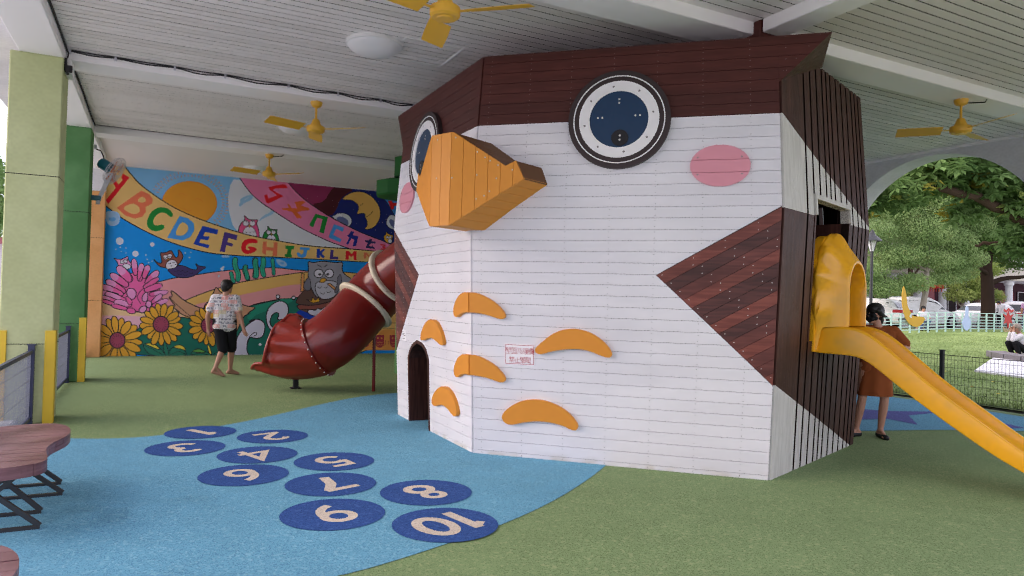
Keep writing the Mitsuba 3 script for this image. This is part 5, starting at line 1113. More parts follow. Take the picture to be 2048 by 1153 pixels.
23;13;2;1.3;0;7,59 3,46 -6,38 -13,39 -14,47 -8,58 3,63
23;49;0;0;0.9;2,57 -3,51
23;13;2;1.3;0;1,67 -13,60 -25,61 -31,67 -27,75 -14,78 0,74
23;49;0;0;0.9;-4,70 -12,69
23;13;2;1.3;0;2,79 -11,83 -20,93 -21,101 -14,102 -4,96 4,83
23;49;0;0;0.9;-1,84 -7,89
23;13;2;1.3;0;8,86 1,100 0,114 4,121 11,116 15,103 13,87
23;49;0;0;0.9;10,92 8,101
23;13;2;1.3;0;18,86 22,103 30,115 37,117 39,109 34,95 22,83
23;49;0;0;0.9;23,89 27,97
23;13;2;1.3;0;25,79 36,89 48,91 55,87 52,80 41,73 27,74
23;49;0;0;0.9;31,78 38,81
23;13;2;1.3;0;27,68 42,65 54,56 57,48 49,45 36,50 25,63
23;49;0;0;0.9;30,62 38,58
23;13;2;1.3;0;22,59 32,47 36,33 33,24 26,28 19,40 17,57
23;49;0;0;0.9;21,53 25,45
23;13;2;1.3;0;12,57 11,39 5,27 -3,24 -6,32 -3,46 6,59
23;49;0;0;0.9;7,53 4,44
23;13;2;1.3;0;3,63 -8,51 -20,47 -27,50 -25,59 -15,67 1,68
23;49;0;0;0.9;-3,63 -10,59
23;13;2;1.3;0;0,73 -14,72 -26,78 -30,85 -23,89 -11,88 1,78
23;49;0;0;0.9;-4,77 -12,80
23;13;2;1.3;0;4,83 -7,92 -11,104 -9,112 -2,111 6,101 9,86
23;49;0;0;0.9;4,89 0,96
23;13;2;1.3;0;13,87 10,103 14,116 20,121 25,114 25,100 18,86
23;49;0;0;0.9;16,92 18,101
23;13;2;1.3;0;23,83 30,96 41,102 49,100 49,91 40,82 26,78
23;49;0;0;0.9;28,84 35,89
23;50;2;1.6;0;30,72 29,64 24,57 18,54 11,54 4,57 -1,64 -3,72 -1,80 3,86 9,90 17,90 24,86 28,80
23;51;0;0;0.9;22,72 27,72
23;51;0;0;0.9;21,68 26,65
23;51;0;0;0.9;19,65 22,60
23;51;0;0;0.9;16,63 17,57
23;51;0;0;0.9;12,63 11,57
23;51;0;0;0.9;9,65 6,60
23;51;0;0;0.9;6,68 2,65
23;51;0;0;0.9;5,72 1,72
23;51;0;0;0.9;6,76 2,78
23;51;0;0;0.9;8,79 5,83
23;51;0;0;0.9;12,81 10,86
23;51;0;0;0.9;15,81 16,86
23;51;0;0;0.9;19,79 22,83
23;51;0;0;0.9;21,76 25,78
23;13;2;1.3;0;126,70 143,72 156,67 161,59 154,54 140,55 125,64
23;49;0;0;0.9;130,66 139,64
23;13;2;1.3;0;123,60 135,50 141,38 140,29 132,30 123,40 118,56
23;49;0;0;0.9;123,54 128,46
23;13;2;1.3;0;114,55 118,41 115,28 109,23 104,29 103,43 109,56
23;49;0;0;0.9;111,50 110,42
23;13;2;1.3;0;105,58 98,44 88,37 80,39 80,48 88,58 101,63
23;49;0;0;0.9;100,57 94,52
23;13;2;1.3;0;100,68 87,64 75,68 70,75 76,81 88,81 100,74
23;49;0;0;0.9;95,72 88,73
23;13;2;1.3;0;102,78 90,85 83,95 83,104 90,104 100,96 105,82
23;49;0;0;0.9;100,84 95,90
23;13;2;1.3;0;109,84 103,100 103,114 108,121 115,115 118,101 114,84
23;49;0;0;0.9;111,89 110,99
23;13;2;1.3;0;118,83 124,100 134,110 142,111 143,102 136,89 123,79
23;49;0;0;0.9;124,85 129,92
23;13;2;1.3;0;125,75 137,82 149,83 155,78 151,70 140,66 126,69
23;49;0;0;0.9;130,73 138,74
23;13;2;1.3;0;125,64 141,59 152,48 153,40 145,38 133,45 122,59
23;49;0;0;0.9;128,59 135,53
23;13;2;1.3;0;119,57 128,42 130,27 125,19 118,24 112,37 113,55
23;49;0;0;0.9;118,51 120,42
23;13;2;1.3;0;109,56 107,41 100,31 93,29 91,37 95,49 105,59
23;49;0;0;0.9;105,53 101,45
23;13;2;1.3;0;102,62 90,52 77,50 70,54 73,62 84,69 100,68
23;49;0;0;0.9;96,64 89,61
23;13;2;1.3;0;100,73 85,75 74,83 72,91 79,94 91,90 102,78
23;49;0;0;0.9;97,78 89,82
23;13;2;1.3;0;105,81 95,92 92,104 94,112 101,109 108,99 109,84
23;49;0;0;0.9;105,88 102,95
23;13;2;1.3;0;115,84 114,100 120,112 128,115 131,108 129,94 120,82
23;49;0;0;0.9;119,88 121,96
23;13;2;1.3;0;122,79 131,91 142,96 149,93 148,85 138,77 125,74
23;49;0;0;0.9;128,80 134,84
23;50;2;1.6;0;129,70 127,62 123,56 117,52 110,52 103,56 99,62 97,70 98,77 102,84 109,87 116,87 122,84 127,78
23;51;0;0;0.9;121,70 126,70
23;51;0;0;0.9;120,66 125,64
23;51;0;0;0.9;118,63 121,59
23;51;0;0;0.9;115,61 116,56
23;51;0;0;0.9;111,61 110,56
23;51;0;0;0.9;108,63 105,58
23;51;0;0;0.9;106,66 101,63
23;51;0;0;0.9;105,70 100,70
23;51;0;0;0.9;105,74 101,76
23;51;0;0;0.9;108,77 104,81
23;51;0;0;0.9;111,78 109,84
23;51;0;0;0.9;114,78 115,84
23;51;0;0;0.9;118,77 120,81
23;51;0;0;0.9;120,74 124,76
23;13;2;1.3;0;-60,37 -41,41 -27,37 -21,30 -27,25 -42,24 -60,31
23;49;0;0;0.9;-55,34 -46,33
23;13;2;1.3;0;-61,28 -43,18 -34,5 -34,-6 -43,-6 -55,4 -65,23
23;49;0;0;0.9;-59,22 -53,15
23;13;2;1.3;0;-67,22 -60,3 -59,-13 -64,-21 -70,-15 -74,1 -72,21
23;49;0;0;0.9;-69,16 -68,6
23;13;2;1.3;0;-75,22 -79,1 -88,-11 -96,-13 -99,-3 -94,11 -81,25
23;49;0;0;0.9;-80,19 -85,10
23;13;2;1.3;0;-83,28 -98,17 -112,15 -119,21 -116,30 -103,36 -85,35
23;49;0;0;0.9;-88,30 -97,28
23;13;2;1.3;0;-84,38 -100,38 -111,45 -114,53 -107,58 -95,55 -83,43
23;49;0;0;0.9;-88,42 -95,46
23;13;2;1.3;0;-80,47 -92,61 -96,76 -94,85 -86,82 -78,69 -75,50
23;49;0;0;0.9;-80,53 -84,62
23;13;2;1.3;0;-72,50 -75,68 -71,82 -64,87 -59,79 -60,64 -67,49
23;49;0;0;0.9;-69,54 -68,64
23;13;2;1.3;0;-64,47 -55,64 -42,71 -34,69 -34,59 -43,48 -60,41
23;49;0;0;0.9;-59,47 -52,53
23;13;2;1.3;0;-59,33 -40,30 -28,21 -24,11 -33,8 -47,12 -62,27
23;49;0;0;0.9;-56,28 -48,23
23;13;2;1.3;0;-63,25 -51,12 -46,-2 -48,-11 -56,-9 -64,3 -68,22
23;49;0;0;0.9;-63,18 -59,10
23;13;2;1.3;0;-72,21 -71,-1 -75,-17 -82,-22 -87,-13 -86,3 -77,23
23;49;0;0;0.9;-75,17 -77,6
23;13;2;1.3;0;-79,24 -88,7 -99,-1 -107,1 -107,11 -99,23 -83,29
23;49;0;0;0.9;-85,23 -91,17
23;13;2;1.3;0;-84,33 -101,29 -115,32 -121,39 -115,45 -101,46 -84,39
23;49;0;0;0.9;-89,37 -98,37
23;13;2;1.3;0;-83,43 -98,50 -107,61 -107,70 -100,71 -89,63 -80,47
23;49;0;0;0.9;-85,48 -91,55
23;13;2;1.3;0;-77,49 -85,68 -85,84 -81,91 -74,86 -70,70 -72,50
23;49;0;0;0.9;-75,55 -77,65
23;13;2;1.3;0;-68,49 -65,67 -56,78 -48,79 -45,70 -50,56 -63,45
23;49;0;0;0.9;-63,52 -59,59
23;13;2;1.3;0;-61,43 -45,54 -31,57 -23,52 -27,44 -40,37 -59,36
23;49;0;0;0.9;-56,41 -47,44
23;50;2;1.6;0;-57,35 -58,28 -62,22 -68,18 -75,18 -81,22 -86,28 -87,36 -86,43 -82,49 -76,53 -69,53 -63,49 -58,43
23;51;0;0;0.9;-64,35 -60,35
23;51;0;0;0.9;-65,32 -61,29
23;51;0;0;0.9;-67,29 -64,24
23;51;0;0;0.9;-70,27 -69,22
23;51;0;0;0.9;-73,27 -74,22
23;51;0;0;0.9;-77,29 -79,25
23;51;0;0;0.9;-79,32 -83,29
23;51;0;0;0.9;-80,36 -84,36
23;51;0;0;0.9;-79,39 -83,42
23;51;0;0;0.9;-77,42 -80,47
23;51;0;0;0.9;-74,44 -75,49
23;51;0;0;0.9;-71,44 -70,49
23;51;0;0;0.9;-67,42 -65,47
23;51;0;0;0.9;-65,39 -61,42
24;52;2;1.6;0;171,-6 173,28 180,51 197,71 214,84 227,88 199,78 212,86 229,85 239,75 239,60 236,45 225,39 214,40 207,44 200,31 199,10 205,1 201,-4 177,-4
24;18;2;0;1.4;200,31 205,45 215,54 221,54 221,48 213,45
24;52;2;1.6;0;264,130 278,132 291,123 294,105 287,90 277,85 266,86 271,94 270,102 262,103 254,96 250,81 253,69 263,65 270,64 275,54 264,53 251,60 242,78 241,99 247,116
24;52;1;1.2;0;234,0 248,8 267,31 301,36 355,18 356,-6
24;14;2;1.6;0;272,142 271,140 270,138 268,137 266,137 264,138 263,139 263,141 263,143 264,145 266,146 268,146 270,145 271,144
24;14;2;1.6;0;309,140 308,138 307,136 305,135 303,135 302,136 300,138 300,140 300,142 301,143 303,144 305,144 307,143 308,142
24;14;2;0;0;233,25 233,23 232,22 230,22 229,22 227,22 226,23 225,25 226,26 227,27 228,28 230,28 232,27 233,26
25;42;1;1.2;0;450,200 460,203 485,198 492,187 473,180 454,183
25;53;1;0.8;0;452,194 463,197 485,192 473,184 455,185
25;54;0;1.2;0;321,201 328,200 328,156 321,156
25;53;1;1.2;0;309,125 313,139 327,157 344,170 399,162 421,148 412,126 352,115
25;55;1;1.6;0;336,233 348,228 363,233 384,234 406,231 424,236 421,213 431,201 447,192 454,177 442,161 414,151 399,156 363,137 347,161 342,182 337,195 339,215
25;56;1;1.2;0;342,194 332,185 326,169 334,157 347,161
25;57;1;1.3;0;355,173 362,182 380,186 398,186 412,181 414,163 408,147 387,137 369,139 358,155
25;14;2;1.5;0;375,203 374,198 371,194 366,192 361,192 357,194 353,197 352,202 353,207 356,211 361,213 366,213 370,212 374,208
25;18;2;0;0;370,200 370,199 369,198 367,197 365,197 364,198 363,199 362,200 362,201 363,203 365,203 367,203 368,203 369,202
25;14;2;1.5;0;401,204 400,199 397,195 393,193 388,193 383,195 380,198 378,203 379,208 382,212 387,214 392,215 397,213 400,209
25;18;2;0;0;390,201 389,200 388,199 387,198 385,198 383,199 382,200 382,201 382,202 383,203 385,204 386,204 388,204 389,203
25;13;0;1.1;0;366,180 369,189 377,192 384,188 377,180
25;18;0;0;1.6;360,224 370,219
25;18;0;0;1.6;383,225 376,219
25;18;2;0;1.1;362,169 367,165 372,169
25;18;2;0;1.1;377,169 382,166 387,170
25;18;2;0;1.1;370,154 375,150 380,154
25;18;2;0;1.1;385,157 390,154 395,158
25;54;0;1.2;0;385,177 392,179 408,167 406,161
25;56;1;1;0;419,203 423,185 414,157 402,155 411,175 411,197
25;13;0;1;0;336,136 348,134 350,143 357,135 366,142 368,132 352,128
25;42;1;1.5;0;310,124 352,121 394,132 430,146 431,129 413,104 340,102 320,109
25;53;1;1;0;317,112 352,111 412,120 413,101 334,103
24;35;1;0;0;317,112 340,103 365,91 341,79 306,90
24;52;2;1.3;0;337,109 349,112 358,108 364,117 372,110 382,121 389,116 379,101 359,94 343,100
26;28;0;0;0;445,80 642,85 643,49 430,49
26;58;0;0;0;472,52 483,61 642,64 644,7 447,9
26;11;0;0;1.2;445,78 642,81
26;11;0;0;0.8;477,64 642,67
26;59;1;0;0;475,49 480,47 487,49 494,47 499,49 498,36 499,23 493,16 483,16 477,24 476,36
26;58;2;0;0;485,40 485,39 484,38 483,37 482,37 481,38 480,39 480,40 480,41 481,42 482,42 483,42 484,42 485,41
26;58;2;0;0;494,40 494,39 493,38 492,37 491,37 490,38 489,39 489,40 489,41 490,42 491,42 492,42 493,42 494,41
26;58;0;0;0.9;479,30 484,27 487,30 491,27 495,30
26;58;0;0;0.9;480,24 484,21 487,23 491,21 495,23
26;59;0;0;0;501,34 504,30 501,20 502,28
26;59;0;0;0;474,35 471,30 474,20 473,28
26;59;1;0;0;513,49 519,47 525,49 533,47 538,49 537,36 538,23 531,15 522,15 515,23 514,36
26;58;2;0;0;524,40 523,39 523,38 522,37 521,37 520,38 519,39 519,40 519,41 519,42 520,42 522,42 523,42 523,41
26;58;2;0;0;533,40 533,39 532,38 531,37 530,37 529,38 528,39 528,40 528,41 529,42 530,42 531,42 532,42 533,41
26;58;0;0;0.9;518,30 522,27 526,30 530,27 534,30
26;58;0;0;0.9;518,23 522,21 526,23 530,21 534,23
26;59;0;0;0;540,34 543,30 540,20 541,28
26;59;0;0;0;512,34 509,30 513,20 511,28
26;59;1;0;0;552,49 558,47 565,49 572,47 577,49 577,36 578,23 571,15 561,15 554,23 553,36
26;58;2;0;0;563,40 563,39 562,38 561,37 560,37 559,38 558,39 558,40 558,41 559,42 560,42 561,42 562,42 563,41
26;58;2;0;0;572,40 572,39 571,38 570,37 569,37 568,38 567,39 567,40 567,41 568,42 569,42 570,42 571,42 572,41
26;58;0;0;0.9;557,30 562,27 565,29 570,27 574,29
26;58;0;0;0.9;557,23 562,21 566,23 570,20 574,23
26;59;0;0;0;579,34 583,29 580,20 581,28
26;59;0;0;0;551,34 548,30 552,20 550,28"""
def mural():
    wallbox = sbox(-1.034, .002, 7.5, 4.235); items = []
    for line in RAW.split('\n'):
        mo, co, sm, o, w, pts = line.split(';')
        p = np.array([[float(v)/100 for v in q.split(',')] for q in pts.split()]); sm, o, w = int(sm), float(o)/100*1.45, float(w)/100*1.3
        mo, co = MOTIF[int(mo)], PAINT[int(co)]
        if mo == 'letter' and co == 'sandyellow': mo = 'alphabet_ribbon'
        if w:
            q = smoothpts(p, sm, False) if sm and len(p) > 2 else p
            items.append((mo, co, LineString(q).buffer(w/2, quad_segs=2))); continue
        if len(p) < 3: continue
        q = smoothpts(p, sm) if sm else p
        g = Polygon(q).buffer(0)
        items.append((mo, co, g))
        if o: items.append((mo, 'black', g.boundary.buffer(o/2, quad_segs=2)))
    cover, out = Polygon(), {}
    n = {}
    for mo, co, g in reversed(items):
        g = g.intersection(wallbox).difference(cover)
        if g.is_empty: continue
        cover = cover.union(g.buffer(.0002)) if False else cover.union(g)
        key = (mo, co)
        if mo in ('letter', 'bopomofo'): n[mo] = n.get(mo, 0)+1; key = (mo, co, n[mo])
        if mo == 'sunflower' and not g.is_empty:
            cx = g.centroid.x; key = (mo, co, int(np.argmin([abs(cx-v) for v in (.0, .95, 2.0)])))
        out.setdefault(key, []).append(g)
    fn = lambda s, z, d: np.c_[s, np.full(len(s), 17.772-d), z]
    keys = {}
    for key in sorted(out, key=lambda k: (MOTIF.index(k[0]), str(k[1:]))):
        mo, co = key[:2]
        pp = [p.simplify(.0012) for g in out[key] for p in polys(g) if p.area > 4e-6]
        pp = [p for q in pp for p in polys(q.buffer(0))]
        if not pp: continue
        msh = slab(MultiPolygon(pp), fn, .002, .004)
        if msh is None: continue
        kk = (mo,)+key[2:]
        if kk not in keys:
            keys[kk] = obj(mo, msh, 'mat_paint_'+co, mw)
        else:
            obj('paint', msh, 'mat_paint_'+co, keys[kk])
mural()
# ------------------------------------------------------------------ left fence, benches
mat('mat_wire', (.22,.23,.28), .5, .4); mat('mat_wire_black', (.012,.013,.014), .5, .4)
def mesh_fence(a, b, h, label, m, mw_, pitch=.05, hz=(), post=(0,1), pw=.06, cap=True):
    a, b = np.array([*a, 0.]), np.array([*b, 0.]); L_ = np.linalg.norm(b-a); d = (b-a)/L_; up = np.array([0,0,1.])
    t = thing('mesh_fence', label, 'fence')
    for k in post:
        p = a if k == 0 else b if k == 1 else a+(b-a)*k
        obj('post', cat_([bar(p, p+up*(h+.07), pw, pw, d), bar(p+up*(h+.07), p+up*(h+.082), pw+.02, pw+.02, d)]), m, t)
    rw = .035 if pitch < .05 else .010
    obj('rail', bar(a+up*h, b+up*h, rw, rw*1.1), m, t); obj('rail', bar(a+up*.07, b+up*.07, rw, rw), m, t)
    n = int(L_/pitch); w = [bar(a+d*(k*pitch)+up*.06, a+d*(k*pitch)+up*h, (.0045 if pitch < .05 else .0032), (.0045 if pitch < .05 else .0032), d) for k in range(1, n)]
    w += [bar(a+up*z, b+up*z, .005, .005) for z in hz]
    obj('wire_mesh', cat_(w), mw_, t, kind='stuff')
    return t
mesh_fence((-1.19,9.2), (-1.19,5.72), .80, 'blue grey wire mesh fence panel in front of the lime pillar, by the bench', 'mat_navy', 'mat_wire', .045, (.2,.35,.5,.65))
mesh_fence((-1.21,13.02), (-1.21,9.78), .82, 'blue grey wire mesh fence panel between the lime pillar and dark green pillar', 'mat_navy', 'mat_wire', .045, (.2,.35,.5,.65))
obj('kerb', cbx(-1.55, -1.30, -3, 17.5, -.2, .05, .01), 'mat_wall_white', kind='structure', label='low pale kerb under the left fence')
def bench(pts, label, legs, y0, y1):
    t = thing('bench', label, 'bench', 'wavy wooden benches on the left'); g = Polygon(smoothpts(pts, 2)).buffer(0); fn = lambda s, z, d: np.c_[s, z, np.full(len(s), .45+d)]
    y = y0
    while y < y1:
        for p in polys(g.intersection(sbox(-4, y+.004, 2, y+.111))): obj('slat', slab(p, fn, -.075, RNG.uniform(-.001,.001)), 'mat_bench_wood', t)
        y += .115
    obj('apron', slab(g.buffer(-.012).difference(g.buffer(-.05)), fn, -.076, -.008, True), 'mat_eye_rim', t)
    for y in legs:
        c = g.intersection(sbox(-4,y-.02,2,y+.02)).bounds; x0, x1 = c[0]+.02, c[2]-.03
        f = []
        f.append(cbx(x0, x1, y-.02, y+.02, 0, .022, .003)); f.append(bar((x0+.0,y,.02), (x1-.10,y,.37), .028, .028)); f.append(bar((x1-.0,y,.02), (x0+.10,y,.37), .028, .028)); f.append(bar((x0+.06,y,.37),(x1-.06,y,.37),.03,.022))
        obj('leg_frame', cat_(f), 'mat_dark_steel', t)
bench([(-1.13,6.40),(-.95,6.50),(-.80,6.53),(-.66,6.50),(-.58,6.38),(-.535,6.2),(-.525,6.02),(-.55,5.85),(-.60,5.70),(-.615,5.52),(-.59,5.35),(-.565,5.2),(-.58,5.1),(-.66,5.03),(-.80,4.985),(-.98,5.0),(-1.08,5.1),(-1.12,5.3),(-1.09,5.6),(-1.06,5.9),(-1.12,6.2)], 'wavy purplish wooden bench on crossed steel legs at the left edge', (5.25,5.6,6.03,6.36), 4.95, 6.6)
bench([(-1.0,3.62),(-.75,3.60),(-.60,3.575),(-.52,3.52),(-.46,3.40),(-.43,3.25),(-.44,3.1),(-.50,2.95),(-.55,2.75),(-.52,2.5),(-.5,2.3),(-.6,2.15),(-.9,2.1),(-1.05,2.4),(-1.08,3.0)], 'wavy purplish wooden bench cut off at the bottom left corner', (2.5,3.3), 2.05, 3.7)

# ------------------------------------------------------------------ outdoors: ground, lawn, road
def GZ(x): return np.interp(x, [-400,12.3,14,27,31,400], [0,0,.02,.5,.62,.62])
GX, GY = [-300,-60,-20,-1.56], None
fnmat('mat_pavement', lambda p, n, uv: MX((.46,.45,.43), (.55,.54,.52), FB(p.x*1.3, p.y*1.3, 1, 3)), .9, .1)
fnmat('mat_asphalt', lambda p, n, uv: MX((.11,.11,.115), (.16,.16,.165), FB(p.x*.8, p.y*.8, 1, 3)), .9, .1)
def grassfn(p, n, uv):
    a = FB(p.x*.7, p.y*.7, 1, 3); b = N(p.x*5, p.y*5, 2); c = N(p.x*16, p.y*16, 2)
    g = MX((.13,.185,.062), (.20,.26,.10), SS(.3,.7,a)*.6+.25*b)
    return g*(.7+.6*c)
fnmat('mat_grass', grassfn, .9, .1)
def gridsheet(xs, ys, z): 
    X, Y_ = np.meshgrid(xs, ys, indexing='ij'); Z = np.vectorize(z)(X, Y_); m, n = X.shape
    V = np.stack([X,Y_,Z], -1).reshape(-1,3); F = []
    for i in range(m-1):
        for j in range(n-1): a = i*n+j; F += [[a,a+n,a+n+1],[a,a+n+1,a+1]]
    return V, np.array(F)
obj('ground', gridsheet([-400,-1.0,12.3,14,27,31,60,400], [-400,-20,0,20,60,400], lambda x, y: GZ(x)-.06), 'mat_pavement', kind='structure', label='pale ground all around the pavilion')
obj('pavement', bx(-40,-1.55,-30,60,-.12,-.0), 'mat_pavement', kind='structure', label='pale concrete pavement outside the pillars')
obj('forecourt', bx(-1.33,11.7,-30,-3.0,-.12,-.004), 'mat_pavement', kind='structure', label='pale concrete forecourt')
lx = np.r_[12.1, np.linspace(12.4,31,24), 45, 70]; ly = np.linspace(-12, 20.4, 30)
obj('lawn', gridsheet(lx, ly, lambda x, y: GZ(x)+.015*math.sin(x*1.3+y)*math.sin(y*.9)), 'mat_grass', kind='structure', label='green lawn rising gently to the far railing')
obj('lawn', gridsheet([26,31,75], [20.4,21.4], lambda x, y: GZ(x)), 'mat_grass', kind='structure', label='strip of grass verge behind the far railing')
obj('road', gridsheet([12.3,14,27,31,120], [21.6,29.8], lambda x, y: GZ(x)-.03), 'mat_asphalt', kind='structure', label='street with parked cars')
obj('sidewalk', gridsheet([12.3,14,27,31,120], [29.8,33.5], lambda x, y: GZ(x)+.1), 'mat_pavement', kind='structure', label='raised sidewalk in front of the arcade')
# grass tufts on the lawn as real blades
bl, bf = [], []
rg = np.random.default_rng(5); n = 60000
gx = 12.2+rg.random(n)**1.6*17; gy = -2+rg.random(n)*20
ok = np.ones(n, bool); gx, gy = gx[ok], gy[ok]; hh = rg.uniform(.025,.06,len(gx)); aa = rg.uniform(0, 2*PI, len(gx)); ww = rg.uniform(.004,.010,len(gx)); ln = rg.uniform(-.03,.03,(len(gx),2))
gz = GZ(gx)
base = np.c_[gx,gy,gz]; e = np.c_[np.cos(aa)*ww, np.sin(aa)*ww, 0*ww]
V = np.stack([base-e, base+e, base+np.c_[ln, hh]], 1).reshape(-1,3); F_ = np.arange(len(V)).reshape(-1,3)
slab_poly = Polygon([(16.3,7.2),(17.0,9.5),(19.9,10.7),(24.8,12.4),(24,8),(18,5.5)])
mat('mat_blade', (.17,.235,.075), .8, .15)
obj('grass', (V, F_), 'mat_blade', kind='stuff', label='short grass blades of the lawn', cat='grass')
obj('path', sheet(Polygon([(16.85,9.45),(19.8,10.65),(21.5,9.3),(20,5.5),(16.6,7.4)]), .235) if False else gridsheet([16.6,18.2,20.0], [6.0,8.4], lambda x, y: GZ(x)+.05), 'mat_wall_white', kind='structure', label='pale paved path in the lawn') if False else None
def slabquad(c, h, m, name, **k):
    c = np.array(c, float); z = GZ(c[:,0]); b = np.c_[c, z-.05]; t_ = np.c_[c, z+h]
    V = np.vstack([b, t_]); return obj(name, (V, BF), m, **k)
slabquad([(16.6,7.9),(20.6,8.3),(20.3,10.85),(16.95,9.45)], .035, 'mat_wall_white', 'path', kind='structure', label='pale paved path slab crossing the lawn')
t = thing('stone_seat', 'low curved dark stone seat edge beside the pale path', 'seat')
for k in range(7):
    a0, a1 = 2.2+k*.23, 2.2+k*.23+.215; c = (22.4,9.4)
    q = [(c[0]+r*math.cos(a), c[1]+r*math.sin(a)) for r, a in ((2.0,a0),(2.45,a0),(2.45,a1),(2.0,a1))]
    z = GZ(np.array(q)[:,0]); V = np.vstack([np.c_[q, z-.02], np.c_[q, z+.16]]); obj('block', (V, BF), 'mat_stone', t)
mat('mat_stone', (.20,.185,.19), .85, .2)
# fallen leaves
fl_ = [np.array([[0,0,0],[.10,.03,.01],[.16,0,.0],[.08,-.05,.015]])+[x, y, float(GZ(x))+.03] for x, y in ((14.2,8.0),(15.3,8.2),(14.9,7.3),(13.6,7.2),(16.2,9.7),(13.4,8.1))]
mat('mat_leaf_yellow', (.55,.42,.06), .7, .2)
for v, wl in zip(fl_, ('just beyond the black fence post','near the tip of the pale path','below the pale path corner','close behind the black fence','beside the pale path edge','nearest the arch pier')): obj('fallen_leaf', (v, np.array([[0,1,2],[0,2,3]])), 'mat_leaf_yellow', label=f'yellow fallen leaf on the lawn, {wl}', cat='leaf', group='yellow fallen leaves on the lawn')
# black mesh fence inside the arches
mesh_fence((11.62,9.1), (11.62,5.4), .80, 'black wire mesh fence in the arch behind the yellow slide', 'mat_wire_black', 'mat_wire_black', .055, (.2,.33,.46,.60,.73), (0,.57,1), .055)
# ------------------------------------------------------------------ far railing with cut-out figures
mat('mat_mint', (.50,.70,.62), .5, .3); mat('mat_cut_yellow', (.62,.36,.035), .5, .3); mat('mat_cut_pale', (.48,.58,.80), .5, .3); mat('mat_cut_red', (.52,.045,.04), .5, .3); mat('mat_cut_blue', (.025,.11,.38), .5, .3); mat('mat_cut_gold', (.45,.33,.16), .5, .3)
FY = 18.45
t = thing('railing', 'long mint green railing between the lawn and the street', 'railing')
for k, z in enumerate((.13,.26,.39,.52,.66,.83)):
    obj('rail', cat_([bar((x, FY, float(GZ(x))+z), (x2, FY, float(GZ(x2))+z), .035, .035) for x, x2 in ((20,27),(27,31),(31,44))]), 'mat_mint', t)
for x in np.arange(24.0, 43, .62):
    obj('post', bx(x-.03, x+.03, FY-.05, FY+.0, float(GZ(x))-.1, float(GZ(x))+.83), 'mat_mint', t)
def cutout(pts, x, s, m, label, sm=2, extra=()):
    t = thing('cutout_figure', label, 'cut-out figure', 'painted cut-out figures on the far railing'); z0 = float(GZ(x))
    fn = lambda a, b, d: np.c_[x+np.asarray(a)*s, np.full(len(a), FY-.06-d), z0+np.asarray(b)*s]
    g = Polygon(smoothpts(pts, sm)).buffer(0) if sm else Polygon(pts).buffer(0)
    obj('panel', slab(g, fn, .0, .02, True), m, t)
    for g2, m2, n2 in extra: obj(n2, slab(g2, fn, .021, .03, True), m2, t)
cutout([(-.62,2.0),(-.50,1.85),(-.40,1.55),(-.33,1.15),(-.15,.92),(-.05,.85),(-.22,.72),(-.02,.68),(.05,.75),(.2,.70),(.55,.72),(.92,.66),(.75,.42),(.40,.25),(.0,.30),(-.35,.50),(-.62,.95),(-.72,1.5)], 28.4, 1.0, 'mat_cut_yellow', 'yellow crescent moon cut-out on the far railing', 1, ((Polygon([(-.22,.72),(-.02,.68),(-.08,.64)]),'mat_eye_white','eye'),))
cutout([(-.12,1.18),(.12,1.2),(.14,.9),(.10,.74),(.30,.6),(.36,.35),(.2,.12),(0,.02),(-.22,.14),(-.36,.36),(-.38,.52),(-.75,.62),(-.75,.54),(-.35,.40),(-.2,.66),(-.1,.76)], 32.3, .95, 'mat_cut_pale', 'pale blue bird shaped cut-out on the far railing')
cutout([(0,.95),(.12,.72),(.42,.8),(.22,.58),(.34,.36),(.10,.42),(0,.1),(-.10,.42),(-.34,.36),(-.22,.58),(-.42,.8),(-.12,.72)], 35.6, 1.05, 'mat_cut_red', 'red star and owl shaped cut-out on the far railing', 0, ((unary_union([stroke([(-.38,.98),(-.2,.9),(0,1.02),(.2,.9),(.38,.98)],.10)]),'mat_cut_red','crest'),(unary_union([stroke(arcpts(0,.25,.38,.3,185,355),.09), stroke(arcpts(0,.2,.2,.16,185,355),.07)]),'mat_cut_gold','scroll')))
cutout([(-.45,.55),(-.5,.95),(-.3,1.15),(.05,1.2),(.4,.95),(.55,.6),(.35,.3),(.2,.1),(-.25,.1),(-.35,.3)], 39.2, 1.05, 'mat_cut_blue', 'dark blue round cut-out figure on the far railing, rightmost')
# lamp post
t = thing('street_lamp', 'black cast iron park lamp with a shaded lantern by the owl house edge', 'street lamp'); b = np.array([22.08,15.77,float(GZ(22.08))])
obj('pole', lathe([(.13,0),(.13,.35),(.08,.42),(.055,.5),(.045,3.15),(.06,3.2)], b, 14), 'mat_dark_steel', t, smooth=40)
obj('lantern', lathe([(.06,3.2),(.07,3.25),(.15,3.55),(.15,3.57)], b, 8), 'mat_lamp_dome', t)
obj('shade', lathe([(.33,3.55),(.30,3.6),(.12,3.76),(.08,3.84),(.06,3.9),(.02,3.95),(.001,3.97)], b, 16), 'mat_dark_steel', t, smooth=40)
obj('cage', cat_([bar(b+[.07*math.cos(a),.07*math.sin(a),3.22], b+[.16*math.cos(a),.16*math.sin(a),3.56], .018, .018) for a in np.arange(4)*PI/2+.3]), 'mat_dark_steel', t)

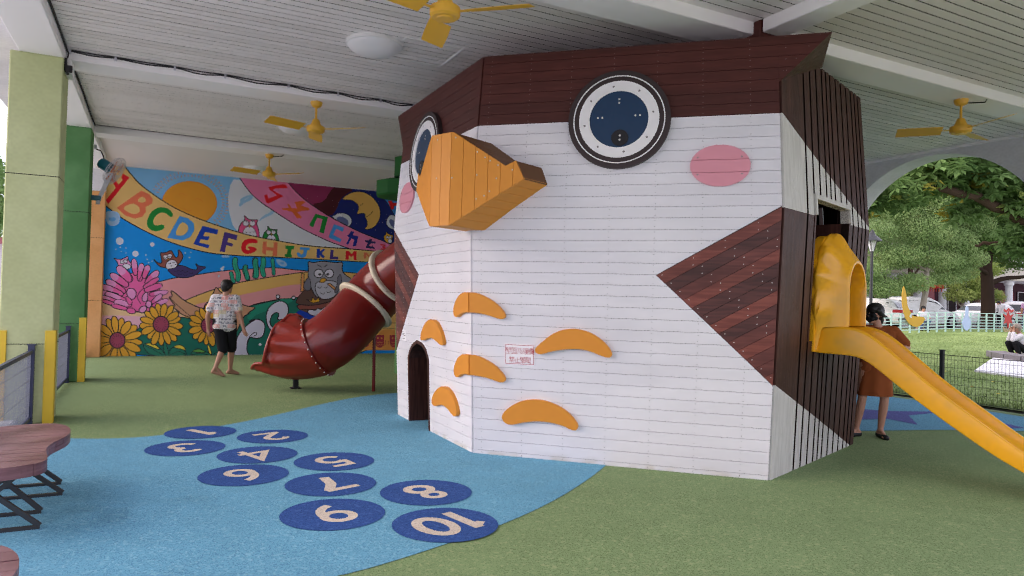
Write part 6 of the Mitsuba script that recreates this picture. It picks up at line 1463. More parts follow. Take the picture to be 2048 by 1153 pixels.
# ------------------------------------------------------------------ cars
mat('mat_car_white', (.78,.78,.79), .25, .5, clearcoat=.6); mat('mat_car_grey', (.52,.53,.55), .25, .5, clearcoat=.6); mat('mat_car_dark', (.03,.032,.04), .25, .5, clearcoat=.6)
mat('mat_car_glass', (.015,.017,.02), .08, .6); mat('mat_tyre', (.015,.015,.016), .8, .2); mat('mat_tail', (.45,.02,.03), .3, .5); mat('mat_headlamp', (.6,.6,.62), .15, .6)
def car(x, y, hd, m, label, suv=True):
    t = thing('parked_car', label, 'car', 'cars parked along the street'); z0 = float(GZ(x))-.03; c, s = math.cos(hd), math.sin(hd)
    L_, H_ = (2.2, 1.62) if suv else (2.15, 1.46)
    def TR(v): v = np.asarray(v, float); return np.c_[x+v[:,0]*c-v[:,1]*s, y+v[:,0]*s+v[:,1]*c, z0+v[:,2]]
    secs = [(-L_,.42,.80,.60),(-L_+.06,.30,.92,.74),(-L_+.5,.24,.98,.84),(-.9,.22,1.0,.87),(.3,.22,.98,.87),(1.1,.22,.95,.86),(1.75,.26,.86,.80),(L_-.08,.32,.74,.70),(L_,.42,.62,.56)]
    R_ = []
    for u, zb, zt, w in secs:
        zm = (zb+zt)/2
        R_.append(TR([(u,-w*.86,zb),(u,-w,zb+.14),(u,-w*1.0,zm+.05),(u,-w*.95,zt-.03),(u,-w*.86,zt),(u,w*.86,zt),(u,w*.95,zt-.03),(u,w,zm+.05),(u,w,zb+.14),(u,w*.86,zb)]))
    obj('body', loft(R_, caps=True), m, t, smooth=40)
    cb = [(-L_+.16,.95,.95,.72,.70),(-L_+.42,.95,H_-.14,.78,.62),(-L_+.75,.95,H_-.03,.80,.62),(-.5,.96,H_,.80,.62),(.25,.95,H_-.04,.79,.60),(.72,.95,H_-.22,.78,.63),(1.22,.93,.96,.74,.70)]
    R_ = [TR([(u,-w0,zb),(u,-(w0*.75+w1*.25),zb+(zt-zb)*.5),(u,-w1,zt-.04),(u,-w1*.85,zt),(u,w1*.85,zt),(u,w1,zt-.04),(u,w0*.75+w1*.25,zb+(zt-zb)*.5),(u,w0,zb)]) for u, zb, zt, w0, w1 in cb]
    obj('cabin', loft(R_, caps=True), m, t, smooth=40)
    for sd in (-1,1):
        for u0, u1, v0, v1 in ((-1.75,-1.15,-1.55,-1.15),(-1.08,-.22,-1.08,-.22),(-.15,.98,-.15,.42)):
            P_ = np.array([(u0,1.0),(u1,1.0),(v1,H_-.17 if v1 < .3 else H_-.24),(v0,H_-.2 if v0 < -1.3 else H_-.16)])
            w = lambda z: .775-.14*(z-.95)/(H_-.98)
            V = [(a, sd*(w(b)+o), b) for o in (.012,-.03) for a, b in P_]
            obj('window', (TR(V), BF), 'mat_car_glass', t)
        for u in (-1.36, 1.36):
            wv, wf = lathe([(.001,-.1),(.30,-.1),(.34,-.07),(.34,.07),(.30,.1),(.001,.1)], (0,0,0), 20, (0,1,0)); w_ = obj('wheel', (TR(wv+[u, sd*.80, .34]), wf), 'mat_tyre', t, smooth=40)
            rv, rf = lathe([(.001,.0),(.06,.02),(.2,.0),(.22,-.02)], (0,0,0), 14, (0,sd,0)); obj('rim', (TR(rv+[u, sd*.905, .34]), rf), 'mat_steel', w_)
        obj('tail_light', (TR([(-L_-.0+d, sd*(.5+e), .78+f) for f in (0,.14) for d, e in ((-.02,0),(-.02,.2),(.35,.31),(.35,.29))]), BF), 'mat_tail', t)
        obj('headlight', (TR([(L_-.2+d, sd*(.42+e), .58+f) for f in (0,.1) for d, e in ((.14,0),(.05,.26),(-.1,.28),(.0,.0))]), BF), 'mat_headlamp', t)
    obj('windscreen', (TR([(1.16,-.66,1.0),(1.16,.66,1.0),(.70,.58,H_-.24),(.70,-.58,H_-.24),(1.19,-.66,1.01),(1.19,.66,1.01),(.73,.58,H_-.21),(.73,-.58,H_-.21)]), BF), 'mat_car_glass', t)
    obj('rear_window', (TR([(-L_+.20,-.62,1.02),(-L_+.20,.62,1.02),(-L_+.40,.55,H_-.2),(-L_+.40,-.55,H_-.2),(-L_+.165,-.62,1.02),(-L_+.165,.62,1.02),(-L_+.375,.55,H_-.2),(-L_+.375,-.55,H_-.2)]), BF), 'mat_car_glass', t)
    obj('bumper', (TR([(d, e, f) for f in (.36,.56) for d, e in ((-L_-.04,-.7),(-L_-.04,.7),(-L_+.1,.78),(-L_+.1,-.78))]), BF), 'mat_car_dark', t)
    obj('roof_rail', cat_([(TR([(a, sd*(.55+b), H_-.01+cz) for cz in (0,.04) for a, b in ((-1.4,-.015),(-1.4,.015),(.1,.015),(.1,-.015))]), BF) for sd in (-1,1)]), 'mat_car_grey', t) if suv else None
car(36.9, 23.5, -.12, 'mat_car_white', 'white car with red tail light behind the moon cut-out')
car(42.6, 23.4, PI-.05, 'mat_car_white', 'white car behind the pale blue and red cut-outs', False)
car(47.6, 23.3, -.05, 'mat_car_grey', 'pale car behind the dark blue cut-out at the right edge')
car(31.4, 23.0, PI/2+.25, 'mat_car_white', 'white car half hidden by the black lamp post', False)

# ------------------------------------------------------------------ arcade across the street
mat('mat_far_white', (.72,.72,.74), .7, .2); mat('mat_far_dark', (.035,.025,.028), .8, .2); mat('mat_far_plum', (.10,.045,.06), .8, .2); mat('mat_far_cream', (.60,.55,.47), .8, .2); mat('mat_far_pink', (.5,.18,.2), .7, .2); mat('mat_lantern_red', (.62,.04,.03), .6, .3); mat('mat_lantern_orange', (.75,.2,.06), .6, .3)
t = thing('arcade_building', 'white columned shop arcade with dark shopfronts across the street', 'building'); gz = .72
obj('back_wall', bx(28, 85, 37.0, 37.4, gz-.2, gz+9), 'mat_far_plum', t)
obj('upper_wall', bx(28, 85, 32.6, 33.0, gz+3.5, gz+9.5), 'mat_far_cream', t); obj('ceiling', bx(28, 85, 33.0, 37.0, gz+3.55, gz+3.7), 'mat_far_white', t); obj('parapet', cbx(27.9, 85, 32.45, 33.0, gz+9.5, gz+10, .03), 'mat_far_white', t)
for k, x in enumerate(np.arange(30, 84, 3.05)):
    c_ = obj('column', lathe([(.36,0),(.36,.25),(.29,.3),(.27,3.1),(.36,3.2),(.36,3.5)], (x,32.8,gz-.1), 16), 'mat_far_white', t, smooth=40)
    f_ = obj('shopfront', bx(x+.3, x+2.75, 36.9, 36.99, gz+.1, gz+2.7), ('mat_far_dark','mat_far_pink','mat_far_dark','mat_far_dark')[k%4], t)
    obj('frame', cat_([bx(x+.25+i*1.2, x+.33+i*1.2, 36.84, 36.92, gz, gz+2.8) for i in range(3)]+[bx(x+.25, x+2.8, 36.84, 36.9, gz+2.7, gz+2.8)]), 'mat_far_plum' if k%2 else 'mat_far_white', f_)
    for zz in (4.6, 7.2):
        w_ = obj('window', bx(x+.7, x+2.3, 32.56, 32.6, gz+zz, gz+zz+1.5), 'mat_car_glass', t)
        obj('frame', cat_([bx(x+.62, x+2.38, 32.52, 32.6, gz+zz-.08, gz+zz), bx(x+.62, x+2.38, 32.52, 32.6, gz+zz+1.5, gz+zz+1.58), bx(x+.62, x+.7, 32.52, 32.6, gz+zz, gz+zz+1.5), bx(x+2.3, x+2.38, 32.52, 32.6, gz+zz, gz+zz+1.5), bx(x+1.46, x+1.54, 32.53, 32.6, gz+zz, gz+zz+1.5)]), 'mat_far_white', w_)
ORD = 'first second third fourth fifth sixth seventh eighth ninth'.split()
for k in range(9):
    x = 50.6+k*.36
    obj('lantern', cat_([lathe([(.001,-.16),(.10,-.15),(.18,-.05),(.18,.05),(.10,.15),(.001,.16)], (x,32.3,3.35+.05*math.sin(k*2)), 12), bx(x-.03,x+.03,32.28,32.32,2.95,3.2)]), ('mat_lantern_red','mat_lantern_orange')[k%2], smooth=40, label=f'red paper lantern in the arcade row across the street, {ORD[k]} from the left', cat='lantern', group='row of red lanterns at the arcade')
for (x, z), wl in zip(((47.5,5.0),(51.9,4.55),(52.4,4.4),(51.5,4.3),(53.0,4.5)), ('alone at the upper left','highest of the cluster','lower middle of the cluster','lowest left of the cluster','rightmost of the cluster')):
    obj('lantern', lathe([(.001,-.16),(.10,-.15),(.18,-.05),(.18,.05),(.10,.15),(.001,.16)], (x,31.2,z), 12), 'mat_lantern_orange', smooth=40, label=f'orange lantern among the trees above the street, {wl}', cat='lantern', group='orange lanterns among the trees')
t = thing('wreath', 'round red decoration on the dark shopfront', 'wreath')
obj('ring', tube([(51.6+.5*math.cos(a), 36.7, 1.7+.55*math.sin(a)) for a in np.linspace(0, 2*PI, 20)], .09, 6, False), 'mat_lantern_red', t)
for dx in (-.35,.35): obj('paper', bx(51.6+dx-.13, 51.6+dx+.13, 36.66, 36.68, 2.55, 3.0), 'mat_far_pink', t)

# ------------------------------------------------------------------ trees
mat('mat_bark', (.10,.065,.048), .9, .1); mat('mat_bark_dark', (.040,.026,.020), .9, .1); mat('mat_bark_pale', (.34,.29,.25), .9, .1)
def leafmat(name, a, b, c, f):
    def fn(p, n, uv):
        r = mikit.cell_rand(p.x*f, p.y*f, p.z*f); q = N(p.x*1.1, p.y*1.1, p.z*1.1)
        return MX(MX(a, b, SS(.25,.75,q)*.6+.4*r), c, SS(.93,1.0,r))
    scene[name] = {'type': 'principledthin', 'base_color': mikit.proc(fn), 'roughness': .55, 'diff_trans': .7, 'spec_trans': 0.0, 'eta': 1.4}
leafmat('mat_leaf_deep', (.10,.19,.06), (.27,.41,.15), (.42,.36,.06), 3.)
leafmat('mat_leaf_soft', (.24,.36,.14), (.43,.55,.25), (.3,.34,.14), 4.)
leafmat('mat_leaf_dark', (.08,.15,.045), (.17,.27,.085), (.16,.22,.05), 4.)
leafmat('mat_leaf_lime', (.25,.34,.09), (.40,.47,.16), (.4,.42,.12), 4.)
def leaves(cent, rad, n, size, seed, palm=0, droop=.2, width=.42, shell=.35, flatn=.0):
    """n leaves (or n palmate whorls of `palm` leaflets) spread through ellipsoids, as kinked two-triangle blades."""
    r = np.random.default_rng(seed); cent, rad = np.atleast_2d(cent).astype(float), np.atleast_2d(rad).astype(float)
    vol = np.prod(rad, 1)**.8; k = r.choice(len(cent), n, p=vol/vol.sum())
    d = r.normal(size=(n,3)); d /= np.linalg.norm(d, axis=1)[:,None]
    p = cent[k]+d*rad[k]*(shell+(1-shell)*r.random(n)[:,None]**.5)
    if palm:
        th = (np.arange(palm)/palm*2*PI)[None]+r.random((n,1))*6.28
        ax = r.normal(size=(n,3))*.45+[0,0,1]; ax /= np.linalg.norm(ax, axis=1)[:,None]
        a = np.cross(ax, r.normal(size=(n,3))); a /= np.linalg.norm(a, axis=1)[:,None]; b = np.cross(ax, a)
        dr_ = (np.cos(th)[...,None]*a[:,None]+np.sin(th)[...,None]*b[:,None])+ax[:,None]*(r.uniform(-.55,.1,(n,palm,1))); P = np.repeat(p, palm, 0); D = dr_.reshape(-1,3); Nn = np.repeat(ax, palm, 0)
    else:
        D = r.normal(size=(n,3)); D[:,2] -= droop; P = p; Nn = r.normal(size=(n,3))+[0,0,1]
    D /= np.linalg.norm(D, axis=1)[:,None]; S_ = np.cross(D, Nn); S_ /= np.linalg.norm(S_, axis=1)[:,None]+1e-9
    sz = size*r.uniform(.7,1.25,(len(P),1)); U = np.cross(S_, D)
    V = np.stack([P, P+D*sz*.55+S_*sz*width*.5+U*sz*.06, P+D*sz-U*sz*.05, P+D*sz*.55-S_*sz*width*.5+U*sz*.06], 1).reshape(-1,3)
    i = np.arange(len(P))[:,None]*4
    return V, np.vstack([i+[[0,1,2]], i+[[0,2,3]]])
def limb(p, r0, r1, seed=0, wob=.08):
    p = smoothpts(np.array(p, float), 2, False); r = np.random.default_rng(seed); p[1:-1] += r.normal(size=(len(p)-2,3))*wob*.3
    return tube(p, np.linspace(r0, r1, len(p)), 9)
def tree(label, trunk, limbs, bark, crowns, leaf, n, size, seed, name='tree', **k):
    t = thing(name, label, 'tree')
    obj('trunk', limb(*trunk, seed=seed), bark, t, smooth=50)
    for q in limbs: obj('branch', limb(*q, seed=seed+1), bark, t, smooth=50)
    obj('crown', leaves([c[:3] for c in crowns], [c[3:] for c in crowns], n, size, seed, **k), leaf, t, kind='stuff')
    return t
# big tree with palmate leaves reaching over the lawn from the right
tree('big near tree with large palmate green leaves and a thick brown branch', ([(20.6,7.2,.2),(20.5,7.5,1.6),(20.2,7.9,3.0),(19.9,8.0,5.2)], .34, .2),
 [([(20.3,7.8,2.7),(18.9,8.9,3.45),(17.4,9.2,3.95),(15.9,9.4,4.25),(14.9,9.7,4.3)], .20, .05), ([(20.0,7.9,4.0),(18.4,9.0,5.0),(16.6,9.6,5.3)], .14, .03), ([(17.6,9.2,3.9),(16.9,9.9,4.5),(15.7,10.6,4.6)], .07, .02), ([(20.2,7.8,2.9),(19.0,9.6,3.3),(18.4,10.3,3.2)], .1, .03)], 'mat_bark',
 [(14.6,9.9,4.15,.8,.7,.42),(15.3,9.5,4.75,1.0,.9,.45),(16.4,9.4,4.75,1.1,.9,.55),(17.3,9.2,4.6,1.1,.9,.6),(18.0,9.0,4.15,.9,.7,.5),(18.6,8.8,4.9,1.3,1.0,.7),(18.4,9.2,3.3,.6,.6,.5),(19.2,8.8,3.2,.7,.7,.7),(15.7,10.4,4.4,.9,.7,.4),(17.0,9.8,3.85,.6,.5,.28),(16.0,9.5,5.4,1.6,1.3,.5),(18.6,9.0,5.7,1.8,1.4,.6),(14.2,10.3,3.8,.35,.35,.25),(19.6,8.6,4.2,1.0,.8,.8)], 'mat_leaf_deep', 3000, .24, 21, palm=6, width=.46, shell=.1)
# feathery tree in the middle
T2S = 1.2
def sc_(q): q = np.array(q, float); return tuple(EYE+(q-EYE)*T2S+[.35,0,0])
tree('soft feathery green tree with a pale leaning trunk behind the railing', ([sc_(q) for q in [(26.25,16.9,.72),(26.4,16.9,1.5),(26.6,16.8,2.8),(26.8,16.9,4.6),(26.7,17.0,6.2)]], .17, .06),
 [([sc_(q) for q in [(26.6,16.8,3.0),(25.3,17.3,4.0),(24.2,17.8,4.6)]], .07, .02), ([sc_(q) for q in [(26.7,16.8,3.6),(28.0,16.9,4.3),(29.0,17.0,4.6)]], .06, .02), ([sc_(q) for q in [(24.9,17.5,3.9),(24.3,17.4,3.5),(23.8,17.6,3.6)]], .05, .02)], 'mat_bark_pale',
 [sc_(c[:3])+tuple(np.array(c[3:])*T2S) for c in [(24.3,17.7,4.5,1.2,1.0,.55),(25.2,17.3,3.6,1.3,1.0,.5),(26.4,16.9,4.6,1.4,1.1,.7),(26.9,16.8,5.4,1.2,1.0,.8),(28.0,16.9,4.3,1.3,1.0,.7),(28.9,16.9,3.7,1.1,1.0,.5),(27.2,16.8,3.5,1.2,.9,.4),(24.1,17.6,3.0,1.0,.8,.45),(27.0,17.0,6.5,1.3,1.2,.7),(25.4,17.4,5.4,1.1,1.0,.6),(29.4,16.9,5.0,1.1,1.0,.6),(23.3,18.0,5.3,1.1,1.0,.6),(24.6,17.4,2.35,1.1,.8,.4),(25.9,17.0,2.6,1.0,.8,.4),(23.6,18.0,2.5,.8,.8,.5),(27.6,16.9,2.85,.9,.8,.3),(28.6,16.9,3.1,.9,.8,.4),(26.0,17.2,3.7,1.6,1.0,.5)]], 'mat_leaf_soft', 80000, .13, 33, width=.34, shell=.15, droop=.5)
# dark trunked tree behind the railing
tree('broad dark green tree with a stout brown trunk behind the red cut-out', ([(38.6,20.9,.6),(38.55,20.9,2.0),(38.4,20.9,3.6),(38.6,21.0,5.5)], .36, .24),
 [([(38.4,20.9,3.5),(36.8,20.6,3.9),(35.2,20.4,4.0)], .13, .04), ([(38.4,20.9,3.0),(40.0,20.5,3.4),(42.0,20.0,3.5)], .16, .05), ([(38.5,20.9,4.4),(39.6,21,5.8),(41,21,6.6)], .2, .05)], 'mat_bark_dark',
 [(38.9,20.9,5.4,2.2,1.8,1.0),(41.5,20.4,4.9,2.2,1.8,1.2),(36.4,20.6,5.2,1.9,1.6,.8),(40.5,20.5,7.0,3.2,2.5,1.2),(36.5,20.6,7.0,2.8,2.2,1.1),(43.5,19.8,3.9,1.4,1.3,.9),(34.8,20.4,4.6,1.3,1.2,.5),(44.5,19.8,6.5,2.4,2.0,1.3),(33.0,20.6,6.6,2.2,1.8,.9)], 'mat_leaf_dark', 26000, .20, 41, width=.5, shell=.2)
tree('bright yellow green bushy tree in front of the arcade', ([(47.9,27.6,.6),(48.0,27.6,1.6),(48.2,27.6,2.6)], .14, .08), [([(48.0,27.6,1.7),(47.0,27.5,2.4)], .07, .03)], 'mat_bark_pale',
 [(47.6,27.5,2.6,1.1,1.0,.5),(48.9,27.2,2.9,1.1,1.0,.6),(48.2,27.4,3.7,1.0,1.0,.6),(47.0,27.7,3.3,.7,.7,.4),(50.2,26.9,2.6,.8,.8,.5),(49.6,27.1,4.4,1.2,1.1,.6)], 'mat_leaf_lime', 9000, .15, 55, width=.5, shell=.2)
for x, y, z, s, L_ in ((41.9,27.9,2.5,.5,'small clipped light green tree behind the white car and moon'),(42.9,25.9,1.0,.42,'small round shrub beside the white car')):
    tree(L_, ([(x,y,.6),(x,y,1.2),(x,y,z)], .07, .05), [], 'mat_bark_pale', [(x,y,z,s*1.2,s*1.1,s*.8)], 'mat_leaf_lime', 1300, .12, 61, 'shrub' if s < .45 else 'tree', width=.5, shell=.3)
bgl = ['tall hazy green tree far behind, left of the lamp', 'tall green tree behind the feathery tree', 'tall green background tree over the arcade', 'tall green background tree above the red cut-out', 'tall green background tree at the right edge']
for k, (x, y) in enumerate(((33,26),(40,30.5),(47,30.6),(53,29.5),(60,27))):
    tree(bgl[k], ([(x,y,.5),(x+.1,y,3),(x,y,6)], .22, .12), [([(x,y,3.6),(x+1.6,y,5.2)],.1,.03)], 'mat_bark', [(x,y,6.2,2.6,1.6,1.3),(x+1.8,y,5.0,1.8,1.4,.8),(x-1.8,y,5.2,1.8,1.4,.9),(x+.5,y,8.2,2.6,1.8,1.5),(x-2.5,y,7.6,2.0,1.5,1.2)], ('mat_leaf_soft','mat_leaf_dark','mat_leaf_soft','mat_leaf_dark','mat_leaf_soft')[k], 9000, .2, 70+k, width=.5, shell=.2)
# what shows past the pillars on the left
tree('green tree outside beyond the lime pillar at the left edge', ([(-6.3,30.5,0),(-6.3,30.5,2.2),(-6.2,30.5,4.4)], .2, .1), [([(-6.3,30.5,3.0),(-5.2,30.2,4.6)],.08,.03)], 'mat_bark', [(-5.8,30.5,4.9,2.0,1.6,1.2),(-5.4,30.3,3.9,1.2,1.2,.7),(-7.4,30.5,5.6,2.2,1.6,1.2)], 'mat_leaf_deep', 7000, .22, 91, width=.5, shell=.2)
t = thing('street_house', 'white house wall beyond the pillars at the left edge', 'building')
obj('wall', bx(-22, -4.6, 33, 41, 0, 3.1), 'mat_far_white', t); r_ = obj('roof', bx(-22.4, -4.3, 32.6, 41.4, 3.1, 3.35), 'mat_far_pink', t); w_ = obj('window', bx(-6.6,-5.4,32.96,33.0,1.1,2.2), 'mat_car_glass', t); obj('door', bx(-9.2,-8.2,32.95,33.0,0,2.1), 'mat_far_plum', t)
car(-6.6, 27.0, .2, 'mat_car_white', 'white car outside beyond the pillars at the left edge')
# ------------------------------------------------------------------ people
mat('mat_skin', (.42,.22,.15), .5, .35, sheen=.2); mat('mat_hair_black', (.010,.009,.009), .45, .4); mat('mat_hair_grey', (.30,.25,.21), .6, .3)
mat('mat_cloth_black', (.013,.013,.016), .85, .15); mat('mat_cloth_rust', (.24,.066,.02), .85, .15); mat('mat_cloth_white', (.68,.66,.70), .85, .15); mat('mat_cloth_lilac', (.55,.33,.56), .85, .15); mat('mat_cloth_denim', (.10,.16,.30), .85, .15); mat('mat_mask', (.010,.011,.013), .7, .2); mat('mat_eyeball', (.02,.015,.012), .2, .5); mat('mat_lip', (.35,.12,.10), .5, .3)
CR = np.array([math.cos(_az), -math.sin(_az), 0]); CFW = np.array([math.sin(_az), math.cos(_az), 0])
def tshirt(p, n, uv):
    u = p.x*CR[0]+p.y*CR[1]; v = p.z; r = dr.floor(v/.062); k = dr.floor(u/.115+mikit.cell_rand(r, 3.)*3)
    h = mikit.cell_rand(k, r, 5.); text = (mikit.cell_rand(dr.floor(u/.016), dr.floor(v/.024), 2.) > .5) & (dr.abs(v/.062-r-.5) < .30)
    base = dr.select(h < .12, mi.Color3f(.72,.36,.33), dr.select(h < .20, mi.Color3f(.66,.58,.36), dr.select(h > .9, mi.Color3f(.45,.40,.36), mi.Color3f(.72,.70,.72))))
    ink = dr.select(h < .20, mi.Color3f(.70,.62,.60), dr.select(h < .8, mi.Color3f(.07,.075,.14), mi.Color3f(.62,.15,.15)))
    return dr.select(text & (h < .82), ink*.75+base*.25, base)
fnmat('mat_tshirt', tshirt, .85, .15)
def organic(bones, step=.02, it=10):
    parts = [hull_spheres([(a, ra), (b, rb)]) for a, ra, b, rb in bones]
    m = m3.Manifold.batch_boolean(parts, m3.OpType.Add).refine_to_length(step).to_mesh()
    t = trimesh.Trimesh(np.array(m.vert_properties[:, :3], float), np.array(m.tri_verts)); t.merge_vertices()
    trimesh.smoothing.filter_taubin(t, iterations=it)
    return np.array(t.vertices), np.array(t.faces)
def chain(pts, rs): return [(pts[i], rs[i], pts[i+1], rs[i+1]) for i in range(len(pts)-1)]
def person(label, base, J, face, top, bottom, hair, group=None, top_z=None, sleeve=.5, short=True, dress=None, mask=False, barefoot=True, step=.02, female=False, hscale=1.):
    t = thing('person', label, 'person', group); B = np.array(base, float)
    w = lambda q: B+CR*q[0]+CFW*q[1]+np.array([0,0,q[2]])
    P = {k: w(v) for k, v in J.items()}; up = np.array([0,0,1.])
    f = CR*face[0]+CFW*face[1]; f /= np.linalg.norm(f); s = np.cross(f, up)          # s: the person's right
    H = P['head']; nk = P['neck']; sL, sR, hL, hR = P['sl'], P['sr'], P['hl'], P['hr']
    ch = (sL+sR)/2-up*.10; pv = (hL+hR)/2; wa = ch*.35+pv*.65+up*.02
    k = .9 if female else 1.
    bones = [(H+up*.025-f*.012,.088, H-up*.035+f*.03,.062), (H-up*.035+f*.03,.062, H-up*.085+f*.052,.036), (H-up*.06-f*.02,.05, nk,.054*k)]
    bones += [(nk,.056*k, (sL+sR)/2,.075*k), (sL,.062*k, sR,.062*k), (sL*.7+ch*.3,.085*k, ch,.11*k), (sR*.7+ch*.3,.085*k, ch,.11*k), (ch-(sR-sL)*.2,.10*k, wa-(hR-hL)*.3,.095*k), (ch+(sR-sL)*.2,.10*k, wa+(hR-hL)*.3,.095*k), (wa-(hR-hL)*.3,.095*k, hL,.10), (wa+(hR-hL)*.3,.095*k, hR,.10), (hL,.10,hR,.10)]
    for a in 'lr':
        S0, E0, W0 = P['s'+a], P['e'+a], P['w'+a]
        bones += [(S0,.058*k, S0*.45+E0*.55,.049*k), (S0*.45+E0*.55,.049*k, E0,.041*k), (E0,.041*k, E0*.7+W0*.3,.042*k), (E0*.7+W0*.3,.042*k, W0,.028*k)]
        d = W0-E0; d /= np.linalg.norm(d); q = np.cross(d, f); q = q/np.linalg.norm(q) if np.linalg.norm(q) > .2 else s; n_ = np.cross(q, d)
        pm = W0+d*.085
        bones += [(W0,.026, pm-q*.022,.017), (W0,.026, pm+q*.022,.017)]
        for j, (o, L_) in enumerate(((-.030,.062),(-.010,.074),(.010,.070),(.029,.052))):
            c0 = pm+q*o; c1 = c0+d*L_*.5+n_*.012; c2 = c1+d*L_*.45+n_*.026
            bones += [(c0-d*.02,.0105, c1,.0095), (c1,.0095, c2,.0075)]
        th = W0+d*.025-q*.02; bones += [(th,.013, th+d*.035-q*.028+n_*.012,.011), (th+d*.035-q*.028+n_*.012,.011, th+d*.062-q*.032+n_*.028,.009)]
        Hh, K, A, T = P['h'+a], P['k'+a], P['a'+a], P['t'+a]
        bones += [(Hh,.098, Hh*.5+K*.5,.075*k), (Hh*.5+K*.5,.075*k, K,.054*k), (K,.054*k, K*.68+A*.32+ (K-A)*0,.056*k), (K*.68+A*.32,.056*k, A,.034*k)]
        fd = (T-A)*[1,1,0]; fd /= np.linalg.norm(fd)+1e-9; hp = A-fd*.045+up*(P['t'+a][2]-A[2])*.55
        bones += [(A,.034*k, hp,.030), (hp,.030, T,.024), (A,.034*k, T,.022)]
        tq = np.cross(fd, up)
        for j, o in enumerate((-.028,-.012,.003,.017,.030)): bones.append((T+tq*o*.8-fd*.02,.015, T+tq*o+fd*(.030-.006*j),.0095))
    body = obj('body', organic(bones, step), 'mat_skin', t, smooth=True)
    # head details
    for sd in (-1, 1):
        v, F_ = trimesh.creation.icosphere(subdivisions=2, radius=.0125).vertices, trimesh.creation.icosphere(subdivisions=2, radius=.0125).faces
        obj('eye', (np.array(v)*[1,1,.75]+H+f*.079+s*sd*.031+up*.002, np.array(F_)), 'mat_eyeball', t, smooth=True)
        obj('eyebrow', tube([H+f*.088+s*sd*.012+up*.022, H+f*.086+s*sd*.032+up*.027, H+f*.072+s*sd*.05+up*.02], .004, 6), 'mat_hair_black', t, smooth=True)
        obj('ear', organic([(H+s*sd*.083-f*.012+up*.015,.015, H+s*sd*.080-f*.006-up*.022,.011)], .008, 4), 'mat_skin', t, smooth=True)
    obj('nose', organic([(H+f*.088+up*.0,.010, H+f*.104-up*.028,.013), (H+f*.094-up*.03-s*.012,.009, H+f*.094-up*.03+s*.012,.009)], .008, 4), 'mat_skin', t, smooth=True)
    if mask:
        obj('mask', organic([(H+f*.075-up*.02-s*.045,.030, H+f*.075-up*.02+s*.045,.030), (H+f*.090-up*.025,.026, H+f*.080-up*.075,.030), (H+f*.05-up*.055-s*.055,.026, H+f*.05-up*.055+s*.055,.026), (H+f*.075-up*.06-s*.03,.03, H+f*.075-up*.06+s*.03,.03)], .012, 6), 'mat_mask', t, smooth=True)
        for sd in (-1, 1): obj('mask_loop', tube([H+f*.06+s*sd*.068-up*.025, H+f*.02+s*sd*.088-up*.0, H-f*.012+s*sd*.092+up*.012], .003, 5), 'mat_mask', t)
    else:
        obj('mouth', tube([H+f*.088-up*.058-s*.022, H+f*.094-up*.056, H+f*.088-up*.058+s*.022], .005, 6), 'mat_lip', t, smooth=True)
    hb = [(H+up*.035-f*.02,.098, H+up*.05+f*.015,.083), (H-f*.035+up*.02,.088, H-f*.045-up*.035,.068), (H+up*.060+f*.018,.058, H+up*.05-f*.03,.085)]
    for sd in (-1,1): hb.append((H+s*sd*.06+up*.035+f*.015,.045, H+s*sd*.062-f*.03-up*.01,.042))
    if female: hb += [(H-f*.06-up*.03,.06, H-f*.085-up*.075,.05), (H-f*.085-up*.075,.05, H-f*.075-up*.13,.035)]
    obj('hair', organic(hb, .014, 6), hair, t, smooth=True)
    # clothes
    inf = .017; hem = (hL+hR)/2; cl = [(nk-up*.06,.07, (sL+sR)/2-up*.02,.085*k+inf), (sL,.062*k+inf, sR,.062*k+inf), (sL*.7+ch*.3,.085*k+inf, ch,.115*k+inf), (sR*.7+ch*.3,.085*k+inf, ch,.115*k+inf)]
    lo = pv-up*(.02) if top_z is None else np.array([pv[0],pv[1],B[2]+top_z])
    for m_ in (-.36, 0, .36):
        cl += [(ch+(sR-sL)*.26*np.sign(m_),.10*k+inf, wa+(hR-hL)*m_,.105*k+inf), (wa+(hR-hL)*m_,.105*k+inf, lo+(hR-hL)*m_*1.15,.108*k+inf)]
    for a in 'lr':
        S0, E0, W0 = P['s'+a], P['e'+a], P['w'+a]
        if sleeve <= 1: cl += chain([S0, S0+(E0-S0)*sleeve*.6, S0+(E0-S0)*sleeve], [.066*k+inf*.9, .062*k+inf, .060*k+inf])
        else: cl += chain([S0, S0*.5+E0*.5, E0, E0+(W0-E0)*(sleeve-1)], [.064*k+inf*.8,.056*k+inf*.8,.048*k+inf*.8,.036*k+inf*.8])
    if dress:
        z0, ww = dress; hem_c = np.array([pv[0], pv[1], B[2]+z0])
        R_ = []
        ax = (hR-hL); ax /= np.linalg.norm(ax); ay = np.cross(up, ax)
        for u in np.linspace(0, 1, 16):
            c = wa*(1-u)+hem_c*u+up*.10*(1-u); rx = .15+(ww-.15)*u**.8; ry = .125+(ww*.72-.125)*u**.8
            R_.append([c+ax*(rx+.010*math.sin(7*a+u)*u)*math.cos(a)+ay*(ry+.010*math.sin(7*a+u)*u)*math.sin(a) for a in np.arange(48)/48*2*PI])
        obj('skirt', loft(R_), top, t, smooth=True)
    obj('shirt' if not dress else 'dress_top', organic(cl, step, 6), top, t, smooth=True)
    if not dress:
        pl = [(hL+up*.05,.112, hR+up*.05,.112), (hL,.112, hR,.112)]
        for a in 'lr':
            Hh, K, A = P['h'+a], P['k'+a], P['a'+a]
            if short: e_ = Hh+(K-Hh)*1.02; pl += chain([Hh, Hh*.5+e_*.5, e_], [.112,.100,.092])
            else: pl += chain([Hh, Hh*.5+K*.5, K, A+up*.02], [.110,.092,.074,.062])
        obj('shorts' if short else 'trousers', organic(pl, step, 6), bottom, t, smooth=True)
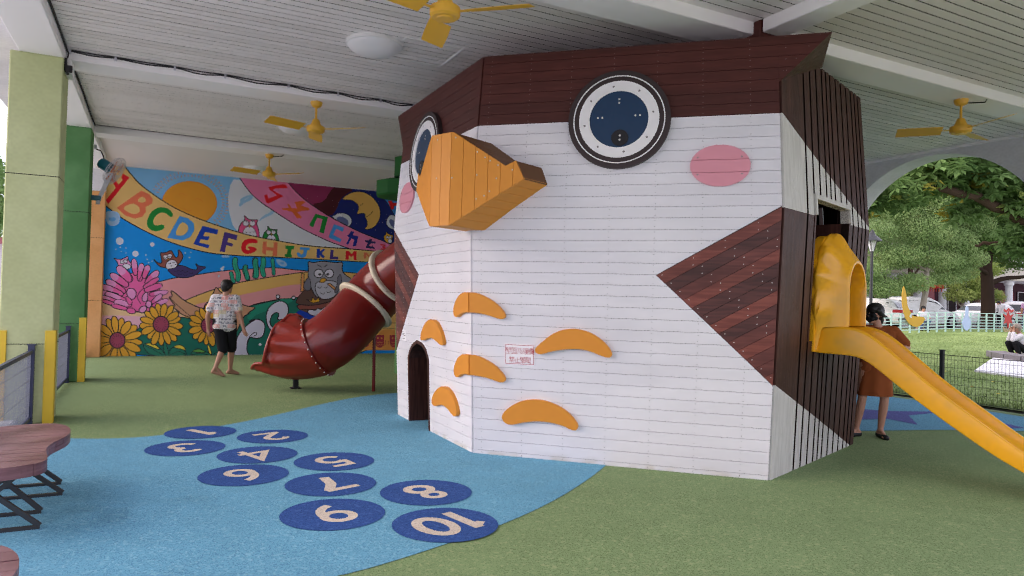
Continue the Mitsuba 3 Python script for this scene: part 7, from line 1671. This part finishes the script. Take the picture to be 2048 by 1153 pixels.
    if not barefoot:
        for a in 'lr':
            A, T = P['a'+a], P['t'+a]; fd = (T-A)*[1,1,0]; fd /= np.linalg.norm(fd)+1e-9; z = B[2]
            q = A-fd*.05; q = np.array([q[0],q[1],T[2]+.006])
            obj('shoe', organic([(q,.034, T+fd*.02,.030), (T-fd*.06,.036, T+fd*.02,.032)], .014, 4), 'mat_black', t, smooth=True)
    return t
def stand(h=1.7, lean=0):
    q = h/1.7
    return {k: tuple(np.array(v)*q) for k, v in dict(head=(0,0,1.57),neck=(0,0,1.42),sl=(-.18,0,1.37),sr=(.18,0,1.37),el=(-.24,0,1.08),er=(.24,0,1.08),wl=(-.24,.02,.85),wr=(.24,.02,.85),hl=(-.09,0,.90),hr=(.09,0,.90),kl=(-.10,.01,.49),kr=(.10,.01,.49),al=(-.10,.02,.08),ar=(.10,.02,.08),tl=(-.12,.14,.025),tr=(.12,.14,.025)).items()}
J = stand(1.74)
J.update(head=(.015,.02,1.60),neck=(.0,0,1.455),sl=(-.175,-.03,1.385),sr=(.165,.05,1.385),el=(-.265,-.10,1.08),wl=(-.265,-.06,.845),er=(.255,.02,1.10),wr=(.345,-.02,.87),hl=(-.085,-.04,.93),hr=(.085,.04,.93),kl=(-.01,-.02,.49),al=(-.07,-.16,.17),tl=(.05,-.10,.024),kr=(.07,.16,.50),ar=(.045,.20,.085),tr=(.15,.30,.024))
person('barefoot man in a printed white t-shirt and black shorts walking to the painted wall', (1.12,13.42,0), J, (.45,.9), 'mat_tshirt', 'mat_cloth_black', 'mat_hair_black', sleeve=.62, top_z=.90)
J = stand(1.62)
J.update(head=(.02,.0,1.47),neck=(.055,.0,1.325),sl=(-.07,.05,1.265),sr=(.235,-.03,1.26),el=(-.16,.02,1.02),wl=(-.22,-.14,1.12),er=(.395,-.04,1.08),wr=(.24,-.17,1.06),hl=(-.055,.02,.84),hr=(.13,-.01,.84),kl=(-.115,-.01,.45),al=(-.165,.02,.085),tl=(-.265,-.02,.024),kr=(.135,-.04,.45),ar=(.115,-.0,.085),tr=(.105,-.14,.024))
person('woman in a rust brown dress and black face mask standing behind the yellow slide', (7.63,5.42,0), J, (-.9,-.42), 'mat_cloth_rust', None, 'mat_hair_black', dress=(.50,.205), sleeve=.75, mask=True, barefoot=False, female=True)
J = stand(1.66); J.update(wl=(-.2,-.1,.95), tl=(-.18,-.1,.025), tr=(.05,-.12,.025))
person('person in black trousers standing mostly hidden behind the owl house', (8.55,7.05,0), J, (.3,-.9), 'mat_cloth_white', 'mat_cloth_black', 'mat_hair_black', short=False, barefoot=False, sleeve=1.6)
J = dict(head=(.03,.0,.74),neck=(.12,.03,.60),sl=(.05,-.12,.52),sr=(.20,.14,.52),el=(-.16,-.12,.42),wl=(-.10,-.06,.64),er=(-.10,.12,.42),wr=(-.10,.05,.64),hl=(.26,-.09,.11),hr=(.26,.09,.11),kl=(-.10,-.13,.34),kr=(-.12,.12,.32),al=(-.02,-.14,.06),ar=(-.02,.13,.06),tl=(-.15,-.15,.03),tr=(-.15,.14,.03))
person('grey haired person in a pale lilac top sitting on the low stone seat', (21.2,10.75,.36), J, (-1,-.1), 'mat_cloth_white', 'mat_cloth_black', 'mat_hair_grey', short=False, barefoot=False, sleeve=1.8)
person('person in a lilac shirt standing by the cars at the right edge', (43.9,21.75,.6), stand(1.72), (-.9,.2), 'mat_cloth_lilac', 'mat_cloth_denim', 'mat_hair_black', short=False, barefoot=False, step=.03)
J = stand(1.6); J.update(head=(-.1,0,1.42), el=(-.32,-.1,1.1), wl=(-.4,-.1,.9))
person('person in a white shirt behind the dark blue cut-out', (41.8,22.0,.6), J, (-.9,-.3), 'mat_cloth_white', 'mat_cloth_black', 'mat_hair_black', short=False, barefoot=False, sleeve=1.7, step=.03)
J = dict(head=(.02,.0,.98),neck=(.0,.0,.84),sl=(-.15,0,.78),sr=(.17,0,.78),el=(-.24,-.12,.56),wl=(-.12,-.2,.5),er=(.26,-.1,.56),wr=(.14,-.2,.5),hl=(-.1,.06,.33),hr=(.1,.06,.33),kl=(-.14,-.24,.46),kr=(.16,-.24,.46),al=(-.12,-.08,.08),ar=(.14,-.08,.08),tl=(-.14,-.2,.03),tr=(.16,-.2,.03))
person('person in a white shirt and blue jeans crouching behind the far railing', (30.6,19.3,.61), J, (0,-1), 'mat_cloth_white', 'mat_cloth_denim', 'mat_hair_black', short=False, barefoot=False, sleeve=.7, step=.03)
